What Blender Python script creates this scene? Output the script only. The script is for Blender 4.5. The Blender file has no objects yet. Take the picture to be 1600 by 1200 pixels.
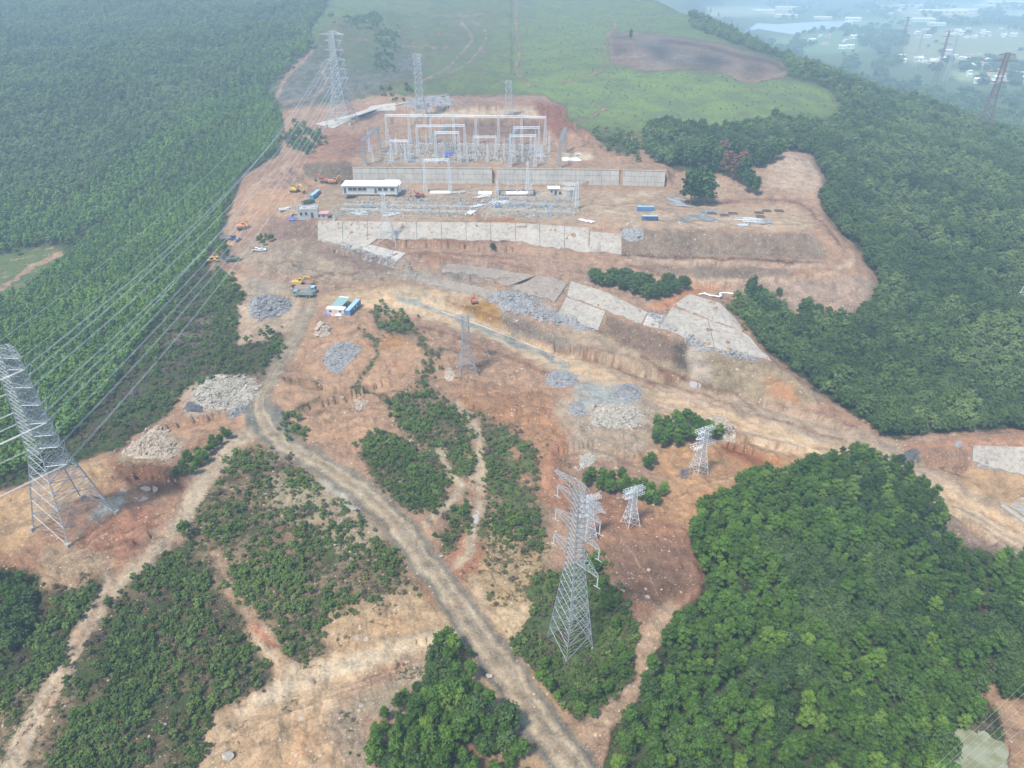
import bpy, math, random
import numpy as np
from mathutils import Vector, Matrix
from mathutils.geometry import delaunay_2d_cdt

random.seed(7)
RNG = np.random.default_rng(11)
R = math.radians
scene = bpy.context.scene
COL = scene.collection

# ------------------------------------------------------------------ camera
CAM_H = 150.0
PITCH = 31.0          # degrees below the horizontal
FPX = 1100.0          # focal length in pixels of the 1600 px wide photograph
cam_d = bpy.data.cameras.new('camera')
cam_d.sensor_width = 36.0
cam_d.lens = 36.0 * FPX / 1600.0
cam_d.clip_start = 1.0
cam_d.clip_end = 30000.0
cam = bpy.data.objects.new('camera', cam_d)
COL.objects.link(cam)
cam.location = (0, 0, CAM_H)
cam.rotation_euler = (R(90 - PITCH), 0, 0)
scene.camera = cam

# ------------------------------------------------------------------ world and sun
SUN_EL, SUN_AZ = 60.0, -136.0      # azimuth measured from +Y towards +X
world = bpy.data.worlds.new('World')
scene.world = world
world.use_nodes = True
wn = world.node_tree
for n in list(wn.nodes): wn.nodes.remove(n)
sky = wn.nodes.new('ShaderNodeTexSky')
sky.sky_type = 'NISHITA'
sky.sun_disc = False
sky.sun_elevation = R(SUN_EL)
sky.sun_rotation = R(SUN_AZ)
sky.air_density = 1.0
sky.dust_density = 1.0
sky.ozone_density = 1.0
bg = wn.nodes.new('ShaderNodeBackground')
bg.inputs['Strength'].default_value = 0.11
wo = wn.nodes.new('ShaderNodeOutputWorld')
wn.links.new(sky.outputs[0], bg.inputs[0])
wn.links.new(bg.outputs[0], wo.inputs[0])
sun_d = bpy.data.lights.new('sun', 'SUN')
sun_d.energy = 3.2
sun_d.angle = R(8)
sun_d.color = (1.0, 0.94, 0.86)
sun = bpy.data.objects.new('sun', sun_d)
COL.objects.link(sun)
sd = Vector((math.sin(R(SUN_AZ)) * math.cos(R(SUN_EL)), math.cos(R(SUN_AZ)) * math.cos(R(SUN_EL)), math.sin(R(SUN_EL))))
sun.rotation_euler = sd.to_track_quat('Z', 'Y').to_euler()
sun.location = (0, 0, 400)
scene.view_settings.view_transform = 'Standard'
scene.view_settings.look = 'None'
scene.view_settings.gamma = 1.0
scene.view_settings.use_curve_mapping = False
scene.view_settings.exposure = 1.06
scene.render.engine = 'CYCLES'
scene.cycles.volume_bounces = 2
HAZE_DENSITY = 0.00036

# ------------------------------------------------------------------ geometry of the view
CT, ST = math.cos(R(PITCH)), math.sin(R(PITCH))

def ray(px, py):
    u = (px - 800.0) / FPX
    w = (600.0 - py) / FPX
    return u, CT + w * ST, -ST + w * CT

def PZ(px, py, z=0.0):
    """point at height z seen at a pixel of the photograph"""
    dx, dy, dz = ray(px, py)
    t = (z - CAM_H) / dz
    return (dx * t, dy * t, z)

def PY(px, py, Y):
    dx, dy, dz = ray(px, py)
    t = Y / dy
    return (dx * t, Y, CAM_H + dz * t)

def proj(x, y, z):
    h = CAM_H - z
    d = y * CT + h * ST
    d = np.maximum(d, 1.0)
    return 800.0 + FPX * x / d, 600.0 - FPX * (y * ST - h * CT) / d

# ------------------------------------------------------------------ numpy noise
def _hash(ix, iy, s):
    h = (ix.astype(np.int64) * 374761393 + iy.astype(np.int64) * 668265263 + s * 974711) & 0xffffffff
    h = ((h ^ (h >> 13)) * 1274126177) & 0xffffffff
    return ((h ^ (h >> 16)) & 0xffff) / 65535.0

def vnoise(x, y, s=0):
    ix, iy = np.floor(x), np.floor(y)
    fx, fy = x - ix, y - iy
    fx = fx * fx * fx * (fx * (fx * 6 - 15) + 10)
    fy = fy * fy * fy * (fy * (fy * 6 - 15) + 10)
    a = _hash(ix, iy, s); b = _hash(ix + 1, iy, s); c = _hash(ix, iy + 1, s); d = _hash(ix + 1, iy + 1, s)
    return (a + (b - a) * fx) * (1 - fy) + (c + (d - c) * fx) * fy

def fbm(x, y, scale, octv=4, s=0):
    """about -1..1"""
    r = 0.0; a = 1.0; t = 0.0
    x = np.asarray(x, float) / scale; y = np.asarray(y, float) / scale
    for k in range(octv):
        r = r + a * (vnoise(x, y, s + k * 17) * 2 - 1); t += a
        a *= 0.5; c_, s_ = 1.6 * 1.25, 1.2 * 1.25
        x, y = x * c_ - y * s_ + 13.7, x * s_ + y * c_ + 5.1
    return r / t * 1.5

def sstep(a, b, x):
    t = np.clip((x - a) / (b - a), 0, 1)
    return t * t * (3 - 2 * t)

# ------------------------------------------------------------------ rasters (a survey map of ground cover, later stored on the terrain's vertices)
MW, MH = 1600, 1200
OX, OY = 100, 60                      # margin of the map
def poly_mask(pts, feather=0):
    m = np.zeros((MH + 2 * OY, MW + 2 * OX), np.float32)
    P = [((x if 0 < x < MW else (x - OX if x <= 0 else x + OX)) + OX, (y if 0 < y < MH else (y - OY if y <= 0 else y + OY)) + OY) for x, y in pts]
    ys = [p[1] for p in P]
    y0, y1 = max(0, int(min(ys))), min(m.shape[0] - 1, int(max(ys)) + 1)
    n = len(P)
    for y in range(y0, y1 + 1):
        yc = y + 0.5; xs = []
        for i in range(n):
            xa, ya = P[i]; xb, yb = P[(i + 1) % n]
            if (ya <= yc < yb) or (yb <= yc < ya):
                xs.append(xa + (yc - ya) / (yb - ya) * (xb - xa))
        xs.sort()
        for i in range(0, len(xs) - 1, 2):
            a, b = max(0, int(round(xs[i]))), min(m.shape[1], int(round(xs[i + 1])))
            if b > a: m[y, a:b] = 1
    return blur(m, feather)

def blur(m, r):
    r = int(r)
    if r <= 0: return m
    for _ in range(2):
        for ax in (0, 1):
            pad = [(0, 0), (0, 0)]; pad[ax] = (r + 1, r)
            c = np.cumsum(np.pad(m, pad, mode='edge'), axis=ax, dtype=np.float64)
            if ax == 0: m = ((c[2 * r + 1:] - c[:-2 * r - 1]) / (2 * r + 1)).astype(np.float32)
            else: m = ((c[:, 2 * r + 1:] - c[:, :-2 * r - 1]) / (2 * r + 1)).astype(np.float32)
    return m

def stroke_mask(pts, w, feather=1):
    """pts: (x, y) or (x, y, width)"""
    m = np.zeros((MH + 2 * OY, MW + 2 * OX), np.float32)
    pts = [(p[0] + OX, p[1] + OY, (p[2] if len(p) > 2 else w)) for p in pts]
    # smooth with catmull-rom
    out = []
    for i in range(len(pts) - 1):
        p0 = pts[max(i - 1, 0)]; p1 = pts[i]; p2 = pts[i + 1]; p3 = pts[min(i + 2, len(pts) - 1)]
        n = max(2, int(math.hypot(p2[0] - p1[0], p2[1] - p1[1]) / max(0.7, w * 0.2)))
        for k in range(n):
            t = k / n
            out.append([0.5 * (2 * b + (c - a) * t + (2 * a - 5 * b + 4 * c - d) * t * t + (3 * b - a - 3 * c + d) * t ** 3) for a, b, c, d in zip(p0, p1, p2, p3)])
    out.append(pts[-1])
    for x, y, ww in out:
        r = max(0.6, ww / 2); ri = int(r + 2)
        xi, yi = int(x), int(y)
        ya, yb, xa, xb = max(0, yi - ri), min(m.shape[0], yi + ri + 1), max(0, xi - ri), min(m.shape[1], xi + ri + 1)
        if ya >= yb or xa >= xb: continue
        gy, gx = np.mgrid[ya:yb, xa:xb]
        d = np.hypot(gx - x, (gy - y) * 1.0)
        m[ya:yb, xa:xb] = np.maximum(m[ya:yb, xa:xb], np.clip(r - d + 0.5, 0, 1))
    return blur(m, feather)

def msample(m, px, py):
    x = np.clip(px + OX, 0, m.shape[1] - 1.001); y = np.clip(py + OY, 0, m.shape[0] - 1.001)
    ix, iy = x.astype(int), y.astype(int); fx, fy = x - ix, y - iy
    if m.ndim == 3: fx, fy = fx[..., None], fy[..., None]
    return (m[iy, ix] * (1 - fx) + m[iy, ix + 1] * fx) * (1 - fy) + (m[iy + 1, ix] * (1 - fx) + m[iy + 1, ix + 1] * fx) * fy
# ------------------------------------------------------------------ terrain heights: a triangulated survey with break lines
# each survey point: (px, py, z) ; far points ('Y', px, py, Y)
S_PTS = []
S_EDGES = []
def _add(p):
    if p[0] == 'Y': q = PY(p[1], p[2], p[3])
    elif p[0] == 'W': q = p[1:]
    else: q = PZ(*p)
    S_PTS.append(q)
    return len(S_PTS) - 1
def line(*pts):
    ids = [_add(p) for p in pts]
    for a, b in zip(ids[:-1], ids[1:]): S_EDGES.append((a, b))
def spot(*pts):
    for p in pts: _add(p)

# upper platform (24 m) and the wall below it
line((590, 214, 24), (640, 216, 24), (740, 218, 24), (850, 221, 24), (886, 232, 24), (905, 250, 24))
line((551, 262, 24), (770, 263, 24), (970, 266, 24), (1041, 268, 24))
line((549, 284, 14), (770, 288, 14), (970, 292, 14), (1046, 293, 14))
line((600, 190, 30), (690, 188, 31), (770, 190, 31), (850, 192, 31))
spot((600, 200, 28), (720, 203, 29), (840, 205, 29))
line((650, 168, 38), (690, 160, 40), (740, 165, 41), (790, 156, 42), (850, 158, 42), (882, 172, 38))
line((886, 188, 35), (905, 205, 32), (935, 225, 30), (960, 240, 27))
spot((700, 240, 24), (860, 250, 24), (600, 240, 24), (1000, 250, 25), (960, 255, 24.5))
# pad of the far tower, rough ground around it
line((450, 178, 22), (500, 168, 27), (560, 160, 32), (640, 150, 38))
line((490, 196, 26), (540, 204, 27), (580, 205, 26), (620, 175, 34))
spot((440, 200, 20), (450, 232, 20), (500, 232, 22), (555, 225, 24), (560, 250, 24))
# cut left of the wall
line((475, 254, 22), (510, 250, 24), (551, 250, 24))
line((470, 282, 14), (510, 287, 14), (549, 290, 14))
line((380, 276, 12), (420, 262, 18), (460, 252, 22))
line((400, 330, 8), (430, 312, 11), (455, 298, 14), (470, 282, 14))
spot((430, 285, 17), (370, 310, 8), (395, 300, 12))
# lower platform (14 m) and the slope under it
line((425, 338, 9), (455, 338, 13), (500, 345, 14), (640, 346, 14), (800, 347, 14), (885, 353, 14), (970, 357, 14), (1080, 359, 14), (1180, 361, 14), (1270, 364, 14))
line((400, 372, 4), (440, 372, 5), (495, 374, 7), (565, 376, 7), (640, 371, 7), (800, 373, 7), (860, 384, 5), (918, 393, 4), (972, 396, 4), (1080, 400, 5), (1180, 402, 5), (1300, 407, 5))
spot((640, 320, 14), (800, 320, 14), (950, 310, 14), (560, 320, 14), (1060, 330, 14), (1150, 340, 14), (1250, 345, 14), (500, 318, 14), (1100, 300, 15))
line((1046, 300, 14), (1120, 325, 14), (1200, 315, 14), (1240, 318, 14), (1275, 345, 14), (1300, 375, 13))
# second bench on the right and the big lower slope
line((1000, 403, 4.5), (1100, 408, 4.5), (1200, 412, 4.5), (1290, 414, 4.5))
line((1000, 432, 0.5), (1060, 438, 0.5), (1160, 438, 1), (1240, 436, 1.5), (1310, 425, 3), (1345, 405, 4))
line((1160, 465, -6), (1230, 490, -9), (1290, 492, -9), (1330, 505, -10), (1368, 478, -8), (1372, 440, -4), (1350, 395, 3), (1310, 350, 11), (1290, 320, 13))
spot((1100, 455, -2), (1140, 470, -5), (1330, 440, 0), (1220, 425, 3))
# dug slope on the right
line((1150, 268, 22), (1190, 262, 22), (1230, 238, 27), (1265, 245, 26), (1288, 275, 21), (1284, 308, 15))
line((1140, 310, 14.5), (1200, 312, 14.5), (1245, 312, 14.5))
# middle embankment: upper edge, lower edge, foot
line((640, 405, 3), (690, 425, 2), (760, 432, 1.5), (835, 428, 2), (890, 440, 0.5), (945, 455, 0), (1005, 487, -2.5), (1040, 484, -2.5), (1076, 458, 0), (1125, 470, 0))
line((600, 430, 0), (660, 448, -0.5), (745, 460, -2), (800, 482, -3.5), (868, 500, -5), (935, 516, -6.5))
line((946, 488, -3), (1000, 510, -4), (1060, 530, -5), (1130, 553, -6), (1210, 568, -7))
line((946, 530, -9.5), (1000, 556, -11), (1060, 585, -13), (1150, 612, -15), (1250, 640, -16), (1300, 652, -16))
line((780, 485, -4), (860, 512, -6.5), (935, 530, -9))
line((790, 512, -8), (860, 540, -9), (940, 552, -10.5), (1060, 592, -13.5))
line((1125, 470, 0), (1165, 520, -4), (1212, 568, -7), (1280, 620, -13), (1345, 660, -16), (1400, 688, -17))
spot((700, 400, 4.5), (850, 410, 3.5), (950, 425, 2), (760, 395, 5), (1040, 450, 1), (560, 400, 3), (480, 400, 2), (520, 430, 0.5), (640, 385, 6))
# roads
line((345, 395, 1), (372, 350, 5), (400, 330, 8))
line((375, 400, 1), (400, 430, 0), (440, 452, 0), (500, 465, 0), (600, 475, -2), (720, 505, -5), (820, 545, -8), (900, 580, -10), (1000, 620, -12), (1100, 650, -14), (1250, 695, -15.5), (1400, 745, -17), (1500, 790, -18), (1700, 880, -20))
line((480, 480, -0.5), (440, 560, -1.5), (400, 640, -2.5), (440, 690, -2.5), (550, 760, -2.5), (650, 850, -1.5), (720, 960, -1), (800, 1080, -0.5), (900, 1200, 0), (1000, 1330, 0))
spot((560, 560, -2.5), (620, 600, -3.5), (700, 560, -5), (800, 600, -8), (850, 650, -8), (900, 700, -7), (1000, 680, -11), (1060, 720, -10), (1150, 740, -12), (700, 660, -5), (540, 650, -3.5))
spot((800, 800, -4), (1000, 850, -3), (1090, 880, -2.5), (1000, 980, -1), (880, 1000, 0), (850, 930, -1), (650, 1100, -0.5), (500, 1000, -1), (350, 900, -1), (600, 750, -3), (1000, 760, -7))
# right hand lower side
spot((1120, 800, -6), (1300, 760, -11), (1440, 800, -15), (1500, 850, -17), (1250, 900, -6), (1400, 950, -8), (1200, 1100, -1), (1350, 1100, -4), (1560, 1000, -11), (1600, 900, -17), (1550, 1150, -9), (1490, 1160, -9), (1600, 1200, -8), (1000, 1150, -0.5), (1700, 1000, -13), (1100, 1000, -1.5))
line((1500, 700, -13), (1520, 695, -12.5), (1600, 700, -12), (1700, 700, -12))
line((1400, 690, -17), (1460, 676, -15), (1600, 672, -13), (1700, 668, -12))
line((1515, 722, -17), (1560, 728, -18), (1600, 745, -19), (1700, 800, -21))
# left tower pad and slopes of the left side
line((-60, 830, -1), (0, 800, 0), (70, 745, 0), (150, 712, 0), (200, 705, -0.5), (290, 660, -2), (380, 640, -2.5))
line((-60, 770, -11), (30, 725, -12), (100, 705, -10), (160, 690, -7), (230, 655, -6), (290, 600, -6), (360, 560, -5))
spot((115, 816, 0), (54, 827, 0), (104, 856, 0), (180, 803, 0), (125, 780, 0), (0, 870, -1), (60, 900, -1.5), (230, 760, -0.5), (200, 850, -1), (300, 740, -1.5))
line((180, 740, -1.5), (225, 752, -3), (262, 745, -1.5))
line((265, 600, -5), (300, 588, -2.5), (400, 588, -1.5))
line((268, 628, -6.5), (255, 660, -5))
line((370, 400, 0.5), (330, 440, -3), (370, 470, -3), (368, 540, -4), (440, 520, -1.5))
spot((400, 490, 0), (340, 405, 0), (300, 440, -6), (250, 520, -9), (200, 600, -11), (150, 640, -12), (320, 520, -6))
spot((100, 650, -14), (0, 640, -17), (0, 540, -20), (100, 520, -17), (200, 480, -13), (300, 380, -7), (350, 320, 1), (250, 400, -13), (100, 430, -22), (0, 450, -25), (380, 240, 9), (430, 180, 18))
spot((-80, 700, -16), (-80, 500, -22), (0, 1000, -4), (0, 1200, -3), (150, 1000, -3), (200, 1200, -1), (400, 1200, 0), (-60, 950, -4), (-60, 1250, -4), (800, 1300, 0), (400, 1330, 0))
# valley and hillside on the far left
spot(('Y', 200, 300, 555), ('Y', 330, 200, 660), ('Y', 60, 360, 500), ('Y', 430, 120, 790))
spot(('Y', 0, 350, 505), ('Y', 0, 250, 615), ('Y', 0, 150, 760), ('Y', 0, 50, 1050), ('Y', -80, 0, 1350), ('Y', 0, -40, 1800))
spot(('Y', 150, 200, 690), ('Y', 200, 100, 880), ('Y', 200, 0, 1400), ('Y', 300, 100, 890), ('Y', 350, 30, 1200), ('Y', 450, 50, 1030), ('Y', 540, 0, 1400), ('Y', 300, -40, 1900), ('Y', 600, -40, 1900))
spot(('Y', -100, 250, 600), ('Y', -100, 100, 860))
# green hill
spot(('Y', 500, 120, 800), ('Y', 560, 90, 900), ('Y', 600, 130, 770), ('Y', 520, 60, 1020))
spot(('Y', 700, 130, 770), ('Y', 700, 80, 960), ('Y', 700, 30, 1230), ('Y', 800, 130, 760), ('Y', 800, 90, 910), ('Y', 800, 50, 1100), ('Y', 800, 0, 1450), ('Y', 800, -40, 1950))
spot(('Y', 900, 180, 665), ('Y', 900, 130, 760), ('Y', 950, 80, 920), ('Y', 950, 30, 1200), ('Y', 1000, 180, 655), ('Y', 1040, 130, 745), ('Y', 1050, 90, 870), ('Y', 960, -20, 1700))
spot(('Y', 1100, 190, 635), ('Y', 1150, 140, 715), ('Y', 1250, 185, 640), ('Y', 1300, 170, 660), ('Y', 1240, 130, 745), ('Y', 1150, 90, 870))
spot((1010, 225, 27), (1050, 215, 27), (1100, 235, 24), (1200, 215, 29), (1060, 255, 22))
# ridge crest on the right, from the hill top down, and the drop behind it
CREST = [(1000, -45, 1900), (1075, 2, 1380), (1150, 38, 1200), (1215, 72, 1060), (1270, 95, 980), (1340, 116, 900), (1420, 145, 850), (1500, 170, 810), (1600, 205, 750), (1720, 240, 700)]
line(*[('Y', a, b, c) for a, b, c in CREST])
for a, b, c in CREST:
    q = PY(a, b, c)
    n = math.hypot(q[0], q[1])
    for d, dz in ((90, 22), (260, 70), (520, 120)):
        z = max(-60.0, q[2] - dz)
        spot(('W', q[0] * (n + d) / n, q[1] * (n + d) / n, z))
spot(('Y', 1150, 60, 1040), ('Y', 1250, 115, 830), ('Y', 1350, 160, 740), ('Y', 1450, 210, 650), ('Y', 1550, 240, 610), ('Y', 1350, 220, 620), ('Y', 1300, 250, 560), ('Y', 1450, 280, 530), ('Y', 1600, 280, 560), ('Y', 1700, 330, 500))
spot((1320, 300, 7), (1400, 350, -1), (1550, 380, 0), (1400, 420, -8), (1550, 450, -8), (1430, 520, -15), (1600, 560, -14), (1300, 560, -14), (1250, 530, -12), (1400, 640, -19), (1320, 610, -17), (1550, 640, -17), (1180, 480, -8), (1200, 520, -10), (1720, 500, -8), (1720, 620, -14))
# guard ring
for th in range(-64, 65, 8):
    t = R(th)
    for rr, zz in ((52, 0), (3200, 0), (14000, 0)):
        if rr == 52: z = 0 if th < 20 else -3
        elif rr == 3200: z = -60 if th > 8 else 150
        else: z = -60 if th > 8 else 300
        spot(('W', rr * math.sin(t), rr * math.cos(t), z))
for th in (45, 55, 64):
    t = R(th)
    for rr, zz in ((200, -12), (420, -10), (700, 0), (1100, -50), (1700, -60)): spot(('W', rr * math.sin(t), rr * math.cos(t), zz))
    for rr, zz in ((200, -6), (420, -22), (700, 0), (1100, 50), (1700, 110)): spot(('W', -rr * math.sin(t), rr * math.cos(t), zz))
for th in (14, 20, 26, 32, 40):
    t = R(th)
    for rr in (1900, 2400): spot(('W', rr * math.sin(t), rr * math.cos(t), -60))

TH0, TH1, DTH = R(-62), R(62), R(0.1)
LR0, LR1, DLR = math.log(56.0), math.log(13000.0), 0.005
NT = int(round((TH1 - TH0) / DTH)) + 1
NR = int(round((LR1 - LR0) / DLR)) + 1
def to_ij(x, y):
    return (np.arctan2(x, y) - TH0) / DTH, (0.5 * np.log(x * x + y * y) - LR0) / DLR

def build_tin():
    P = np.array(S_PTS, float)
    gi, gj = to_ij(P[:, 0], P[:, 1])
    v2 = [Vector((float(a), float(b))) for a, b in zip(gi, gj)]
    ov, oe, of, orig, _, _ = delaunay_2d_cdt(v2, S_EDGES, [], 0, 0.01)
    z = np.zeros(len(ov)); miss = []
    for k in range(len(ov)):
        if orig[k]: z[k] = np.mean([P[o, 2] for o in orig[k]])
        else: miss.append(k)
    V = np.array([(a.x, a.y) for a in ov])
    for k in miss:
        d = np.hypot(gi - V[k, 0], gj - V[k, 1]); o = np.argsort(d)[:3]
        wts = 1 / (d[o] + 0.1); z[k] = (P[o, 2] * wts).sum() / wts.sum()
    if miss: print('crossing break lines:', [tuple(round(float(c)) for c in proj(*_w(V[k, 0], V[k, 1]), z[k])) for k in miss])
    Z = np.full((NR, NT), np.nan)
    for f in of:
        A, B, C = V[f[0]], V[f[1]], V[f[2]]
        i0, i1 = max(0, int(min(A[0], B[0], C[0]))), min(NT - 1, int(max(A[0], B[0], C[0])) + 1)
        j0, j1 = max(0, int(min(A[1], B[1], C[1]))), min(NR - 1, int(max(A[1], B[1], C[1])) + 1)
        if i1 < i0 or j1 < j0: continue
        gy, gx = np.mgrid[j0:j1 + 1, i0:i1 + 1]
        den = (B[1] - C[1]) * (A[0] - C[0]) + (C[0] - B[0]) * (A[1] - C[1])
        if abs(den) < 1e-9: continue
        a = ((B[1] - C[1]) * (gx - C[0]) + (C[0] - B[0]) * (gy - C[1])) / den
        b = ((C[1] - A[1]) * (gx - C[0]) + (A[0] - C[0]) * (gy - C[1])) / den
        c = 1 - a - b
        m = (a >= -1e-6) & (b >= -1e-6) & (c >= -1e-6)
        zz = a * z[f[0]] + b * z[f[1]] + c * z[f[2]]
        sub = Z[j0:j1 + 1, i0:i1 + 1]; sub[m] = zz[m]
    print('tin:', len(ov), 'points', len(of), 'triangles; holes', int(np.isnan(Z).sum()))
    Z[np.isnan(Z)] = 0
    return Z
def _w(i, j):
    th = TH0 + i * DTH; r = math.exp(LR0 + j * DLR)
    return r * math.sin(th), r * math.cos(th)

gj_, gi_ = np.mgrid[0:NR, 0:NT]
_th = TH0 + gi_ * DTH; _r = np.exp(LR0 + gj_ * DLR)
GX, GY = _r * np.sin(_th), _r * np.cos(_th)
GZ = build_tin()

SITE = [(430, 180), (460, 168), (520, 165), (600, 148), (680, 150), (720, 160), (790, 148), (850, 150), (885, 170), (882, 190), (930, 210), (990, 235), (1045, 262), (1110, 275), (1180, 262), (1230, 235), (1270, 245), (1292, 280), (1282, 315), (1300, 350), (1350, 400), (1372, 440), (1368, 475), (1325, 508), (1290, 492), (1230, 492), (1160, 468), (1150, 480), (1215, 565), (1290, 620), (1400, 688), (1460, 675), (1600, 668), (1600, 885), (1490, 850), (1440, 770), (1330, 712), (1200, 745), (1130, 775), (1080, 830), (1100, 920), (1040, 990), (960, 1130), (930, 1200), (0, 1200), (0, 800), (70, 745), (180, 705), (270, 640), (300, 590), (440, 520), (370, 540), (380, 470), (330, 420), (360, 330), (380, 275), (440, 240)]
def pix_of(X, Y, Z): return proj(X, Y, Z)
pxg, pyg = proj(GX, GY, GZ)
site_w = msample(poly_mask(SITE, 4), pxg, pyg)
far_w = sstep(1300, 1900, _r) * (GX > 0) * (GZ < -20)
b1 = blur(GZ.astype(np.float32), 2)
b2 = blur(GZ.astype(np.float32), 22)
GZ = b1 * site_w + b2 * (1 - site_w)
# keep the flat plain flat
plain = (GZ < -52)
GZ = np.where(plain, -60.0, GZ)
nat = (1 - site_w) * (1 - plain)
GZ = GZ + nat * (fbm(GX, GY, 110, 4, 3) * (3.0 + 7.0 * sstep(450, 900, _r) * (GX < 0)) * sstep(250, 700, _r) + fbm(GX, GY, 25, 3, 9) * 0.8)
# worked earth: lumps and furrows, quieter on platforms and roads
flat = [
    poly_mask([(595, 215), (850, 222), (890, 235), (1041, 267), (551, 261)], 3),
    poly_mask([(549, 286), (1046, 295), (1200, 318), (1275, 345), (1270, 362), (500, 343), (430, 335)], 3),
    stroke_mask([(375, 400), (400, 430), (440, 452), (500, 467), (600, 477), (720, 507), (820, 547), (900, 582), (1000, 622), (1100, 652), (1250, 697), (1400, 747), (1600, 835)], 26, 4),
    stroke_mask([(480, 480, 20), (440, 560, 26), (400, 640, 34), (440, 690, 36), (550, 760, 44), (650, 850, 52), (720, 960, 62), (800, 1080, 70), (900, 1200, 84)], 40, 5)]
fl = np.clip(sum(flat), 0, 1)
fl = msample(fl, pxg, pyg)
near = 1 - sstep(350, 900, _r)
GZ = GZ + site_w * ((1 - fl * 0.9) * (fbm(GX, GY, 16, 4, 21) * 0.85 + np.abs(fbm(GX, GY, 6, 3, 31)) * 0.95) + fl * 0.05 * fbm(GX, GY, 4, 3, 5))
# shallow erosion gullies on bare slopes
GZ = GZ.astype(np.float64)
# the retaining wall stands in a clean step of the ground
def step(pa, pb, zt, zb):
    A, B = PZ(pa[0], pa[1], zt), PZ(pb[0], pb[1], zt); L = math.hypot(B[0] - A[0], B[1] - A[1]); ux, uy = (B[0] - A[0]) / L, (B[1] - A[1]) / L
    s = (GX - A[0]) * ux + (GY - A[1]) * uy; d = -(GX - A[0]) * uy + (GY - A[1]) * ux - 1.6
    m = (s > -3) & (s < L + 3)
    fb = m & (d >= 0) & (d < 26); ff = m & (d < 0) & (d > -26)
    w = np.clip((26 - np.abs(d)) / 12, 0, 1)
    GZ[fb] = GZ[fb] * (1 - w[fb]) + zt * w[fb]; GZ[ff] = GZ[ff] * (1 - w[ff]) + (zb + .02) * w[ff]
step((551, 262), (1040, 267.6), 24.0, 14.0)
# cut banks and ledges left by the diggers: a sharp face on the low side, running out again
LEDGES = [([(440, 588), (540, 612), (600, 618), (675, 610)], 1.6, 5), ([(465, 640), (545, 616), (600, 598), (645, 600)], 1.5, 5), ([(555, 510), (600, 520), (665, 530)], 1.3, 6),
 ([(600, 379), (720, 380), (860, 394)], 2.2, 9), ([(640, 398), (700, 404), (760, 412), (838, 428)], 2.6, 7), ([(700, 426), (760, 434), (830, 431)], 1.6, 6), ([(640, 415), (700, 436), (780, 452)], 1.6, 8),
 ([(788, 514), (860, 538), (940, 552), (1060, 592)], 2.6, 6), ([(850, 545), (930, 552), (1000, 570), (1070, 596)], 1.5, 4), ([(1100, 672), (1240, 700), (1322, 716)], 1.6, 6),
 ([(195, 748), (235, 738), (270, 745), (298, 758)], 2.6, 5), ([(235, 672), (300, 656), (385, 644)], 1.5, 4), ([(282, 606), (310, 584), (402, 590)], 1.2, 4), ([(1418, 708), (1470, 720), (1520, 738)], 2.2, 6),
 ([(950, 406), (1100, 411), (1290, 416)], 1.0, 6), ([(1000, 438), (1120, 442), (1300, 432)], 1.2, 8), ([(600, 186), (700, 188), (850, 190)], 3.2, 14), ([(640, 168), (740, 167), (850, 162)], 3.0, 14),
 ([(868, 166), (905, 202), (945, 232)], 4.5, 10), ([(860, 700), (930, 692), (1005, 722)], 1.4, 6), ([(1125, 690), (1180, 700), (1225, 722)], 1.8, 6), ([(700, 618), (760, 640), (830, 640)], 1.2, 5),
 ([(340, 965), (400, 1000), (440, 1050)], .8, 3), ([(500, 1000), (600, 1008), (700, 990)], .8, 3), ([(440, 1080), (540, 1050), (640, 1030)], .7, 3), ([(30, 870), (100, 900), (200, 888)], 1.3, 4), ([(200, 850), (250, 830), (290, 835)], 1.0, 4),
 ([(1150, 612), (1250, 642), (1330, 668)], 1.8, 7), ([(380, 455), (430, 452), (470, 470)], 1.2, 6), ([(470, 380), (560, 395), (640, 420)], 1.8, 7), ([(1440, 770), (1500, 800), (1560, 850)], 1.6, 6), ([(900, 410), (980, 432), (1060, 440)], 1.4, 7), ([(420, 262), (460, 268), (500, 290)], 2.0, 8), ([(600, 470), (660, 486), (720, 506)], .9, 4), ([(760, 640), (860, 660), (900, 700)], 1.2, 5)]
def ledges():
    global GZ
    px, py = proj(GX, GY, GZ)
    mpp = np.hypot(GX, GY) ** 2 / (FPX * CAM_H) * .95
    wx = fbm(GX, GY, 16, 4, 61) * 1.9; sm = np.clip(450.0 / _r, .3, 1.6)
    for pl, h, D in LEDGES:
        xs = np.array([p[0] for p in pl], float); ys = np.array([p[1] for p in pl], float)
        m = (px > xs[0]) & (px < xs[-1]) & (py > ys.min() - 10) & (py < ys.max() + 80)
        x = px[m]; d = (py[m] - np.interp(x, xs, ys) + wx[m] * sm[m]) * mpp[m]
        e = np.clip(np.minimum(x - xs[0], xs[-1] - x) / 14, 0, 1)
        GZ[m] += np.where(d > 0, -1.4 * h * np.exp(-d / D), h * .35 * np.exp(d / 3)) * e
ledges()
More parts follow.
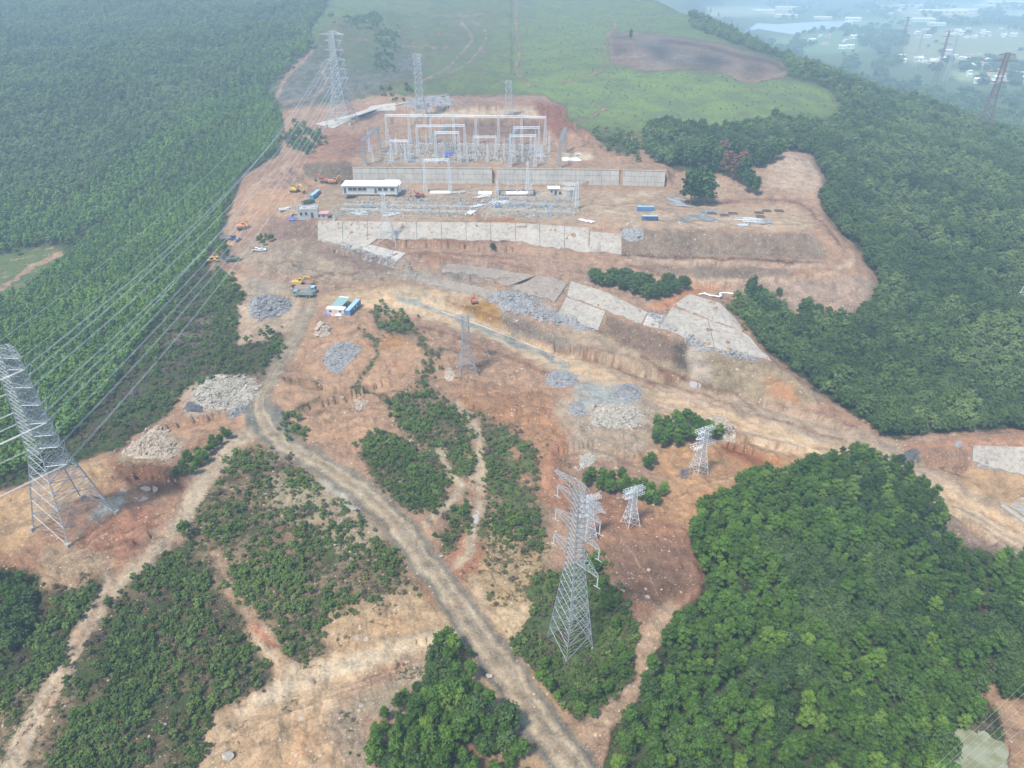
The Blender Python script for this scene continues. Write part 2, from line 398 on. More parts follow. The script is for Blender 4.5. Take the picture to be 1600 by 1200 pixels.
# water bodies lie in hollows
POOLS = [
 ('pond_water', [(1489, 1150), (1500, 1143), (1520, 1143), (1538, 1147), (1550, 1158), (1563, 1162), (1571, 1176), (1567, 1190), (1572, 1205), (1550, 1235), (1500, 1235), (1502, 1200), (1490, 1186), (1493, 1172), (1484, 1160)], 'water', .8),
 ('muddy_puddle', [(178, 763), (190, 757), (200, 765), (215, 762), (235, 760), (243, 764), (235, 770), (215, 768), (200, 771), (188, 767)], 'mud', .3),
 ('muddy_puddle', [(197, 777), (215, 775), (230, 779), (215, 783), (200, 781)], 'mud', .3),
 ('puddle', [(1073, 598), (1082, 594), (1094, 601), (1090, 607), (1080, 606)], 'puddle', .5),
 ('puddle', [(738, 808), (741, 800), (748, 801), (748, 818), (743, 822), (739, 818)], 'puddle', .3),
 ('puddle', [(815, 533), (830, 531), (848, 541), (842, 545), (825, 540)], 'mud', .4),
 ('puddle', [(250, 1132), (258, 1130), (264, 1136), (258, 1143), (251, 1140)], 'puddle', .3)]
POOL_Z = []
_px, _py = proj(GX, GY, GZ)
for nm, pl, mt, dp in POOLS:
    inn = msample(poly_mask(pl, 0), _px, _py) > .5; lv = float(np.median(GZ[inn])) if inn.any() else 0.0
    big = msample(poly_mask(pl, 6), _px, _py); k = np.clip(big * 3, 0, 1)
    GZ = GZ * (1 - k) + (lv - dp * (big - .35)) * k
    POOL_Z.append(lv - .02)

def H(x, y):
    x = np.asarray(x, float); y = np.asarray(y, float)
    i, j = to_ij(x, y)
    i = np.clip(i, 0, NT - 1.001); j = np.clip(j, 0, NR - 1.001)
    a, b = i.astype(int), j.astype(int); f, g = i - a, j - b
    return (GZ[b, a] * (1 - f) + GZ[b, a + 1] * f) * (1 - g) + (GZ[b + 1, a] * (1 - f) + GZ[b + 1, a + 1] * f) * g

_T = np.exp(np.linspace(math.log(70), math.log(9000), 3000))
def G(px, py, tmin=0):
    """where the line of sight through a pixel meets the ground"""
    dx, dy, dz = ray(px, py)
    T = _T[_T > tmin]
    d = CAM_H + dz * T - H(dx * T, dy * T)
    k = int(np.argmax(d < 0))
    if d[k] >= 0: return Vector((dx * 3000, dy * 3000, -60.0))
    k = max(k, 1)
    s = d[k - 1] / (d[k - 1] - d[k]); t = T[k - 1] + (T[k] - T[k - 1]) * s
    x, y = dx * t, dy * t
    return Vector((x, y, float(H(x, y))))
def ground(x, y): return float(H(x, y))
# ------------------------------------------------------------------ ground cover
PINK = (.36, .235, .17); ORANGE = (.38, .20, .115); TAN = (.42, .31, .215); PALE = (.50, .40, .31)
RED = (.27, .135, .09); BROWN = (.24, .165, .12); ROADC = (.31, .245, .19); GREY = (.26, .255, .25); DGREY = (.12, .12, .12)
CONC = (.40, .39, .36); FLOOR = (.13, .10, .065); ASH = (.20, .175, .155); SCRUBSOIL = (.26, .19, .13); BURNT = (.25, .175, .14)
soil = np.zeros((MH + 2 * OY, MW + 2 * OX, 3), np.float32)
veg = np.zeros((MH + 2 * OY, MW + 2 * OX), np.float32)     # grass and low herbs on the soil
vbr = np.zeros_like(veg)                                    # 0 dark scrub green .. 1 fresh meadow green
stn = np.zeros_like(veg)                                    # how stony the soil is
soil[:] = FLOOR
def lay(m, col=None, v=None, b=None, s=None, a=1.0):
    m = m * a
    if col is not None: soil[:] = soil * (1 - m[..., None]) + np.array(col, np.float32) * m[..., None]
    for arr, val in ((veg, v), (vbr, b), (stn, s)):
        if val is not None: arr[:] = arr * (1 - m) + val * m
def pg(pts, *a, f=3, **k): lay(poly_mask(pts, f), *a, **k)
def st(pts, w, *a, f=1, **k): lay(stroke_mask(pts, w, f), *a, **k)

# natural ground
lay(np.ones_like(veg), FLOOR, 0.75, 0.15, 0.1)
# left valley clearing
pg([(0, 415), (80, 385), (105, 398), (45, 440), (20, 480), (0, 490)], TAN, .75, .6, .1)
st([(0, 452), (45, 420), (95, 395)], 6, PINK, .1, .3, .3)
# hill meadow
HILL = [(480, 40), (560, -20), (1000, -50), (1075, 5), (1060, 10), (1150, 70), (1228, 100), (1230, 122), (1290, 142), (1312, 168), (1296, 192), (1210, 190), (1120, 205), (1040, 200), (1000, 220), (930, 212), (885, 190), (850, 150), (720, 160), (640, 150), (520, 170), (430, 182), (420, 140), (480, 80)]
pg(HILL, BROWN, .86, .72, .1, f=4)
pg([(560, 30), (800, 0), (800, 60), (760, 150), (640, 140), (560, 120)], (.23, .17, .125), .66, .5, .2, f=45)
pg([(420, 140), (480, 70), (560, 60), (600, 120), (600, 148), (520, 165), (440, 180)], ASH, .40, .2, .5, f=8)
pg([(480, 60), (560, 30), (600, 60), (580, 100), (500, 70)], BROWN, .62, .35, .2, f=6)
pg([(560, 70), (640, 60), (660, 120), (600, 130), (570, 110)], ASH, .42, .25, .4, f=8)
pg([(660, 140), (760, 112), (800, 130), (795, 150), (725, 162), (690, 150)], BROWN, .92, .6, .1, f=3)
pg([(830, 120), (960, 110), (1130, 115), (1230, 122), (1290, 142), (1310, 168), (1210, 190), (1120, 200), (960, 190), (890, 185), (800, 140)], BROWN, .97, 1.0, .05, f=5)
pg([(820, 30), (940, 20), (950, 90), (820, 110), (812, 80)], BROWN, .93, .85, .05, f=30)
pg([(950, 52), (985, 50), (1060, 60), (1130, 70), (1190, 88), (1226, 100), (1228, 122), (1165, 128), (1140, 118), (1110, 110), (1000, 110), (955, 100)], BURNT, .08, .1, .35, f=2)
pg([(985, 60), (1060, 75), (1130, 95), (1120, 108), (1040, 100)], (.145, .115, .10), .05, .1, .2, f=7)
st([(958, 58), (1000, 60), (1060, 66), (1110, 74), (1150, 86), (1200, 96), (1226, 110)], 5, (.12, .085, .07), .03, .1, .3, f=2, a=.8)
for p_ in ([(960, 66), (985, 74), (975, 92), (958, 90)], [(1010, 72), (1040, 74), (1060, 88), (1030, 92)], [(1090, 84), (1130, 88), (1150, 104), (1110, 104)], [(1160, 100), (1200, 102), (1190, 116), (1160, 112)]): pg(p_, (.15, .11, .09), .03, .1, .3, f=5, a=.8)
for p_ in ([(985, 54), (1040, 58), (1030, 68), (990, 66)], [(1040, 78), (1090, 82), (1085, 98), (1050, 96)], [(1000, 96), (1060, 98), (1050, 108), (1000, 108)], [(1130, 104), (1165, 108), (1160, 120), (1140, 116)]): pg(p_, (.27, .215, .18), .06, .2, .3, f=5, a=.7)
for tr, w in (([(808, 0), (806, 40), (812, 80), (806, 110), (830, 137)], 3.2), ([(948, 20), (962, 40), (945, 60), (944, 92), (935, 112), (870, 130)], 3.2), ([(806, 38), (860, 28), (880, 22)], 1.6),
              ([(1140, 116), (1165, 128), (1200, 122), (1230, 112)], 3), ([(1310, 160), (1312, 175), (1296, 190), (1255, 198)], 4.5), ([(1170, 198), (1200, 185), (1220, 165)], 1.6),
              ([(890, 194), (920, 184), (945, 170), (962, 168)], 4), ([(930, 165), (945, 170)], 2), ([(720, 35), (738, 60), (722, 80), (700, 105), (650, 130), (560, 160)], 2.2), ([(735, 30), (760, 55), (735, 95), (700, 115)], 1.8),
              ([(690, 150), (740, 125), (775, 125), (800, 132)], 2), ([(526, 30), (522, 60), (530, 75), (505, 110), (510, 128), (490, 150), (440, 160)], 3), ([(620, 10), (700, 25), (760, 20)], 1.3),
              ([(560, 60), (640, 72), (700, 74)], 1.4), ([(460, 22), (475, 10)], 4), ([(432, 150), (450, 118), (490, 78)], 6), ([(950, 90), (1000, 88), (1010, 85)], 1.4), ([(890, 30), (960, 40)], 1.2)):
    st(tr, w, PINK if w > 2.5 else TAN, .12, .5, .2, a=.85)

# work site base
pg(SITE, PINK, .04, .2, .55, f=2)
# ---- upper parts
pg([(445, 190), (520, 170), (560, 200), (590, 212), (560, 255), (470, 250), (440, 235)], PINK, .03, .2, .45, f=4)
pg([(560, 190), (600, 175), (840, 180), (850, 218), (600, 214)], (.33, .215, .155), .03, .2, .7, f=3)
pg([(640, 172), (840, 168), (850, 182), (640, 186)], PALE, 0, .2, .3, f=3, a=.7)
pg([(690, 190), (850, 190), (852, 216), (700, 214)], (.25, .165, .125), .02, .2, .5, f=3)
pg([(650, 150), (850, 150), (850, 168), (640, 172)], (.32, .21, .16), .05, .2, .5, f=3)
pg([(830, 160), (882, 165), (885, 190), (930, 212), (905, 240), (880, 225), (850, 195)], RED, .02, .2, .4, f=3)
pg([(600, 222), (850, 226), (870, 258), (560, 258)], (.35, .26, .20), .0, .2, .7, f=2)
pg([(880, 205), (1000, 215), (1040, 260), (1000, 262), (930, 250), (890, 240)], PINK, .18, .2, .4, f=3)
pg([(925, 208), (1000, 220), (1000, 245), (950, 235)], BROWN, .75, .1, .3, f=4)
pg([(880, 238), (930, 242), (925, 252), (882, 252)], PALE, 0, .2, .3, f=2)
st([(900, 262), (940, 246), (1000, 255), (1040, 262)], 5, PINK, 0, .2, .3)
# cut cliff left of the wall, its cave shadow stays to the light
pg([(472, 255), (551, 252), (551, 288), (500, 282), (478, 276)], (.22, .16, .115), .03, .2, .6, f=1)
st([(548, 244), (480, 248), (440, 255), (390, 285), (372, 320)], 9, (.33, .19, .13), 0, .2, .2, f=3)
pg([(500, 200), (590, 215), (560, 240), (470, 240)], (.31, .18, .13), .02, .2, .35, f=6)
# access road on the left
for off, c in ((0, (.42, .27, .18)), (-4, PALE), (4, PALE)):
    st([(470 + off, 298), (440 + off, 315), (400 + off, 335), (375 + off, 355), (355 + off, 390), (352 + off, 410), (372 + off, 432), (420 + off * .3, 450 + off * .6), (480, 468 + off), (560, 470 + off)], 13 if off == 0 else 1.5, c, 0, .2, .12, f=2 if off == 0 else 1, a=1 if off == 0 else .6)
pg([(372, 330), (400, 300), (450, 296), (480, 300), (440, 320), (400, 345)], (.43, .27, .175), 0, .2, .2, f=4)
for k in range(9):
    o = k * 3.2
    st([(350 + o, 380), (362 + o, 330 - k), (395 + o, 290 - k * 2), (450 + o, 262 - k * 3)], 1.0, (.44, .31, .22), 0, .2, .2, f=1, a=.5)
pg([(330, 400), (372, 388), (375, 425), (345, 425), (325, 418)], (.30, .20, .15), .04, .2, .4, f=3)
# ---- lower platform
pg([(549, 288), (1046, 296), (1120, 325), (1240, 320), (1272, 345), (1268, 361), (1080, 357), (970, 355), (885, 351), (800, 345), (500, 343), (430, 335), (460, 310)], (.40, .285, .21), .0, .2, .45, f=2)
pg([(540, 305), (905, 305), (905, 342), (500, 341)], (.37, .285, .22), .0, .2, .8, f=4)
for a in (((560, 326), (900, 330), 3), ((930, 330), (1270, 352), 4), ((900, 318), (960, 330), 4), ((960, 315), (1020, 300), 6), ((700, 300), (960, 303), 3), ((990, 350), (1270, 356), 3)):
    st([a[0], a[1]], a[2], PALE, 0, .2, .2, f=2, a=.7)
pg([(760, 342), (800, 340), (815, 350), (745, 350)], ORANGE, 0, 0, .2, f=2)
pg([(725, 320), (745, 308), (760, 325), (745, 342), (725, 340)], ORANGE, 0, 0, .2, f=3, a=.6)
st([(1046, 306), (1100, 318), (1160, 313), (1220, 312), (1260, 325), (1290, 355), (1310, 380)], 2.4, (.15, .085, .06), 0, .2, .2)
pg([(1060, 270), (1140, 280), (1190, 262), (1230, 238), (1270, 245), (1290, 280), (1282, 312), (1200, 310), (1100, 312), (1060, 300)], (.37, .255, .19), .06, .2, .5, f=3)
pg([(1195, 262), (1230, 240), (1262, 246), (1285, 280), (1270, 300), (1200, 292)], (.42, .31, .245), .03, .2, .6, f=4)
# slope under the lower platform
pg([(425, 338), (500, 346), (495, 374), (440, 372), (405, 368)], (.28, .19, .15), .05, .2, .4, f=2)
pg([(970, 359), (1080, 361), (1272, 366), (1300, 405), (1180, 402), (972, 397)], (.265, .195, .15), .05, .2, .5, f=1)
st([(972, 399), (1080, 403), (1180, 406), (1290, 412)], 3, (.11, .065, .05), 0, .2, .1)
st([(980, 406), (1100, 410), (1230, 415), (1290, 414)], 6, (.42, .32, .25), 0, .2, .2, f=2)
pg([(1000, 415), (1230, 420), (1240, 434), (1060, 436), (1000, 430)], (.25, .185, .145), .03, .2, .4, f=3)
st([(1000, 425), (1080, 438), (1200, 438), (1290, 428), (1335, 408)], 5, (.44, .33, .25), 0, .2, .3, f=2)
pg([(1140, 445), (1330, 432), (1372, 440), (1366, 478), (1325, 506), (1290, 490), (1230, 490), (1160, 466)], (.34, .245, .195), .03, .2, .75, f=3)
# ground between the slopes
pg([(400, 375), (560, 378), (640, 408), (640, 440), (500, 440), (400, 425), (368, 400)], (.35, .265, .205), .05, .2, .8, f=5)
pg([(470, 375), (600, 400), (620, 425), (560, 425), (500, 400)], (.27, .19, .15), .03, .2, .4, f=4)
pg([(600, 378), (860, 392), (900, 430), (840, 425), (700, 412), (640, 400)], (.36, .24, .18), .06, .2, .7, f=4)
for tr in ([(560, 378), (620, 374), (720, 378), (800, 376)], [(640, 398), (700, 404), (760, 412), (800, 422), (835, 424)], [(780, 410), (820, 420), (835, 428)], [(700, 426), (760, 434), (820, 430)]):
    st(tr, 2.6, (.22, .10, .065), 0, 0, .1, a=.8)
pg([(690, 410), (770, 418), (830, 428), (760, 440), (690, 428)], (.27, .24, .22), .02, .2, .6, f=4)
pg([(640, 418), (760, 448), (860, 470), (800, 478), (680, 450), (620, 430)], (.30, .265, .235), .04, .2, .7, f=4)
pg([(840, 430), (890, 440), (868, 475), (790, 450)], (.27, .235, .205), .05, .2, .6, f=4)
st([(600, 425), (680, 440), (760, 455), (835, 428)], 3, TAN, 0, .2, .3, f=2, a=.7)
pg([(940, 405), (1080, 435), (1080, 455), (1040, 480), (1000, 480), (940, 452), (890, 436), (900, 415)], (.36, .245, .185), .05, .2, .6, f=4)
pg([(1010, 478), (1078, 448), (1130, 450), (1060, 478), (1035, 486)], (.42, .23, .14), .03, .2, .3, f=3)
# haul road across the middle
pg([(560, 452), (640, 448), (760, 462), (790, 480), (785, 515), (740, 520), (600, 480), (500, 475), (500, 462)], (.46, .33, .22), 0, .2, .3, f=4)
pg([(720, 475), (770, 472), (785, 485), (783, 512), (745, 505)], (.40, .235, .10), 0, .2, .25, f=3)
pg([(600, 455), (660, 452), (700, 470), (690, 500), (640, 480)], (.44, .345, .26), .05, .2, .7, f=4)
pg([(783, 490), (860, 512), (935, 530), (940, 552), (860, 540), (790, 516)], (.25, .20, .165), .04, .2, .55, f=2)
pg([(830, 505), (930, 518), (1010, 560), (1060, 590), (1000, 585), (900, 545)], (.38, .28, .21), .03, .2, .5, f=4)
pg([(946, 495), (1060, 530), (1210, 568), (1290, 625), (1240, 640), (1120, 610), (1060, 585), (1000, 556), (944, 528)], (.33, .25, .175), .03, .2, .4, f=2)
pg([(950, 492), (1050, 528), (1060, 572), (1010, 556), (948, 525)], (.24, .165, .125), .05, .2, .35, f=3)
pg([(1195, 580), (1250, 610), (1245, 638), (1200, 620)], (.40, .23, .14), .03, .2, .3, f=6)
pg([(1050, 535), (1075, 535), (1080, 580), (1052, 575)], (.17, .12, .09), .03, .2, .3, f=4)
pg([(1078, 535), (1100, 540), (1112, 600), (1078, 600)], (.42, .34, .29), .0, .2, .3, f=4)
st([(850, 540), (930, 545), (1000, 565), (1070, 590)], 2.0, (.20, .125, .09), 0, 0, .2, a=.8)
pg([(840, 545), (960, 560), (1080, 600), (1260, 660), (1340, 700), (1200, 680), (1050, 640), (900, 590)], (.43, .315, .235), .02, .2, .45, f=5)
pg([(1150, 610), (1290, 655), (1400, 690), (1460, 680), (1500, 760), (1400, 740), (1250, 690), (1120, 640)], (.40, .30, .23), .02, .2, .6, f=5)
pg([(1010, 700), (1100, 680), (1290, 718), (1220, 740), (1150, 765), (1060, 830), (1000, 800), (1040, 760)], (.42, .26, .155), .03, .2, .3, f=6)
pg([(1130, 690), (1220, 720), (1190, 735), (1120, 705)], (.32, .155, .09), .02, .2, .2, f=5)
pg([(1240, 672), (1290, 690), (1318, 720), (1270, 712), (1225, 690)], (.36, .33, .29), .0, .2, .6, f=3)
# right end
pg([(1400, 690), (1600, 670), (1600, 700), (1520, 700), (1420, 712)], (.40, .235, .16), .05, .2, .6, f=3)
pg([(1440, 700), (1520, 695), (1520, 740), (1450, 735)], (.33, .205, .145), .05, .2, .7, f=4)
pg([(1515, 726), (1600, 745), (1600, 800), (1560, 820), (1540, 790), (1500, 760)], (.45, .30, .19), .03, .2, .4, f=4)
pg([(1400, 740), (1500, 760), (1600, 830), (1600, 885), (1500, 850), (1440, 780)], (.42, .31, .235), .03, .2, .5, f=5)
pg([(1460, 790), (1500, 850), (1560, 870), (1600, 885), (1600, 868), (1520, 840)], (.29, .205, .16), .1, .2, .6, f=4)
st([(560, 470), (640, 474), (720, 498), (820, 540), (900, 574), (1000, 612), (1100, 644), (1250, 688), (1400, 738), (1500, 782), (1640, 856)], 20, (.54, .39, .27), 0, .2, .1, f=3)
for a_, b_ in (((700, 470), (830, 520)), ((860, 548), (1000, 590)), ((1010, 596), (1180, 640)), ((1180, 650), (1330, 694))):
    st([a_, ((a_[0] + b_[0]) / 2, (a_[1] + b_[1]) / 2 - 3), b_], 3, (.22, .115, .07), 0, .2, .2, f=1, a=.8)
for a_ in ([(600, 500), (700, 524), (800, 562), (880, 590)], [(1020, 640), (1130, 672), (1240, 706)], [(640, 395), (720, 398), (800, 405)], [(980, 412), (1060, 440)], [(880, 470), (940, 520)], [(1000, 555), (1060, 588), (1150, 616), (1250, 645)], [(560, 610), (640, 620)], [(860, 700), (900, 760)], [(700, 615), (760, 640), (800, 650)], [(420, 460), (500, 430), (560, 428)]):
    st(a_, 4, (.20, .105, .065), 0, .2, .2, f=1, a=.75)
for k in range(7):
    o = k * 3.0
    st([(600, 476 + o * .3), (720, 505 + o * .5), (820, 545 + o * .6), (900, 580 + o * .7), (1000, 618 + o), (1100, 648 + o * 1.3), (1250, 690 + o * 1.5), (1400, 740 + o * 1.6), (1500, 785 + o * 1.8), (1640, 860 + o * 2)], 3.0 if k % 2 else 2.0, (.60, .48, .36) if k % 2 else (.33, .22, .15), 0, .2, .2, f=1, a=.75)
st([(620, 466), (700, 492), (770, 522), (850, 556), (885, 570)], 7, (.31, .30, .28), .02, .2, .6, f=1)

# ---- middle ground left of the haul road
pg([(480, 490), (560, 495), (720, 540), (800, 570), (900, 600), (900, 680), (850, 760), (700, 640), (560, 610), (430, 590), (450, 540)], (.37, .24, .17), .12, .2, .55, f=6)
for p in ([(585, 545), (640, 535), (668, 560), (655, 590), (610, 615), (560, 600)], [(470, 640), (545, 620), (600, 640), (590, 680), (550, 710), (490, 690)], [(480, 505), (580, 510), (590, 540), (560, 600), (470, 585), (450, 560)], [(430, 600), (520, 598), (510, 640), (440, 640)]):
    pg(p, (.42, .27, .185), .03, .3, .35, f=3)
pg([(540, 530), (590, 540), (620, 520), (640, 545), (590, 545)], (.40, .24, .13), .05, .2, .3, f=4)
for tr, w in (([(560, 510), (590, 545), (560, 600), (540, 612), (445, 590)], 7), ([(585, 490), (610, 515), (650, 520), (665, 545)], 14), ([(660, 600), (675, 560), (690, 545)], 9), ([(560, 605), (620, 625), (670, 610)], 8), ([(440, 650), (470, 640), (500, 620)], 10), ([(465, 690), (450, 660)], 8)):
    st(tr, w, SCRUBSOIL, .55, .35, .3, f=3)
pg([(700, 600), (900, 610), (880, 720), (860, 790), (800, 740), (740, 660)], (.37, .22, .14), .14, .3, .6, f=8)
pg([(865, 620), (1000, 600), (1030, 640), (1020, 700), (960, 720), (880, 700)], (.38, .29, .225), .04, .2, .6, f=5)
pg([(900, 600), (960, 600), (1005, 612), (990, 632), (900, 640)], (.36, .345, .33), .0, .2, .6, f=5)
# red excavated field behind the centre pylon
pg([(860, 740), (930, 770), (1000, 790), (1080, 830), (1105, 925), (1030, 985), (980, 950), (930, 860), (870, 800)], (.345, .20, .135), .02, .2, .45, f=6)
pg([(930, 850), (1060, 840), (1100, 910), (1040, 960), (970, 930)], (.26, .165, .12), .03, .2, .4, f=10)
pg([(1000, 780), (1080, 740), (1160, 750), (1080, 820), (1040, 810)], (.44, .27, .165), .02, .2, .3, f=6)
for k in range(6):
    o = k * 5
    st([(980 + o, 800), (1030 + o, 850 - o * .3), (1060 + o * .7, 900), (1075 + o * .3, 935)], 1.3, (.42, .25, .17), 0, .2, .2, f=1, a=.5)
    st([(1090 - o, 790 + o * .4), (1150 - o, 765), (1230, 735 - o * .4)], 1.6, (.36, .21, .12) if k % 2 else (.48, .32, .2), 0, .2, .2, f=1, a=.5)
st([(1040, 960), (1010, 1010), (1000, 1060), (960, 1110), (920, 1150), (880, 1170)], 34, (.42, .30, .22), .03, .2, .4, f=6)

# ---- scrubland in the foreground
pg([(480, 60), (560, 30), (640, 50), (620, 100), (560, 120), (520, 100)], None, .66, .45, .2, f=10)
pg([(430, 700), (560, 780), (600, 820), (650, 900), (720, 990), (700, 1000), (560, 1040), (430, 1070), (340, 1130), (280, 1200), (0, 1200), (0, 900), (200, 880), (290, 850), (310, 780), (360, 700)], SCRUBSOIL, .42, .22, .45, f=6)
pg([(210, 890), (300, 855), (340, 900), (390, 1000), (440, 1060), (350, 1110), (290, 1200), (40, 1200), (130, 1070)], (.20, .15, .10), .48, .15, .25, f=5)
pg([(0, 880), (180, 890), (110, 1010), (0, 1190)], (.17, .125, .08), .5, .2, .2, f=4)
pg([(560, 690), (600, 672), (700, 745), (695, 800), (640, 800), (580, 755)], SCRUBSOIL, .62, .35, .2, f=4)
pg([(600, 620), (660, 605), (730, 650), (745, 700), (720, 760), (640, 700)], SCRUBSOIL, .58, .45, .4, f=8)
pg([(745, 640), (830, 690), (850, 760), (860, 860), (780, 830), (745, 740)], SCRUBSOIL, .55, .55, .45, f=9)
pg([(690, 790), (760, 790), (760, 850), (690, 870)], SCRUBSOIL, .60, .5, .3, f=6)
pg([(760, 830), (870, 850), (840, 940), (780, 960), (720, 900)], (.42, .30, .19), .38, .4, .5, f=7)
pg([(840, 900), (930, 870), (1000, 990), (985, 1070), (910, 1130), (800, 1010), (830, 950)], SCRUBSOIL, .90, .45, .1, f=5)
pg([(420, 740), (500, 760), (560, 800), (590, 850), (520, 830), (430, 800)], (.36, .29, .21), .36, .35, .6, f=7)
pg([(500, 770), (570, 800), (600, 840), (540, 880), (500, 850)], (.35, .27, .20), .30, .3, .6, f=7)
st([(505, 750), (535, 775), (555, 795)], 9, (.50, .47, .43), 0, .2, .5, f=4)
st([(340, 870), (355, 920), (390, 960), (430, 1020), (445, 1050)], 20, (.36, .25, .175), .12, .2, .5, f=5)
pg([(510, 960), (640, 920), (700, 960), (720, 985), (600, 1000), (530, 1020), (500, 990)], (.46, .325, .215), .14, .3, .5, f=6)
pg([(440, 1050), (560, 1010), (720, 985), (735, 1005), (600, 1040), (540, 1080), (520, 1120), (560, 1200), (260, 1200), (330, 1120), (420, 1080)], (.47, .34, .235), .06, .2, .55, f=6)
st([(735, 992), (640, 1008), (560, 1035), (480, 1060), (420, 1090), (380, 1120)], 26, (.54, .43, .33), 0, .2, .15, f=5)
st([(400, 985), (440, 1040), (480, 1065)], 26, (.50, .385, .29), 0, .2, .2, f=6)
st([(395, 975), (430, 1012)], 12, (.40, .20, .13), 0, .2, .2, f=4)
pg([(540, 1100), (640, 1040), (700, 1020), (720, 1030), (640, 1100), (590, 1130)], (.35, .27, .20), .25, .2, .6, f=7)
pg([(500, 1110), (560, 1100), (600, 1200), (540, 1200)], (.33, .25, .19), .3, .2, .6, f=7)
pg([(360, 1120), (500, 1090), (560, 1200), (300, 1200)], (.43, .30, .20), .10, .2, .8, f=10)
pg([(740, 1010), (770, 1060), (830, 1130), (860, 1190), (830, 1200), (770, 1120), (730, 1040)], (.40, .28, .19), .2, .25, .6, f=5)
pg([(790, 1000), (830, 1050), (880, 1110), (920, 1150), (880, 1160), (800, 1050), (770, 1000)], (.42, .28, .18), .15, .2, .6, f=5)
pg([(760, 955), (850, 940), (800, 1000), (770, 990)], (.50, .37, .25), .05, .2, .3, f=5)
pg([(640, 880), (680, 900), (700, 960), (670, 940)], (.36, .20, .12), .05, .2, .3, f=5)
pg([(690, 880), (730, 830), (760, 850), (745, 900), (720, 910)], (.38, .21, .14), .05, .2, .3, f=5)
# tracks
st([(712, 632), (740, 670), (748, 720), (746, 800), (735, 850), (715, 880)], 15, (.46, .36, .27), .05, .3, .3, f=3)
st([(713, 640), (735, 672), (741, 720), (740, 800)], 4, (.36, .25, .18), .05, .3, .3, f=1)
st([(660, 820), (700, 790), (722, 760), (700, 735), (690, 700)], 9, (.47, .38, .29), .15, .4, .3, f=3)
st([(740, 900), (752, 930), (755, 960)], 14, (.47, .35, .25), .06, .3, .3, f=4)
st([(880, 680), (850, 760), (870, 790)], 14, (.40, .22, .145), .03, .3, .3, f=5)
st([(800, 690), (830, 760), (850, 780)], 8, (.38, .23, .15), .1, .3, .3, f=4)
# left path between the scrub and the pads
st([(395, 675, 22), (360, 695, 24), (330, 735, 28), (300, 780, 34), (270, 820, 40), (200, 880, 40), (185, 900, 30), (140, 970, 26), (90, 1060, 28), (40, 1150, 30), (10, 1210, 34)], 30, (.44, .345, .265), .04, .2, .35, f=4)
st([(190, 890, 8), (140, 975, 8), (90, 1065, 8), (30, 1170, 8)], 8, (.34, .235, .17), .3, .2, .35, f=2, a=.8)
# left pad
pg([(0, 800), (70, 745), (160, 712), (230, 720), (290, 740), (280, 800), (240, 850), (190, 895), (60, 895), (0, 870)], (.36, .225, .155), .04, .2, .5, f=5)
pg([(130, 830), (230, 790), (260, 820), (200, 870), (130, 880)], (.35, .195, .135), .02, .2, .3, f=9)
pg([(0, 800), (60, 755), (160, 715), (200, 740), (100, 790), (30, 860), (0, 870)], (.42, .28, .175), .07, .2, .6, f=6)
pg([(170, 715), (270, 730), (290, 760), (240, 775), (180, 750)], (.26, .15, .10), .06, .2, .35, f=5)
pg([(70, 850), (180, 870), (180, 892), (110, 925), (70, 920), (60, 890)], (.35, .25, .175), .1, .2, .6, f=5)
pg([(140, 810), (195, 765), (190, 790), (160, 812)], (.33, .32, .31), .0, .2, .4, f=4)
pg([(240, 670), (390, 640), (380, 668), (300, 700), (250, 705)], (.42, .255, .17), .02, .2, .3, f=4)
st([(385, 655), (320, 672), (270, 690)], 16, (.45, .29, .20), .02, .2, .3, f=4)
pg([(175, 715), (250, 665), (300, 690), (260, 718), (190, 722)], (.38, .29, .215), .04, .2, .8, f=4)
pg([(285, 610), (310, 588), (400, 590), (405, 620), (380, 650), (290, 650)], (.40, .30, .235), .02, .2, .4, f=3)
# scrub slope left of the main road
pg([(300, 440), (335, 428), (385, 468), (372, 540), (445, 515), (440, 560), (400, 590), (350, 588), (290, 600), (268, 640), (200, 672), (140, 705), (100, 700), (160, 640), (250, 500)], (.19, .145, .105), .66, .12, .15, f=4)
st([(330, 470), (290, 520), (230, 590), (190, 640)], 30, (.20, .155, .12), .52, .08, .2, f=10)
pg([(372, 475), (470, 465), (470, 500), (430, 530), (372, 540)], (.44, .33, .25), .02, .2, .75, f=3)
pg([(385, 430), (440, 440), (470, 462), (400, 470), (370, 455)], (.36, .285, .23), .04, .2, .7, f=4)
# main road
ROAD = [(486, 472, 26), (478, 490, 26), (455, 535, 28), (425, 585, 32), (408, 625, 38), (412, 655, 44), (440, 690, 42), (495, 722, 42), (560, 765, 46), (620, 820, 50), (660, 870, 54), (700, 925, 58), (740, 980, 62), (790, 1050, 68), (840, 1120, 76), (890, 1190, 84), (930, 1250, 90)]
ROAD = [(x, y, w * .84) for x, y, w in ROAD]
st([(x, y, w + 4) for x, y, w in ROAD], 50, (.28, .215, .165), .03, .2, .35, f=2)
pg([(375, 625), (410, 610), (440, 640), (470, 700), (520, 735), (470, 720), (420, 695), (385, 665)], (.23, .20, .175), .02, .2, .3, f=4)
st([(x, y, w * .72) for x, y, w in ROAD], 30, (.38, .295, .22), .0, .2, .15, f=3)
for s_, c in ((-.2, (.46, .37, .285)), (.2, (.46, .37, .285)), (0, (.30, .235, .18)), (.38, (.20, .18, .165)), (-.42, (.20, .18, .165)), (.1, (.31, .25, .2))):
    st([(x + w * s_ * .8, y - w * s_ * .55, w * .09) for x, y, w in ROAD], 5, c, .0, .2, .1, f=1, a=.75)
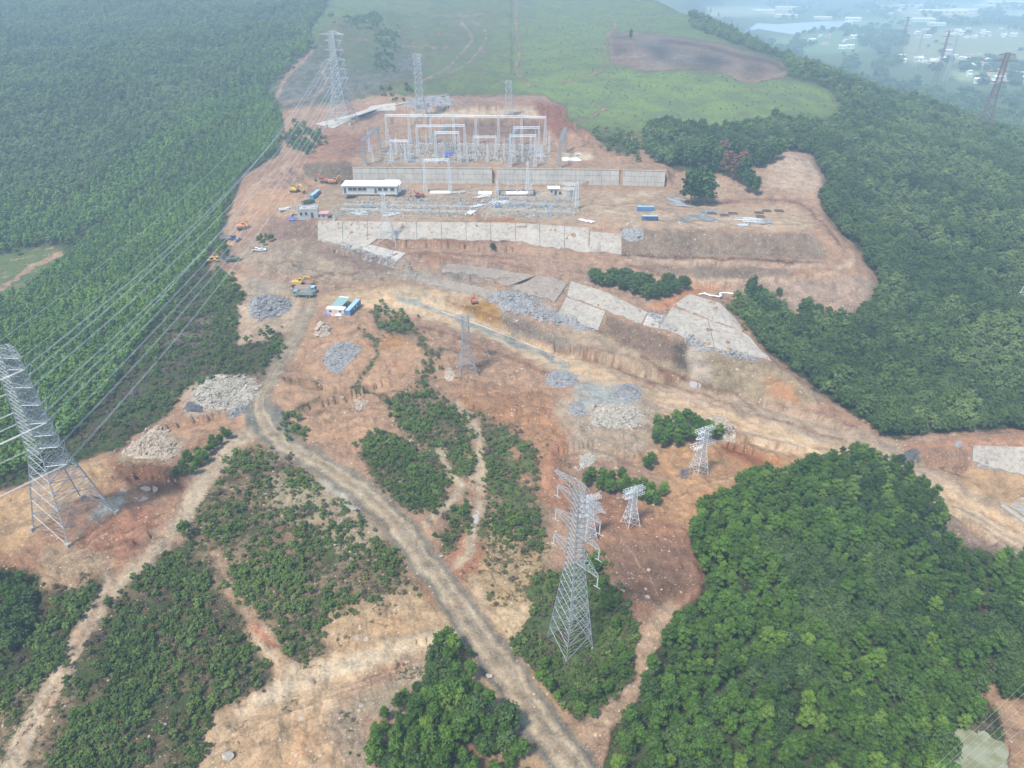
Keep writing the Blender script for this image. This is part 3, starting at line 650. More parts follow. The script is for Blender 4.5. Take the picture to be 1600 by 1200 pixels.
# pond corner
pg([(1540, 1040), (1560, 1080), (1600, 1120), (1600, 1200), (1545, 1200), (1570, 1150), (1560, 1110), (1530, 1085)], (.36, .24, .165), .08, .2, .3, f=4)
st([(1538, 930), (1540, 990), (1550, 1050)], 9, (.24, .15, .11), .2, .2, .3, f=3)
pg([(1575, 220), (1600, 235), (1600, 280), (1570, 250)], (.40, .30, .22), .2, .2, .4, f=3)
pg([(1430, 215), (1520, 205), (1545, 215), (1500, 225)], BROWN, .6, .3, .3, f=4)
# plain far away
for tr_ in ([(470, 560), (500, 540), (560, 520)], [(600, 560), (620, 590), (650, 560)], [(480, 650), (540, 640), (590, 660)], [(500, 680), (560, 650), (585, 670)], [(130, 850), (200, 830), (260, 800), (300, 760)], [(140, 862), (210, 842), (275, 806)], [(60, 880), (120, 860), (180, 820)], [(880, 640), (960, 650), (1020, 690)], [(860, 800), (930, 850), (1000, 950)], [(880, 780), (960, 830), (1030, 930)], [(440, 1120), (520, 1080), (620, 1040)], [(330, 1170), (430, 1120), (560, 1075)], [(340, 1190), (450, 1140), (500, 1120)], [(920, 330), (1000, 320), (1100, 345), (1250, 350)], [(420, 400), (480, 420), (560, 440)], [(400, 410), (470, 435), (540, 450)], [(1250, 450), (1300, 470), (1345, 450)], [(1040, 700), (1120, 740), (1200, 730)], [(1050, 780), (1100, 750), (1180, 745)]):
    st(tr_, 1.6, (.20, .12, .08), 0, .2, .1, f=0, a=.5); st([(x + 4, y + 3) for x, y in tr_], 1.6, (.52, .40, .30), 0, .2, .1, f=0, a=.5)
PLAIN = [(1075, -10), (1150, 36), (1215, 70), (1270, 92), (1340, 112), (1420, 140), (1500, 165), (1600, 200), (1600, -10)]
pg(PLAIN, (.20, .21, .12), .6, .7, 0, f=1)
for p, c in (([(1400, 45), (1600, 40), (1600, 95), (1420, 100)], (.34, .33, .2)), ([(1200, 60), (1340, 45), (1420, 60), (1330, 85), (1240, 85)], (.24, .30, .16)), ([(1100, 10), (1250, 8), (1240, 25), (1110, 28)], (.42, .43, .33)), ([(1380, 5), (1600, 5), (1600, 28), (1420, 30)], (.45, .44, .36)), ([(1480, 110), (1600, 110), (1600, 130), (1500, 128)], (.36, .38, .22)), ([(1300, 30), (1420, 28), (1440, 40), (1330, 46)], (.30, .36, .2))):
    pg(p, c, .15, .8, 0, f=3)

# ------------------------------------------------------------------ vegetation cover maps (0..1 density)
YOUNG = poly_mask([(428, 152), (444, 190), (436, 240), (378, 275), (352, 335), (342, 372), (328, 408), (296, 440), (250, 500), (212, 560), (165, 635), (95, 700), (62, 735), (0, 790), (0, 505), (40, 460), (85, 425), (112, 398), (180, 340), (250, 290), (300, 240), (380, 180)], 1)
LEFTF = poly_mask([(0, 0), (545, 0), (500, 30), (482, 52), (488, 80), (450, 112), (418, 140), (424, 156), (380, 178), (298, 238), (245, 290), (175, 340), (110, 385), (78, 385), (0, 412)], 1)
RIGHTF = poly_mask([(1075, 8), (1110, 20), (1160, 42), (1215, 72), (1270, 93), (1340, 112), (1420, 140), (1500, 165), (1600, 200), (1600, 668), (1460, 676), (1400, 688), (1290, 620), (1213, 562), (1150, 482), (1150, 468), (1185, 462), (1230, 492), (1290, 492), (1325, 508), (1368, 476), (1374, 440), (1352, 398), (1302, 350), (1284, 318), (1294, 280), (1272, 244), (1230, 236), (1182, 258), (1120, 262), (1046, 260), (1012, 248), (1005, 215), (1040, 196), (1120, 206), (1210, 190), (1290, 196), (1318, 168), (1294, 140), (1232, 122), (1228, 96), (1150, 68), (1080, 45)], 1)
SPARSE = poly_mask([(1075, 8), (1160, 42), (1270, 93), (1420, 140), (1420, 160), (1340, 165), (1240, 130), (1232, 98), (1150, 68), (1080, 45)], 6)
NEARW = poly_mask([(1075, 830), (1090, 795), (1140, 775), (1165, 750), (1235, 738), (1325, 715), (1400, 722), (1440, 765), (1478, 840), (1530, 872), (1600, 882), (1600, 1090), (1562, 1100), (1552, 1060), (1500, 1150), (1488, 1200), (940, 1200), (1002, 1085), (1055, 990), (1100, 955), (1103, 905), (1082, 870)], 1)
NEARW *= 1 - stroke_mask([(1536, 890), (1538, 990), (1550, 1070)], 11, 1)
NEARW = np.maximum(NEARW, poly_mask([(600, 1120), (650, 1060), (705, 1012), (738, 1020), (752, 1070), (745, 1100), (800, 1140), (848, 1200), (600, 1200), (575, 1165)], 1))
NEARW = np.maximum(NEARW, poly_mask([(0, 892), (58, 915), (66, 945), (40, 1010), (0, 1060)], 1))
BUSH = np.zeros_like(veg)       # dense young shrubs
def bush(d, pts, f=7): BUSH[:] = np.maximum(BUSH, poly_mask(pts, f) * d)
bush(.9, [(110, 925), (175, 895), (175, 925), (110, 1040), (40, 1130), (0, 1170), (0, 1070), (45, 1020), (75, 950)])
bush(.62, [(215, 895), (300, 858), (330, 900), (330, 960), (290, 1060), (240, 1200), (50, 1200), (130, 1070)])
bush(.35, [(330, 960), (390, 1010), (430, 1060), (350, 1110), (290, 1200), (240, 1200), (290, 1060)])
bush(.34, [(370, 700), (430, 710), (500, 760), (560, 810), (640, 890), (600, 930), (520, 1000), (470, 1030), (400, 990), (330, 890), (310, 800)])
bush(.5, [(500, 850), (610, 850), (645, 900), (600, 930), (510, 940), (460, 1000), (420, 990), (360, 900), (330, 860)])
bush(.55, [(565, 700), (600, 685), (640, 700), (700, 755), (695, 795), (650, 800), (590, 755)])
bush(.35, [(600, 625), (660, 610), (730, 650), (745, 690), (690, 700), (640, 680)])
bush(.5, [(705, 705), (740, 700), (738, 750), (712, 745)])
bush(.5, [(700, 790), (740, 780), (735, 840), (690, 850)])
bush(.4, [(760, 690), (830, 700), (840, 760), (760, 760)])
bush(.35, [(755, 790), (850, 790), (850, 860), (770, 850)])
bush(.9, [(920, 870), (960, 900), (1000, 985), (990, 1050), (930, 1120), (880, 1100), (840, 1040), (800, 1010), (830, 960), (850, 1010), (900, 1050), (950, 1040), (965, 1000), (930, 940)])
bush(.25, [(840, 900), (930, 900), (960, 1000), (920, 1060), (830, 1010)])
bush(.9, [(325, 430), (350, 430), (382, 466), (372, 480), (330, 470)])
bush(.22, [(300, 440), (372, 480), (372, 540), (440, 515), (440, 560), (350, 590), (270, 640), (150, 700), (210, 580)])
bush(.7, [(410, 545), (440, 518), (440, 548), (410, 580)])
bush(.6, [(590, 485), (650, 500), (640, 525), (600, 520)])
bush(.5, [(655, 575), (680, 548), (680, 580), (660, 610)])
bush(.6, [(440, 655), (480, 640), (478, 680), (460, 690)])
bush(.8, [(1220, 480), (1160, 470), (1140, 485), (1180, 520), (1200, 500)])
bush(.6, [(925, 215), (1000, 222), (1000, 245), (950, 238)])
bush(.8, [(452, 206), (470, 204), (500, 215), (505, 228), (475, 236), (450, 225)])
bush(.4, [(600, 140), (640, 142), (640, 150), (600, 152)])
bush(.8, [(0, 400), (60, 380), (80, 385), (0, 412)])
bush(.5, [(510, 20), (590, 20), (600, 45), (560, 40)])
bush(.35, [(590, 50), (615, 50), (610, 115), (590, 110)])

BUSH *= 1 - stroke_mask([(395, 675), (360, 695), (330, 735), (300, 780), (270, 820), (200, 880), (185, 900), (140, 970), (90, 1060), (40, 1150), (10, 1210)], 22, 2)
BUSH *= 1 - stroke_mask([(340, 870), (355, 920), (390, 960), (430, 1020), (445, 1050)], 18, 4) * .85
# ------------------------------------------------------------------ the ground sheet
def ground_sheet():
    px, py = proj(GX, GY, GZ)
    wob = np.clip(450.0 / _r, .12, 1.7)          # ragged edges, measured in metres
    px = px + fbm(GX, GY, 7, 3, 41) * 3.2 * wob; py = py + fbm(GX, GY, 7, 3, 57) * 2.4 * wob
    V = np.stack([GX, GY, GZ], -1).reshape(-1, 3).astype(np.float32)
    me = bpy.data.meshes.new('ground')
    nf = (NR - 1) * (NT - 1)
    me.vertices.add(NR * NT); me.vertices.foreach_set('co', V.ravel())
    j, i = np.mgrid[0:NR - 1, 0:NT - 1]
    a = (j * NT + i).ravel()
    F = np.stack([a, a + NT, a + NT + 1, a + 1], 1).astype(np.int32)
    me.loops.add(nf * 4); me.polygons.add(nf)
    me.loops.foreach_set('vertex_index', F.ravel())
    me.polygons.foreach_set('loop_start', np.arange(0, nf * 4, 4, dtype=np.int32))
    me.polygons.foreach_set('use_smooth', np.ones(nf, bool))
    me.update(calc_edges=True)
    c = np.ones((NR * NT, 4), np.float32)
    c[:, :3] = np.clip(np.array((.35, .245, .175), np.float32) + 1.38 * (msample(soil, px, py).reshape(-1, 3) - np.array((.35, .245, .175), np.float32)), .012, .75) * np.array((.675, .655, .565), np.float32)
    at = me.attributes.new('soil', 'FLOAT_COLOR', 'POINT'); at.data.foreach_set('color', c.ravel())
    c = np.ones((NR * NT, 4), np.float32)
    c[:, 0] = msample(veg, px, py).ravel(); c[:, 1] = msample(vbr, px, py).ravel(); c[:, 2] = msample(stn, px, py).ravel()
    at = me.attributes.new('cover', 'FLOAT_COLOR', 'POINT'); at.data.foreach_set('color', c.ravel())
    print('ground normal', me.polygons[1000].normal)
    return me
# ------------------------------------------------------------------ materials
class NT_:
    def __init__(s, name):
        s.m = bpy.data.materials.new(name); s.m.use_nodes = True; s.t = s.m.node_tree
        for n in list(s.t.nodes): s.t.nodes.remove(n)
        s.out = s.t.nodes.new('ShaderNodeOutputMaterial')
    def n(s, typ, props=None, **ins):
        nd = s.t.nodes.new(typ)
        for k, v in (props or {}).items(): setattr(nd, k, v)
        for k, v in ins.items():
            k2 = k.replace('_', ' ')
            sk = nd.inputs[int(k[1:])] if (k[0] == 'i' and k[1:].isdigit()) else nd.inputs[k2]
            if hasattr(v, 'links') or isinstance(v, bpy.types.NodeSocket): s.t.links.new(v, sk)
            else: sk.default_value = v
        return nd
    def noise(s, vec, scale, detail=4, rough=.55):
        return s.n('ShaderNodeTexNoise', None, Vector=vec, Scale=scale, Detail=detail, Roughness=rough).outputs[0]
    def math(s, op, a, b=None, clamp=False):
        kw = dict(i0=a)
        if b is not None: kw['i1'] = b
        return s.n('ShaderNodeMath', {'operation': op, 'use_clamp': clamp}, **kw).outputs[0]
    def mapr(s, v, a, b, c=0., d=1., smooth=False):
        return s.n('ShaderNodeMapRange', {'interpolation_type': 'SMOOTHSTEP' if smooth else 'LINEAR'}, i0=v, i1=a, i2=b, i3=c, i4=d).outputs[0]
    def mix(s, f, a, b, mode='MIX'):
        nd = s.t.nodes.new('ShaderNodeMix'); nd.data_type = 'RGBA'; nd.blend_type = mode
        for sk, v in ((nd.inputs[0], f), (nd.inputs[6], a), (nd.inputs[7], b)):
            if isinstance(v, bpy.types.NodeSocket): s.t.links.new(v, sk)
            elif isinstance(v, tuple) and len(v) == 3: sk.default_value = (*v, 1)
            else: sk.default_value = v
        return nd.outputs[2]
    def done(s, col, rough=.9, bump=None, bstr=.5, bdist=.1, metal=0., spec=.3):
        p = s.n('ShaderNodeBsdfPrincipled')
        def put(k, v):
            if isinstance(v, bpy.types.NodeSocket): s.t.links.new(v, p.inputs[k])
            elif isinstance(v, tuple) and len(v) == 3: p.inputs[k].default_value = (*v, 1)
            else: p.inputs[k].default_value = v
        put('Base Color', col); put('Roughness', rough); put('Metallic', metal); put('Specular IOR Level', spec)
        if bump is not None:
            b = s.n('ShaderNodeBump', None, Height=bump, Strength=bstr, Distance=bdist)
            s.t.links.new(b.outputs[0], p.inputs['Normal'])
        s.t.links.new(p.outputs[0], s.out.inputs[0])
        return s.m

def mat_ground():
    t = NT_('ground_soil')
    pos = t.n('ShaderNodeNewGeometry').outputs['Position']
    so = t.n('ShaderNodeAttribute', {'attribute_name': 'soil'}).outputs['Color']
    cv = t.n('ShaderNodeSeparateColor', None, Color=t.n('ShaderNodeAttribute', {'attribute_name': 'cover'}).outputs['Color'])
    vg, br, sn = cv.outputs[0], cv.outputs[1], cv.outputs[2]
    n1 = t.noise(pos, .035, 5, .6); n2 = t.noise(pos, .22, 5, .65); n3 = t.noise(pos, 1.4, 4, .7)
    v = t.math('ADD', t.mapr(n1, .3, .7, -.20, .20), t.mapr(n2, .25, .75, -.42, .42))
    v = t.math('ADD', v, t.mapr(n3, .25, .75, -.36, .36))
    v = t.math('ADD', v, 1.0)
    c = t.mix(1.0, so, t.n('ShaderNodeCombineColor', None, Red=v, Green=v, Blue=v).outputs[0], 'MULTIPLY')
    # redder and paler patches
    n4 = t.noise(pos, .09, 4, .6)
    c = t.mix(t.mapr(n4, .52, .72, 0, .45, True), c, t.mix(1.0, c, (1.12, .86, .70), 'MULTIPLY'))
    n5 = t.noise(t.n('ShaderNodeVectorMath', {'operation': 'ADD'}, i0=pos, i1=(71., 13., 5.)).outputs[0], .12, 5, .65)
    c = t.mix(t.mapr(n5, .55, .72, 0, .4, True), c, t.mix(1.0, c, (1.22, 1.25, 1.28), 'MULTIPLY'))
    # loose stones
    for sc, thr, colr in ((.95, .70, (.46, .38, .29)), (2.2, .5, (.42, .34, .26)), (.45, .95, (.40, .35, .29))):
        vo = t.n('ShaderNodeTexVoronoi', {'feature': 'F1'}, Vector=pos, Scale=sc)
        cell = t.n('ShaderNodeSeparateColor', None, Color=vo.outputs['Color'])
        rnd = cell.outputs[0]
        lim = t.math('SUBTRACT', 1.0, t.math('MULTIPLY', sn, 1 - thr))
        on = t.math('GREATER_THAN', rnd, lim)
        sz = t.mapr(cell.outputs[1], 0, 1, .16, .36)
        m = t.math('MULTIPLY', t.math('LESS_THAN', vo.outputs['Distance'], sz), on)
        c = t.mix(t.math('MULTIPLY', m, .8), c, colr)
    # plants
    w1 = t.noise(pos, .10, 5, .62); w2 = t.noise(pos, .75, 5, .7)
    w = t.math('ADD', t.math('MULTIPLY', w1, .55), t.math('MULTIPLY', w2, .45))
    lim = t.mapr(vg, 0, 1, .64, .37)
    vm = t.math('MULTIPLY', t.mapr(t.math('SUBTRACT', w, lim), -.03, .05, 0, 1, True), t.mapr(vg, 0, .06, 0, 1))
    g1 = t.noise(pos, .5, 4, .7); g2 = t.noise(pos, .03, 5, .7)
    dark = t.mix(g1, (.020, .032, .010), (.070, .078, .030))
    brt = t.mix(t.mapr(g1, .25, .72), (.055, .095, .025), (.19, .25, .065))
    brt = t.mix(t.mapr(g2, .42, .60, 0, .9, True), brt, (.095, .125, .055))
    gc = t.mix(br, dark, brt)
    c = t.mix(vm, c, gc)
    hb = t.math('ADD', t.math('MULTIPLY', n3, .5), t.math('MULTIPLY', w2, t.math('MULTIPLY', vm, 1.2)))
    hb = t.math('ADD', hb, t.math('MULTIPLY', n2, 1.2))
    return t.done(c, .95, hb, .9, .55, spec=.15)

def mat_simple(name, col, rough=.7, metal=0., var=.15, scale=1.5, spec=.35, obj=False, bump=0.0, dirt=None):
    t = NT_(name)
    pos = t.n('ShaderNodeTexCoord').outputs['Object'] if obj else t.n('ShaderNodeNewGeometry').outputs['Position']
    n = t.noise(pos, scale, 4, .6)
    a = tuple(x * (1 - var) for x in col); b = tuple(min(1, x * (1 + var)) for x in col)
    c = t.mix(t.mapr(n, .3, .7), a, b)
    if dirt:
        n2 = t.noise(pos, scale * .35, 5, .7)
        c = t.mix(t.mapr(n2, .45, .7, 0, .6, True), c, dirt)
    return t.done(c, rough, n if bump else None, bump, .1, metal, spec)

def mat_leaf(name, dark, light, vary=.35, young=None):
    """foliage: colour differs from tree to tree, from patch to patch and from leaf spray to leaf spray"""
    t = NT_(name)
    pos = t.n('ShaderNodeNewGeometry').outputs['Position']
    oi = t.n('ShaderNodeObjectInfo').outputs['Random']
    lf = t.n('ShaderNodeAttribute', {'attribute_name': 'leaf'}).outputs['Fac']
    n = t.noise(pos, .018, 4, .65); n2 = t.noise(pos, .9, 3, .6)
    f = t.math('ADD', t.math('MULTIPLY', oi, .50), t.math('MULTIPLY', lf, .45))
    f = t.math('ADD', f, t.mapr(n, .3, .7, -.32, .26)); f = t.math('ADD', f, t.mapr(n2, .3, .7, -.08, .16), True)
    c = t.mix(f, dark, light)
    if young: c = t.mix(t.mapr(oi, .90, .94, 0, .55), c, young)
    p = t.n('ShaderNodeBsdfPrincipled', None, Roughness=.6)
    t.t.links.new(c, p.inputs['Base Color']); p.inputs['Specular IOR Level'].default_value = .22
    tr = t.n('ShaderNodeBsdfTranslucent'); t.t.links.new(c, tr.inputs[0])
    mx = t.n('ShaderNodeMixShader', None, Fac=.12)
    t.t.links.new(p.outputs[0], mx.inputs[1]); t.t.links.new(tr.outputs[0], mx.inputs[2])
    t.t.links.new(mx.outputs[0], t.out.inputs[0])
    return t.m

def mat_concrete(name, col, joints=0.0, stain=(.25, .22, .18)):
    t = NT_(name)
    pos = t.n('ShaderNodeNewGeometry').outputs['Position']
    mp = t.n('ShaderNodeVectorMath', {'operation': 'MULTIPLY'}, i0=pos, i1=(1., 1., .25)).outputs[0]
    n1 = t.noise(pos, .12, 5, .65); n2 = t.noise(pos, 1.2, 4, .7); n3 = t.noise(mp, .5, 5, .7)
    v = t.math('ADD', t.mapr(n1, .3, .7, .86, 1.12), t.mapr(n2, .3, .7, -.12, .12))
    c = t.mix(1.0, col, t.n('ShaderNodeCombineColor', None, Red=v, Green=v, Blue=v).outputs[0], 'MULTIPLY')
    c = t.mix(t.mapr(n3, .45, .68, 0, .6, True), c, stain)
    return t.done(c, .9, t.math('ADD', n2, n1), .4, .12, spec=.2)

M = {}
M['ground'] = mat_ground()
M['steel'] = mat_simple('galvanised_steel', (.33, .36, .37), .5, .3, .12, 2)
M['steel_dull'] = mat_simple('weathered_steel', (.40, .43, .44), .6, .2, .15, 2)
M['steel_bright'] = mat_simple('new_galvanised_steel', (.66, .69, .70), .45, .25, .1, 2)
M['steel_red'] = mat_simple('painted_dark_steel', (.20, .13, .12), .6, .1, .2, 1)
M['wire'] = mat_simple('aluminium_conductor', (.62, .64, .64), .5, .4, .1, .2)
M['wire_dark'] = mat_simple('old_conductor', (.22, .23, .23), .6, .3, .1, .2)
M['dry'] = mat_leaf('dry_scrub', (.07, .055, .035), (.17, .14, .085))
M['glassy'] = mat_simple('insulator_glass', (.42, .50, .50), .25, 0, .1, 2, .6)
M['porcelain'] = mat_simple('brown_porcelain', (.13, .10, .11), .3, 0, .2, 2, .6)
M['concrete'] = mat_concrete('wall_concrete', (.42, .395, .345))
M['shot'] = mat_concrete('sprayed_concrete', (.35, .32, .27), stain=(.19, .13, .085))
M['facing'] = mat_concrete('stone_facing', (.28, .235, .19), stain=(.16, .105, .07))
M['footing'] = mat_concrete('footing_concrete', (.38, .35, .29))
M['joint'] = mat_simple('dark_joint', (.10, .09, .08), .9)
M['rock'] = mat_simple('pale_rock', (.36, .295, .225), .9, 0, .35, .9, .2, bump=.5)
M['rock_grey'] = mat_simple('grey_crushed_rock', (.235, .23, .225), .9, 0, .45, 1.1, .2, bump=.5)
M['rock_white'] = mat_simple('white_rock', (.34, .305, .25), .9, 0, .4, .9, .2, bump=.5)
M['rock_dark'] = mat_simple('dark_gravel', (.11, .11, .115), .9, 0, .3, 1.2, .2, bump=.5)
M['brush'] = mat_simple('dead_brush', (.12, .10, .085), .95, 0, .5, 1.6, .1)
M['bark'] = mat_simple('bark', (.16, .125, .09), .9, 0, .3, 2, .1)
M['acacia'] = mat_leaf('acacia_leaves', (.018, .046, .007), (.105, .205, .022), young=(.17, .26, .035))
M['acacia_old'] = mat_leaf('dark_leaves', (.020, .048, .012), (.095, .155, .035))
M['plant'] = mat_leaf('plantation_leaves', (.046, .115, .018), (.19, .33, .055))
M['far'] = mat_leaf('hillside_leaves', (.042, .080, .024), (.17, .24, .065))
M['shrub'] = mat_leaf('shrub_leaves', (.026, .056, .012), (.14, .215, .042), young=(.17, .25, .06))
M['pine'] = mat_leaf('pine_needles', (.022, .056, .018), (.075, .15, .04))
M['brown_leaf'] = mat_leaf('dry_leaves', (.10, .055, .03), (.22, .12, .07))
_t = NT_('pond_water'); _p = _t.n('ShaderNodeNewGeometry').outputs['Position']
M['water'] = _t.done(_t.mix(_t.mapr(_t.noise(_p, .3, 5, .6), .40, .56, 0, 1, True), (.19, .19, .10), (.25, .26, .17)), .3, spec=.3)
M['lake'] = NT_('lake_water').done((.42, .46, .46), .18, spec=.6)
M['puddle'] = NT_('puddle_water').done((.36, .34, .31), .15, spec=.5)
M['mud'] = NT_('muddy_water').done((.40, .28, .21), .3, spec=.4)
M['rubber'] = mat_simple('rubber', (.03, .03, .03), .85, 0, .2, 3)
M['track'] = mat_simple('track_steel', (.07, .06, .05), .8, .2, .3, 3)
M['glass'] = NT_('window_glass').done((.03, .04, .05), .1, spec=.6)
def paint(name, col, dirt=(.34, .24, .17)): M[name] = mat_simple('paint_' + name, col, .45, 0, .06, .8, .4, dirt=dirt)
paint('yellow', (.62, .38, .05)); paint('orange', (.65, .24, .06)); paint('red', (.45, .10, .05)); paint('blue', (.06, .22, .45))
paint('pale_blue', (.30, .48, .62)); paint('teal', (.20, .36, .34)); paint('white', (.78, .78, .76), (.6, .55, .5)); paint('truck_green', (.22, .32, .28))
paint('dark_green', (.05, .17, .10)); paint('black', (.035, .038, .05)); paint('grey', (.30, .32, .34)); paint('rust', (.30, .15, .09)); paint('cabin', (.52, .52, .50))
paint('blue_tarp', (.04, .12, .55), (.05, .12, .5)); paint('orange_tarp', (.75, .28, .15)); paint('pink', (.62, .30, .28)); paint('wallgrey', (.45, .45, .43), (.4, .36, .32)); paint('dark_blue', (.035, .09, .18))
paint('roofwhite', (.82, .82, .80), (.75, .73, .7)); paint('village', (.66, .62, .55)); paint('terracotta', (.5, .28, .2)); paint('factory_yellow', (.80, .68, .36), (.8, .68, .4)); paint('planks', (.36, .29, .2))
# ------------------------------------------------------------------ mesh helpers
class MB:
    def __init__(s): s.v = []; s.f = []; s.mi = []; s.lf = None
    def add(s, vs, fs, mi=0):
        k = len(s.v); s.v.extend(vs); s.f.extend([tuple(i + k for i in f) for f in fs]); s.mi.extend([mi] * len(fs)); return s
    def box(s, c, d, rz=0, mi=0, ry=0, taper=1.0):
        hx, hy, hz = d[0] / 2, d[1] / 2, d[2] / 2
        cs, sn = math.cos(rz), math.sin(rz); cy, sy = math.cos(ry), math.sin(ry)
        vs = []
        for sx, sy_, sz in ((-1, -1, -1), (1, -1, -1), (1, 1, -1), (-1, 1, -1), (-1, -1, 1), (1, -1, 1), (1, 1, 1), (-1, 1, 1)):
            tp = taper if sz > 0 else 1
            x, y, z = sx * hx * tp, sy_ * hy * tp, sz * hz
            x, z = x * cy + z * sy, -x * sy + z * cy
            vs.append((c[0] + x * cs - y * sn, c[1] + x * sn + y * cs, c[2] + z))
        return s.add(vs, [(0, 3, 2, 1), (4, 5, 6, 7), (0, 1, 5, 4), (1, 2, 6, 5), (2, 3, 7, 6), (3, 0, 4, 7)], mi)
    def bar(s, a, b, r, n=4, r2=None, mi=0, caps=True):
        a = Vector(a); b = Vector(b); d = b - a
        if d.length < 1e-6: return s
        d.normalize(); u = d.orthogonal().normalized(); w = d.cross(u); r2 = r if r2 is None else r2
        vs = []
        for p, rr in ((a, r), (b, r2)):
            for k in range(n):
                t = 2 * math.pi * (k + .5) / n
                q = p + u * (math.cos(t) * rr) + w * (math.sin(t) * rr); vs.append(tuple(q))
        fs = [(k, (k + 1) % n, n + (k + 1) % n, n + k) for k in range(n)]
        if caps: fs += [tuple(reversed(range(n))), tuple(range(n, 2 * n))]
        return s.add(vs, fs, mi)
    def tube(s, pts, r, n=5, mi=0):
        pts = [Vector(p) for p in pts]; vs = []; up = Vector((0, 0, 1))
        for i, p in enumerate(pts):
            d = (pts[min(i + 1, len(pts) - 1)] - pts[max(i - 1, 0)]).normalized()
            u = d.cross(up); u = u.normalized() if u.length > 1e-4 else Vector((1, 0, 0)); w = u.cross(d)
            rr = r[i] if isinstance(r, (list, tuple)) else r
            for k in range(n):
                t = 2 * math.pi * k / n; vs.append(tuple(p + u * (math.cos(t) * rr) + w * (math.sin(t) * rr)))
        fs = []
        for i in range(len(pts) - 1):
            for k in range(n): fs.append((i * n + k, i * n + (k + 1) % n, (i + 1) * n + (k + 1) % n, (i + 1) * n + k))
        fs += [tuple(reversed(range(n))), tuple(range((len(pts) - 1) * n, len(pts) * n))]
        return s.add(vs, fs, mi)
    def lathe(s, c, prof, n=20, mi=0, axis='z'):
        vs = []; fs = []
        for r, z in prof:
            for k in range(n):
                t = 2 * math.pi * k / n
                if axis == 'z': vs.append((c[0] + r * math.cos(t), c[1] + r * math.sin(t), c[2] + z))
                else: vs.append((c[0] + r * math.cos(t), c[1] + z, c[2] + r * math.sin(t)))
        for i in range(len(prof) - 1):
            for k in range(n): fs.append((i * n + k, i * n + (k + 1) % n, (i + 1) * n + (k + 1) % n, (i + 1) * n + k))
        fs += [tuple(reversed(range(n))), tuple(range((len(prof) - 1) * n, len(prof) * n))]
        return s.add(vs, fs, mi)
    def prism(s, prof, y0, y1, mi=0):
        """side profile (x, z) extruded along y"""
        n = len(prof)
        vs = [(x, y0, z) for x, z in prof] + [(x, y1, z) for x, z in prof]
        return s.add(vs, [tuple(range(n)), tuple(reversed(range(n, 2 * n)))] + [(k, n + k, n + (k + 1) % n, (k + 1) % n) for k in range(n)], mi)
    def mesh(s, name, mats, smooth=False):
        me = bpy.data.meshes.new(name); me.from_pydata([tuple(map(float, v)) for v in s.v], [], s.f)
        for m in (mats if isinstance(mats, (list, tuple)) else [mats]): me.materials.append(M[m])
        if isinstance(mats, (list, tuple)) and len(mats) > 1: me.polygons.foreach_set('material_index', s.mi)
        if smooth: me.polygons.foreach_set('use_smooth', [True] * len(me.polygons))
        if s.lf is not None:
            at = me.attributes.new('leaf', 'FLOAT', 'FACE'); at.data.foreach_set('value', s.lf)
        me.update(); return me
    def build(s, name, mats, parent=None, loc=None, smooth=False, rz=0):
        o = bpy.data.objects.new(name, s.mesh(name, mats, smooth)); COL.objects.link(o)
        if parent is not None: o.parent = parent
        if loc is not None: o.location = loc
        if rz: o.rotation_euler = (0, 0, rz)
        return o

def tag(o, label=None, cat=None, group=None, kind=None):
    if label: o['label'] = label
    if cat: o['category'] = cat
    if group: o['group'] = group
    if kind: o['kind'] = kind
    return o
def thing(name, loc, rz, label, cat, group=None, s=1.0):
    o = bpy.data.objects.new(name, None); COL.objects.link(o)
    o.location = loc; o.rotation_euler = (0, 0, rz); o.scale = (s, s, s); o.empty_display_size = .3
    return tag(o, label, cat, group)
def dup(root, loc, rz, label, group=None, s=None, cat=None):
    r = root.copy(); COL.objects.link(r); r.location = loc; r.rotation_euler = (0, 0, rz)
    if s: r.scale = (s, s, s) if not isinstance(s, tuple) else s
    r['label'] = label
    if group: r['group'] = group
    if cat: r['category'] = cat
    for ch in list(root.children):
        c = ch.copy(); COL.objects.link(c); c.parent = r
        for g in list(ch.children):
            d = g.copy(); COL.objects.link(d); d.parent = c
    return r
def part(name, mesh, parent):
    o = bpy.data.objects.new(name, mesh); COL.objects.link(o); o.parent = parent; return o

# ------------------------------------------------------------------ the ground
gnd = bpy.data.objects.new('ground', ground_sheet()); COL.objects.link(gnd)
gnd.data.materials.append(M['ground']); gnd['kind'] = 'structure'
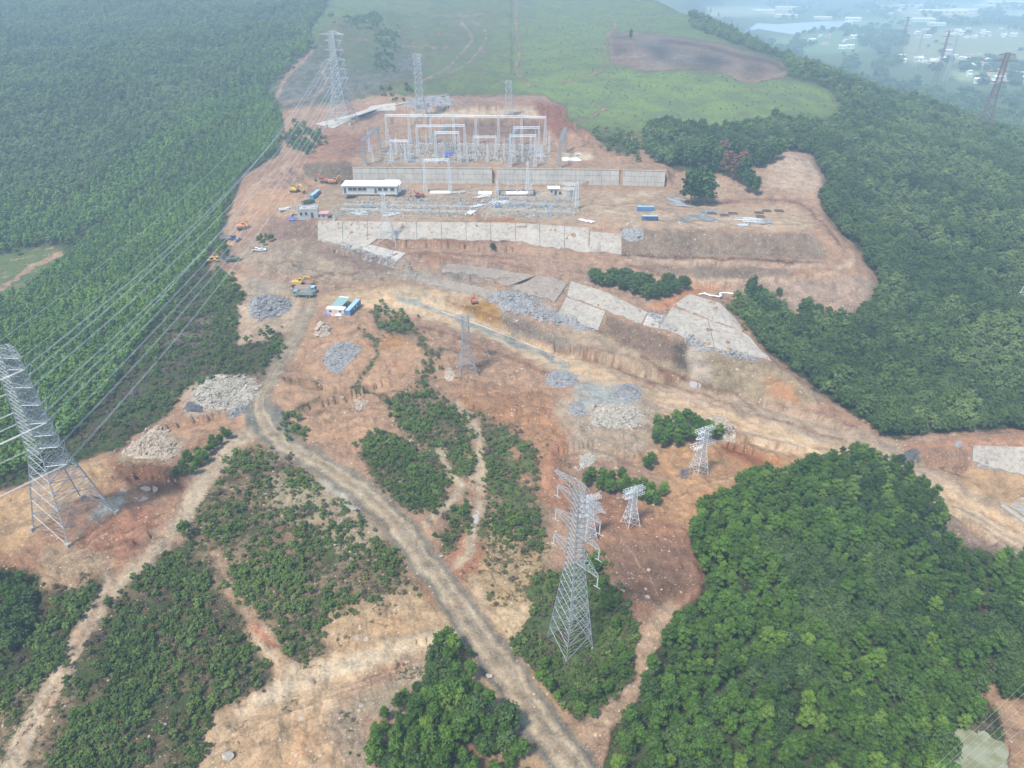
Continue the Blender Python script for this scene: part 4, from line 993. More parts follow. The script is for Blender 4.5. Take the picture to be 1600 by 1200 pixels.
# ------------------------------------------------------------------ trees
def crown_mesh(name, mat, seed, h, w, z0, clumps, leaves, lsize, shape='round', flatness=.38):
    """crown of many leaf sprays set on uneven clumps; unit metres"""
    rg = np.random.default_rng(seed)
    V = []; F = []; L = []
    cz = z0 + (h - z0) * .52
    cen = []
    for k in range(clumps):
        t = (k + .5) / clumps; ph = k * 2.399963 + rg.uniform(-.3, .3)
        if shape == 'cone': zz = z0 + (h - z0) * t; rr = w * .5 * (1 - t) ** .7 * rg.uniform(.5, 1)
        elif shape == 'dome': zz = z0 + (h - z0) * (.25 + .7 * t); rr = w * .46 * math.sqrt(max(0, 1 - (t * .97) ** 2)) * rg.uniform(.75, 1.1)
        else:
            u = 1 - 2 * t * .88; zz = cz + (h - z0) * .42 * u; rr = w * .38 * math.sqrt(max(0.02, 1 - u * u)) * rg.uniform(.7, 1.15)
        cr = w * rg.uniform(.17, .27) * (1 if shape != 'cone' else (.55 + .6 * (1 - t)))
        cen.append((rr * math.cos(ph), rr * math.sin(ph), zz, cr))
    cen.append((0, 0, cz, w * .30)); cen.append((0, 0, cz + (h - z0) * .22, w * .24))
    def quad(p, n, s, val):
        n = n / (np.linalg.norm(n) + 1e-9)
        a = np.cross(n, rg.normal(size=3)); a /= np.linalg.norm(a) + 1e-9; b = np.cross(n, a)
        k = len(V); s1 = s * rg.uniform(.6, 1.1); s2 = s * rg.uniform(.5, .95)
        V.extend([p - a * s1, p - b * s2 + n * s * .1, p + a * s1, p + b * s2 + n * s * .1]); F.append((k, k + 1, k + 2, k + 3)); L.append(val)
    for ci, (cx, cy, cz_, cr) in enumerate(cen):
        c = np.array((cx, cy, cz_)); base = rg.uniform(0, .5)
        n = leaves if ci < clumps else leaves // 2
        # inner body so that one does not look through the clump
        m = 6; k0 = len(V)
        ring = []
        for j, (zr, rr_) in enumerate(((-.7, .0), (-.35, .62), (.3, .66), (.75, .0))):
            if rr_ == 0: V.append(c + np.array((0, 0, zr * cr * .9))); ring.append([len(V) - 1])
            else:
                rid = []
                for q in range(m):
                    a_ = 2 * math.pi * (q + .5 * j) / m
                    V.append(c + np.array((math.cos(a_) * rr_, math.sin(a_) * rr_, zr)) * cr * .85 * rg.uniform(.85, 1.1)); rid.append(len(V) - 1)
                ring.append(rid)
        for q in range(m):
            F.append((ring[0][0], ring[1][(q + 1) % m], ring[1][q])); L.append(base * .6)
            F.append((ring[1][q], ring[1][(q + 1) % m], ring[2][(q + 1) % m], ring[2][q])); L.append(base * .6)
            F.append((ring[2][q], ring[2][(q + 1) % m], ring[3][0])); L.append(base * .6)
        for k in range(n):
            d = rg.normal(size=3); d /= np.linalg.norm(d)
            if d[2] < -.35: d[2] *= -.6
            p = c + d * cr * rg.uniform(.72, 1.12) * np.array((1, 1, .92))
            quad(p, d * (1 - flatness) + np.array((0, 0, .35)) + rg.normal(size=3) * flatness * .8, lsize, base + rg.uniform(0, .5) + (.35 if rg.uniform() < (p[2] - z0) / (h - z0) - .35 else 0))  # lighter sprays toward the top: new growth, and sunlit crown tops painted in
    me = bpy.data.meshes.new(name); me.from_pydata([tuple(map(float, v)) for v in V], [], F)
    at = me.attributes.new('leaf', 'FLOAT', 'FACE'); at.data.foreach_set('value', L)
    me.materials.append(M[mat]); me.update()
    return me
def trunk_mesh(name, h, r, w, seed=0, mat='bark'):
    rg = random.Random(seed); b = MB()
    pts = [(0, 0, -.4), (rg.uniform(-.1, .1), rg.uniform(-.1, .1), h * .4), (rg.uniform(-.25, .25), rg.uniform(-.25, .25), h * .85)]
    b.tube(pts, [r, r * .75, r * .3], 6)
    for k in range(4):
        a = k * 1.7 + rg.uniform(-.4, .4); z = h * (.35 + .12 * k)
        b.tube([(0, 0, z), (math.cos(a) * w * .22, math.sin(a) * w * .22, z + h * .13), (math.cos(a) * w * .36, math.sin(a) * w * .36, z + h * .24)], [r * .45, r * .3, r * .12], 4)
    return b.mesh(name, mat)

# unit shapes (metres at scale 1)
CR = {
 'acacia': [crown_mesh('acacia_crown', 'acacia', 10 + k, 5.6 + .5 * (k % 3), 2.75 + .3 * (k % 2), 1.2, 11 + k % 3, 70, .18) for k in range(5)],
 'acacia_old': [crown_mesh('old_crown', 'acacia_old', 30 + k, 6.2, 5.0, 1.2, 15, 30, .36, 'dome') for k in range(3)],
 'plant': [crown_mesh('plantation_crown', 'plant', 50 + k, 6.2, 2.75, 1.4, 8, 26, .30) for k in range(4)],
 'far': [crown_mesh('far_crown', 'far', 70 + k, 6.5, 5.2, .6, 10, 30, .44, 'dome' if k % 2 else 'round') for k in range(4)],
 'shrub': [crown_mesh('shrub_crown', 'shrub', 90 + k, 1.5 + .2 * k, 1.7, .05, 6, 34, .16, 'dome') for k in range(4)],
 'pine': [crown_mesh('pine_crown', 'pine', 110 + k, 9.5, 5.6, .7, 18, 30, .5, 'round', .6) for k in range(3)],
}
TR = {'acacia': trunk_mesh('acacia_trunk', 5.2, .12, 3.6, 1), 'acacia_old': trunk_mesh('old_trunk', 5.6, .18, 5, 2), 'pine': trunk_mesh('pine_trunk', 9, .2, 5, 3), 'plant': trunk_mesh('plantation_trunk', 5.5, .1, 3, 4)}

POOLMASK = sum(poly_mask(p[1], 1) for p in POOLS)
def scatter(mask, spacing, jitter=.42, rmin=60, rmax=2500, thr=.5, dens=False, rows=None, grow=None, xr=None, hidden=False, clump=None):
    """jittered planting grid in the world, kept where the cover map says so; spacing may grow with distance"""
    out = []
    bands = grow or [(rmin, rmax, spacing)]
    for r0, r1, sp in bands:
        xs = np.arange(-r1, r1, sp); ys = np.arange(0, r1, sp)
        X, Y = np.meshgrid(xs, ys)
        if rows is not None:
            c_, s_ = math.cos(rows), math.sin(rows); X, Y = X * c_ - Y * s_, X * s_ + Y * c_
        X = X + RNG.uniform(-1, 1, X.shape) * sp * jitter; Y = Y + RNG.uniform(-1, 1, Y.shape) * sp * jitter
        r = np.hypot(X, Y); m = (r >= r0) & (r < r1) & (Y > 10)
        X, Y, r = X[m], Y[m], r[m]
        Z = H(X, Y); px, py = proj(X, Y, Z)
        m = (px > -70) & (px < 1670) & (py > -55) & (py < 1255)
        X, Y, Z, px, py = X[m], Y[m], Z[m], px[m], py[m]
        wob = np.clip(450.0 / np.hypot(X, Y), .12, 3)
        d = msample(mask, px + fbm(X, Y, 9, 2, 71) * 2.5 * wob, py + fbm(X, Y, 9, 2, 77) * 2 * wob)
        if clump: d = d * np.clip(1 + fbm(X, Y, clump, 3, 5) * 1.6, 0, 2)
        m = (d > RNG.uniform(0, 1, d.shape)) if dens else (d > thr)
        out.append(np.stack([X[m], Y[m], Z[m], px[m], py[m]], 1))
    out = np.concatenate(out)
    return out[msample(POOLMASK, out[:, 3], out[:, 4]) < .3]

def stuff(name, pts, scl, meshes, label, cat, zoff=0.0, tilt=.12):
    """one object that stands for what nobody could count"""
    n = len(pts)
    if n == 0: return None
    me = bpy.data.meshes.new(name); me.vertices.add(n)
    co = pts[:, :3].astype(np.float32).copy(); co[:, 2] += zoff
    me.vertices.foreach_set('co', co.ravel())
    def att(nm, ty, key, arr): a = me.attributes.new(nm, ty, 'POINT'); a.data.foreach_set(key, np.ascontiguousarray(arr, np.float32).ravel() if ty != 'INT' else arr.astype(np.int32))
    att('scl', 'FLOAT_VECTOR', 'vector', scl if scl.ndim == 2 else np.repeat(scl[:, None], 3, 1))
    rot = np.stack([RNG.normal(0, tilt, n), RNG.normal(0, tilt, n), RNG.uniform(0, 6.283, n)], 1)
    att('rot', 'FLOAT_VECTOR', 'vector', rot); att('idx', 'INT', 'value', RNG.integers(0, len(meshes), n))
    o = bpy.data.objects.new(name, me); COL.objects.link(o)
    ng = bpy.data.node_groups.new(name, 'GeometryNodeTree')
    ng.interface.new_socket(name='Geometry', in_out='INPUT', socket_type='NodeSocketGeometry')
    ng.interface.new_socket(name='Geometry', in_out='OUTPUT', socket_type='NodeSocketGeometry')
    N = ng.nodes; Lk = ng.links
    gi = N.new('NodeGroupInput'); go = N.new('NodeGroupOutput'); jn = N.new('GeometryNodeJoinGeometry')
    def na(nm, ty): a = N.new('GeometryNodeInputNamedAttribute'); a.data_type = ty; a.inputs[0].default_value = nm; return a
    sa, ra, ia = na('scl', 'FLOAT_VECTOR'), na('rot', 'FLOAT_VECTOR'), na('idx', 'INT')
    for k, ms in enumerate(meshes):
        po = bpy.data.objects.new('source_' + name, ms)
        oi = N.new('GeometryNodeObjectInfo'); oi.inputs['Object'].default_value = po; oi.inputs['As Instance'].default_value = True
        ip = N.new('GeometryNodeInstanceOnPoints')
        cmpn = N.new('FunctionNodeCompare'); cmpn.data_type = 'INT'; cmpn.operation = 'EQUAL'
        ci = [s for s in cmpn.inputs if s.enabled]
        Lk.new(ia.outputs[0], ci[0]); ci[1].default_value = k
        Lk.new(gi.outputs[0], ip.inputs['Points']); Lk.new(cmpn.outputs[0], ip.inputs['Selection'])
        Lk.new(oi.outputs['Geometry'], ip.inputs['Instance'])
        Lk.new(ra.outputs[0], ip.inputs['Rotation']); Lk.new(sa.outputs[0], ip.inputs['Scale'])
        Lk.new(ip.outputs[0], jn.inputs[0])
    Lk.new(jn.outputs[0], go.inputs[0])
    md = o.modifiers.new('scatter', 'NODES'); md.node_group = ng
    return tag(o, label, cat, kind='stuff')

def tree_at(x, y, kind, s, label, group=None, cat='tree', name=None, k=None, mat=None, sxy=None):
    k = random.randrange(len(CR[kind])) if k is None else k
    r = bpy.data.objects.new(name or 'tree', None); COL.objects.link(r)
    r.location = (x, y, ground(x, y) - .1); r.rotation_euler = (0, 0, random.uniform(0, 6.28)); sx = s * (sxy or 1)
    r.scale = (sx, sx, s)
    tag(r, label, cat, group)
    part('trunk', TR[kind], r)
    cm = CR[kind][k]
    c = part('crown', cm, r)
    if mat: c.material_slots[0].link = 'OBJECT'; c.material_slots[0].material = M[mat]
    return r

def sizes(pts, mean, sd): return np.clip(RNG.normal(mean, sd, len(pts)), mean * .6, mean * 1.6)

# --- near wood: the nearest 300 trees one by one, the rest as one wood
P_ = scatter(NEARW, 2.65, rmax=320)
vis = (P_[:, 3] > -10) & (P_[:, 3] < 1610) & (P_[:, 4] > -10) & (P_[:, 4] < 1212)
o_ = np.argsort(-np.where(vis, P_[:, 4], -1))
wood_sets = {
 'right': ('bright green young acacia in the dense wood in the lower right corner', 'young acacias of the lower right wood'),
 'mid': ('bright green young acacia in the small wood left of the road at the bottom edge', 'young acacias of the small wood by the road'),
 'left': ('tall green acacia in the dark wood at the left edge below the big pylon', 'acacias at the left edge')}
for q in o_[:300]:
    x, y, z, px, py = P_[q]
    lb, gr = wood_sets['right' if px > 870 else 'mid' if px > 300 else 'left']
    s = float(np.clip(random.gauss(.92, .22), .5, 1.45) * (1 + .28 * fbm(x, y, 14, 3, 33)))
    if random.random() < .1: tree_at(x, y, 'acacia_old', s * .95, lb.replace('bright green young acacia', 'dark broad tree').replace('tall green acacia', 'broad dark tree').replace('filling', 'at'), 'broad ' + gr, name='acacia_tree')
    else: tree_at(x, y, 'acacia', s, lb, gr, name='acacia_tree')
rest = P_[o_[300:]]
big = fbm(rest[:, 0], rest[:, 1], 22, 3, 8) > .25
stuff('acacia_wood', rest[~big], sizes(rest[~big], .92, .22) * (1 + .28 * fbm(rest[~big][:, 0], rest[~big][:, 1], 14, 3, 33)), CR['acacia'], 'dense bright green acacia wood at the lower right beside the dirt road', 'wood')
stuff('mixed_wood', rest[big], sizes(rest[big], .72, .13), CR['acacia_old'], 'darker broad crowned trees among the lower right acacia wood', 'wood')
# --- plantation on the left
P_ = scatter(YOUNG, 3.0, jitter=.3, rmin=150, rmax=1000, grow=[(120, 420, 3.2), (420, 1000, 3.6)], rows=R(12))
stuff('plantation', P_, sizes(P_, 1.0, .15), CR['plant'], 'even green tree plantation on the slope left of the work site', 'plantation')
# --- hillside forest on the left
P_ = scatter(LEFTF, 5, grow=[(200, 620, 3.9), (620, 1000, 5.2), (1000, 1500, 7.0), (1500, 2100, 9.5)])
r_ = np.hypot(P_[:, 0], P_[:, 1])
sc = np.interp(r_, [300, 620, 1000, 1500, 2100], [.95, 1.0, 1.15, 1.4, 1.9]) * np.clip(RNG.normal(1, .16, len(r_)), .6, 1.5)
edge = msample(poly_mask([(430, 112), (486, 60), (488, 88), (424, 158), (378, 182), (298, 240), (245, 292), (175, 342), (108, 388), (78, 388), (0, 414), (0, 330), (130, 300), (260, 210), (380, 130)], 8), P_[:, 3], P_[:, 4])
m_ = edge > RNG.uniform(.2, .8, len(edge))
stuff('hillside_forest', P_[~m_], sc[~m_], CR['far'], 'hazy natural forest covering the hillside at the upper left', 'forest')
stuff('tall_plantation', P_[m_], sc[m_] * 1.25, CR['plant'], 'taller grey green plantation belt between the young plantation and the hillside forest', 'plantation')
# --- forest on the right
P_ = scatter(RIGHTF * (1 - SPARSE * .62), 4.4, grow=[(150, 450, 3.7), (450, 800, 4.6), (800, 1100, 5.6), (1100, 1700, 7)], dens=True)
r_ = np.hypot(P_[:, 0], P_[:, 1])
v_ = fbm(P_[:, 0], P_[:, 1], 30, 3, 88)
sc = np.interp(r_, [150, 450, 800, 1700], [.8, .92, 1.1, 1.5]) * np.clip(RNG.normal(1, .22, len(r_)), .5, 1.7) * (1 + .22 * v_)
m_ = (v_ > .1) & (r_ < 900)
stuff('mixed_forest', P_[~m_], sc[~m_], CR['far'], 'hazy mixed forest running down the ridge on the right', 'forest')
stuff('broadleaf_forest', P_[m_], sc[m_] * 1.02, CR['acacia_old'], 'fresh green rounded trees in the hollow right of the excavated slope', 'forest')
# --- belt of pines between the green hill and the lower platform
P_ = scatter(poly_mask([(1008, 245), (1010, 205), (1060, 192), (1130, 205), (1215, 192), (1240, 205), (1235, 238), (1185, 262), (1120, 264), (1046, 262)], 2), 4.6, rmax=800)
# --- shrubs: nearest 300 one by one
P_ = scatter(BUSH, 1.55, rmax=1100, dens=True, grow=[(60, 260, 1.22), (260, 450, 1.7), (450, 1200, 3.6)], clump=9)
o_ = np.argsort(-np.where((P_[:, 4] < 1203) & (P_[:, 3] > 0) & (P_[:, 3] < 1600), P_[:, 4], -1))
for q in o_[:300]:
    x, y, z, px, py = P_[q]
    zone = 0 if px < 200 else 1 if px < 560 else 2
    s = random.uniform(.5, 1.05)
    o = bpy.data.objects.new('shrub', random.choice(CR['shrub'])); COL.objects.link(o)
    o.location = (x, y, z); o.rotation_euler = (0, 0, random.uniform(0, 6.28)); o.scale = (s, s, s * random.uniform(.85, 1.2))
    tag(o, ('green shrub by the narrow dirt path in the bottom left corner', 'green shrub on the stony scrub slope along the bottom edge', 'green shrub beside the lower end of the dirt road')[zone], 'shrub', ('shrubs by the bottom left path', 'shrubs on the scrub slope', 'shrubs by the road')[zone])
rest = P_[o_[300:]]; r_ = np.hypot(rest[:, 0], rest[:, 1])
stuff('scrub', rest, sizes(rest, .78, .22) * np.interp(r_, [100, 300, 600], [.9, 1.3, 2.6]), CR['shrub'], 'low green scrub spread between the dirt tracks', 'scrub')
# thin ground shrubs that follow the grassy cover
P_ = scatter(np.clip(veg - .2, 0, 1) * (1 - np.clip(YOUNG + LEFTF + RIGHTF + NEARW, 0, 1)) * .85, 1.5, rmax=420, dens=True, grow=[(60, 240, 1.35), (240, 420, 2.0)], clump=5)
stuff('undergrowth', P_, sizes(P_, .42, .13) * np.interp(np.hypot(P_[:, 0], P_[:, 1]), [100, 400], [1, 1.5]), CR['shrub'], 'small weeds and seedlings over the open ground', 'undergrowth')
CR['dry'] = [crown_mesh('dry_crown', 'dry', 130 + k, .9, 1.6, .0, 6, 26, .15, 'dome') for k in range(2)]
P_ = scatter(np.clip(veg - .2, 0, 1) * (1 - np.clip(YOUNG + LEFTF + RIGHTF + NEARW, 0, 1)) * .5, 1.6, rmax=420, dens=True, grow=[(60, 240, 1.5), (240, 420, 2.2)], clump=6)
stuff('dry_scrub', P_, sizes(P_, .7, .25) * np.interp(np.hypot(P_[:, 0], P_[:, 1]), [100, 400], [1, 1.6]), CR['dry'], 'dry brownish brush among the green scrub', 'brush')
P_ = scatter(np.clip(veg - .6, 0, 1) * poly_mask(HILL, 4), 9, rmax=1500, dens=True, grow=[(600, 1500, 6.5)])
stuff('meadow_tufts', P_, sizes(P_, .55, .2), CR['shrub'], 'tufts of taller herbs over the green hill', 'grass')

# --- single trees one can tell apart
def tree_px(px, py, kind, hm, label, group=None, name='tree', mat=None, sxy=None, k=None, cat='tree'):
    g = G(px, py); base = {'acacia': 5.8, 'acacia_old': 6.2, 'pine': 9.5}[kind]
    return tree_at(g.x, g.y, kind, hm / base, label, group, name=name, mat=mat, sxy=sxy, k=k, cat=cat)
tree_px(292, 838, 'acacia_old', 5.8, 'lone round dark green tree at the edge of the left excavated pad', name='round_tree', sxy=.82)
tree_px(1078, 320, 'pine', 23, 'left of the two big dark green trees standing on the work platform', name='large_tree', sxy=.95, k=0)
tree_px(1100, 321, 'pine', 21, 'right of the two big dark green trees standing on the work platform', name='large_tree', sxy=1.0, k=1)
tree_px(1092, 314, 'pine', 22, 'tallest dark green tree behind the pair on the work platform', name='large_tree', sxy=1.0, k=2)
tree_px(1168, 300, 'pine', 15, 'green tree in front of the reddish brown pines by the dug slope', name='pine_tree', sxy=.9, k=1)
tree_px(1180, 304, 'pine', 12, 'smaller green tree right of the reddish pines by the dug slope', name='pine_tree', sxy=.8, k=0)
for i, (a, b, h, mt) in enumerate([(1078, 262, 17, None), (1100, 268, 19, None), (1120, 270, 18, None), (1135, 275, 17, 'brown_leaf'), (1150, 282, 17, 'brown_leaf'), (1160, 288, 18, None), (1128, 255, 16, 'brown_leaf'), (1160, 268, 15, 'brown_leaf'), (1058, 258, 15, None), (1185, 262, 14, None), (1200, 256, 14, None), (1212, 250, 15, None), (1105, 250, 17, None), (1145, 255, 17, None), (1172, 256, 16, None)]):
    lb = 'reddish brown dying pine at the edge of the trees behind the work platform' if mt else 'dark green pine at the edge of the trees behind the work platform'
    tree_px(a, b, 'pine', h, lb, 'dying pines behind the platform' if mt else 'green pines behind the platform', 'pine_tree', mat=mt, sxy=.95)
def grove(pts, kind, hs, lb, gr, name, **k):
    for i, (a, b) in enumerate(pts):
        for q in range(2 if hs < 6.6 else 1): tree_px(a + q * random.uniform(-5, 5), b + q * random.uniform(-4, 4), kind, hs * random.uniform(.85, 1.3), lb, gr, name, **dict({'sxy': 1.15}, **k))
grove([(930, 440), (940, 442), (950, 446), (958, 440), (966, 446), (972, 452), (982, 450), (990, 458), (998, 452), (1005, 458), (1014, 462), (1020, 466), (1028, 460), (1036, 462), (1046, 456), (1046, 448), (1056, 456), (1066, 450), (978, 442), (1000, 447), (1010, 452)], 'acacia_old', 6.5, 'dark bushy tree in the row between the lower bench and the sprayed concrete slope', 'trees in the row above the sprayed concrete', 'bushy_tree')
grove([(1025, 690), (1035, 700), (1045, 690), (1058, 698), (1068, 688), (1080, 690), (1040, 672), (1055, 665), (1070, 660), (1082, 668), (1095, 676), (1105, 682), (1030, 678), (1062, 678), (1090, 688), (1118, 686)], 'acacia', 6.5, 'green tree in the clump behind the rightmost short pylon', 'trees behind the rightmost short pylon', 'clump_tree')
grove([(915, 760), (925, 752), (938, 765), (950, 770), (940, 748), (955, 755), (968, 768), (980, 762), (990, 772), (1000, 782), (1012, 788), (1024, 786), (1034, 776), (1018, 772), (1004, 765), (985, 780), (970, 750), (1008, 730), (1016, 724)], 'acacia', 4.6, 'green tree in the clump between the two middle short pylons', 'trees between the short pylons', 'clump_tree')
grove([(280, 748), (290, 740), (302, 742), (300, 728), (312, 730), (325, 712), (338, 702), (345, 694), (355, 686), (285, 732), (296, 722), (312, 716), (330, 700), (350, 682), (322, 722)], 'acacia', 4.0, 'green bushy tree in the strip between the left track and the orange pit', 'bushy trees by the left track', 'bushy_tree')
grove([(1172, 468), (1180, 478), (1188, 486), (1196, 492), (1176, 455), (1204, 498), (1214, 490), (1168, 462), (1184, 468)], 'pine', 8, 'slim dark tree at the left tip of the forest hollow', 'slim trees at the hollow tip', 'slim_tree', sxy=.7)
tree_px(1216, 462, 'acacia_old', 4.5, 'single small shrubby tree on the bare lower slope', name='small_tree')
grove([(408, 376), (416, 372), (422, 378), (412, 384), (404, 380)], 'acacia', 3.6, 'green bush on the verge above the two parked white pickups', 'bushes above the white pickups', 'bushy_tree')
grove([(342, 400), (350, 396), (356, 402), (346, 392), (352, 388)], 'acacia', 5, 'bright green tree beside the grey parked lorry', 'trees by the grey lorry', 'bushy_tree')
grove([(456, 212), (464, 208), (470, 216), (478, 226), (490, 222), (500, 218), (484, 232), (470, 232), (496, 228), (458, 218)], 'acacia', 7, 'green tree on the small island of trees right of the plantation path', 'trees on the small island', 'bushy_tree')
grove([(895, 1095), (905, 1115), (915, 1100), (925, 1120), (930, 1090), (940, 1060), (950, 1080), (960, 1050), (968, 1020), (972, 1060), (960, 985), (950, 955), (940, 920), (930, 895), (975, 1040), (985, 1030), (845, 1065), (860, 1080), (850, 1045), (870, 1095)], 'acacia', 3.6, 'leafy tree on the grassy plot right of the centre pylon', 'leafy trees around the centre pylon', 'leafy_tree')
tree_px(770, 390, 'acacia_old', 4, 'tiny green bush on the bare earth below the long concrete slope', name='bush')
sky_trees = [(1092, 8), (1100, 14), (1110, 18), (1122, 24), (1132, 30), (1143, 36), (1152, 40), (1170, 50), (1182, 58), (1190, 60), (1205, 70), (1218, 76), (1228, 80), (1240, 86), (1258, 94), (1282, 102), (1302, 108), (1322, 112), (1345, 122), (1370, 130), (1395, 138), (1420, 150), (1450, 160), (1478, 168)]
for a, b in sky_trees: tree_px(a, b + 3, 'pine', random.uniform(11, 17), 'thin tree standing out on the ridge line against the hazy plain', 'trees on the ridge line', 'ridge_tree', sxy=.75)
tree_px(1366, 122, 'pine', 15, 'taller dark tree on the right flank of the ridge', name='ridge_tree')
tree_px(985, 62, 'pine', 12, 'lone tree at the top edge of the burnt clearing', name='lone_tree', sxy=.7)

# ------------------------------------------------------------------ rocks
def rock_mesh(name, mat, seed, s=1.0):
    rg = np.random.default_rng(seed); b = MB()
    import itertools
    P = []
    for k in range(14):
        d = rg.normal(size=3); d /= np.linalg.norm(d); P.append(d * s * .5 * rg.uniform(.75, 1.15) * np.array((1, .8, .7)))
    import bmesh
    bm = bmesh.new()
    for p in P: bm.verts.new(p)
    r = bmesh.ops.convex_hull(bm, input=bm.verts)
    bmesh.ops.delete(bm, geom=[v for v in bm.verts if not v.link_faces], context='VERTS')
    me = bpy.data.meshes.new(name); bm.to_mesh(me); bm.free(); me.materials.append(M[mat]); return me
RK = {m: [rock_mesh(m + '_stone', m, 200 + k + i * 10) for k in range(4)] for i, m in enumerate(('rock', 'rock_grey', 'rock_white', 'rock_dark'))}
def stone_pts(mask, sp, rmax=600, rmin=60, clump=None):
    return scatter(mask, sp, rmin=rmin, rmax=rmax, dens=True, clump=clump)
SM = np.clip(stn - .22, 0, 1) * (1 - np.clip(veg * .5, 0, 1)) * np.clip(.55 + fbm(*np.meshgrid(np.arange(veg.shape[1]), np.arange(veg.shape[0])), 40, 3, 4), .1, 1.6)
P_ = scatter(SM * .34, 1.1, rmax=700, dens=True, grow=[(60, 230, .95), (230, 420, 1.5), (420, 720, 2.6)], clump=6)
sc = np.exp(RNG.normal(math.log(.30), .45, len(P_))) * np.interp(np.hypot(P_[:, 0], P_[:, 1]), [100, 300, 700], [.8, 1.25, 2.4])
stuff('loose_stones', P_, np.clip(sc, .1, 2.2), RK['rock'], 'pale loose stones strewn over the bare earth', 'stones', tilt=.5)
def pile(name, poly, mat, sp, size, label, cat='rock pile', hgt=1.0, dens=.9, base=True):
    """a heap: a low mound with its own stones, one object"""
    mk = poly_mask(poly, 1)
    cx = sum(p[0] for p in poly) / len(poly); cy = sum(p[1] for p in poly) / len(poly)
    c = G(cx, cy); rr = math.hypot(c.x, c.y)
    sp *= .86; size *= .85
    xs = [G(*p) for p in poly]; x0, x1 = min(p.x for p in xs), max(p.x for p in xs); y0, y1 = min(p.y for p in xs), max(p.y for p in xs)
    ext = max(x1 - x0, y1 - y0, 1)
    cen = Vector(((x0 + x1) / 2, (y0 + y1) / 2, 0))
    X, Y = np.meshgrid(np.arange(x0, x1, sp), np.arange(y0, y1, sp))
    X = (X + RNG.uniform(-.5, .5, X.shape) * sp).ravel(); Y = (Y + RNG.uniform(-.5, .5, Y.shape) * sp).ravel()
    Z = H(X, Y); px, py = proj(X, Y, Z)
    soft = poly_mask(poly, 6 if rr > 250 else 10)
    wv = min(3.0, 450 / rr) * 1.6; d = msample(mk, px + fbm(X, Y, 5, 3, 5) * 3 * wv, py + fbm(X, Y, 5, 3, 6) * 2.4 * wv); dd = msample(soft, px, py)
    m = ((d > .5) & (RNG.uniform(0, 1, len(X)) < dens)) | ((dd > .12) & (RNG.uniform(0, 1, len(X)) < .12))
    X, Y, Z, dd = X[m], Y[m], Z[m], dd[m]
    Z = Z + np.clip((dd - .35) / .65, 0, 1) * hgt * (1 + .35 * fbm(X, Y, 3, 2, 9))
    b = MB(); z0 = ground(cen.x, cen.y)
    gx, gy = np.meshgrid(np.linspace(x0, x1, 15), np.linspace(y0, y1, 15)); gz = H(gx, gy); qx, qy = proj(gx, gy, gz); gd = msample(soft, qx, qy)
    gz = gz + np.where(gd > .3, .05 + np.clip((gd - .3) / .7, 0, 1) * hgt * .8, -1.2)
    b.add([(float(u) - cen.x, float(v) - cen.y, float(w) - z0) for u, v, w in zip(gx.ravel(), gy.ravel(), gz.ravel())], [(j * 15 + i, j * 15 + i + 1, (j + 1) * 15 + i + 1, (j + 1) * 15 + i) for j in range(14) for i in range(14)])
    for x, y, z in zip(X, Y, Z):
        s = size * math.exp(random.gauss(-.1, .5)); src = random.choice(RK[mat])
        a = random.uniform(0, 6.28); t = Matrix.Rotation(a, 3, 'Z') @ Matrix.Rotation(random.uniform(-.6, .6), 3, 'X')
        b.add([tuple(t @ (v.co * s) + Vector((x - cen.x, y - cen.y, z - z0))) for v in src.vertices], [tuple(p.vertices) for p in src.polygons])
    if not b.v: return
    o = b.build(name, mat, loc=(cen.x, cen.y, z0)); tag(o, label, cat)
    return o
pile('rock_pile', [(388, 470), (420, 462), (450, 468), (458, 480), (440, 492), (400, 500), (390, 490)], 'rock_grey', .95, 1.25, 'horseshoe heap of blue grey crushed rock left of the road bend', hgt=1.6)
pile('rock_pile', [(300, 630), (310, 600), (335, 588), (380, 588), (404, 600), (400, 622), (380, 635), (340, 642)], 'rock_white', .75, 1.0, 'flat heap of whitish broken rock beside the road junction', hgt=1.0)
pile('gravel_pile', [(352, 648), (385, 632), (386, 642), (362, 655)], 'rock_grey', .5, .6, 'small light grey gravel heap at the right corner of the whitish rock heap', hgt=.9)
pile('gravel_pile', [(292, 628), (318, 632), (318, 645), (290, 645)], 'rock_dark', .5, .6, 'dark gravel heap at the left corner of the whitish rock heap', hgt=.5)
pile('rubble_pile', [(185, 712), (220, 690), (245, 668), (262, 672), (250, 690), (285, 702), (265, 718), (215, 715)], 'rock', .7, 1.0, 'spread of pale boulders along the rim above the left pad', hgt=.8)
pile('rock_pile', [(505, 560), (520, 540), (545, 534), (568, 545), (550, 562), (530, 585), (512, 580)], 'rock_grey', .75, .75, 'thin spread of light grey stones on the first terraced plot', hgt=.3)
pile('boulder_pile', [(493, 512), (505, 506), (516, 512), (514, 524), (500, 526), (493, 520)], 'rock', 1.1, 1.7, 'heap of big tan boulders on the plot below the blue container', hgt=1.4)
pile('boulder_pile', [(552, 630), (562, 624), (574, 632), (570, 640), (556, 640)], 'rock', .75, 1.2, 'small heap of tan boulders on the lower square plot', hgt=1.0)
pile('boulder_pile', [(695, 582), (706, 578), (712, 588), (704, 596), (695, 592)], 'rock', .75, 1.0, 'small heap of pale boulders left of the slender pylon', hgt=.9)
pile('rubble_pile', [(918, 650), (935, 638), (975, 632), (1000, 640), (1010, 655), (985, 668), (945, 668), (925, 662)], 'rock_white', .7, 1.15, 'heap of whitish boulders in front of the grey gravel heaps', hgt=1.3)
pile('gravel_pile', [(960, 606), (985, 600), (1004, 610), (1000, 622), (975, 628), (958, 618)], 'rock_grey', .6, .7, 'rounded grey gravel heap behind the whitish boulders', hgt=1.6)
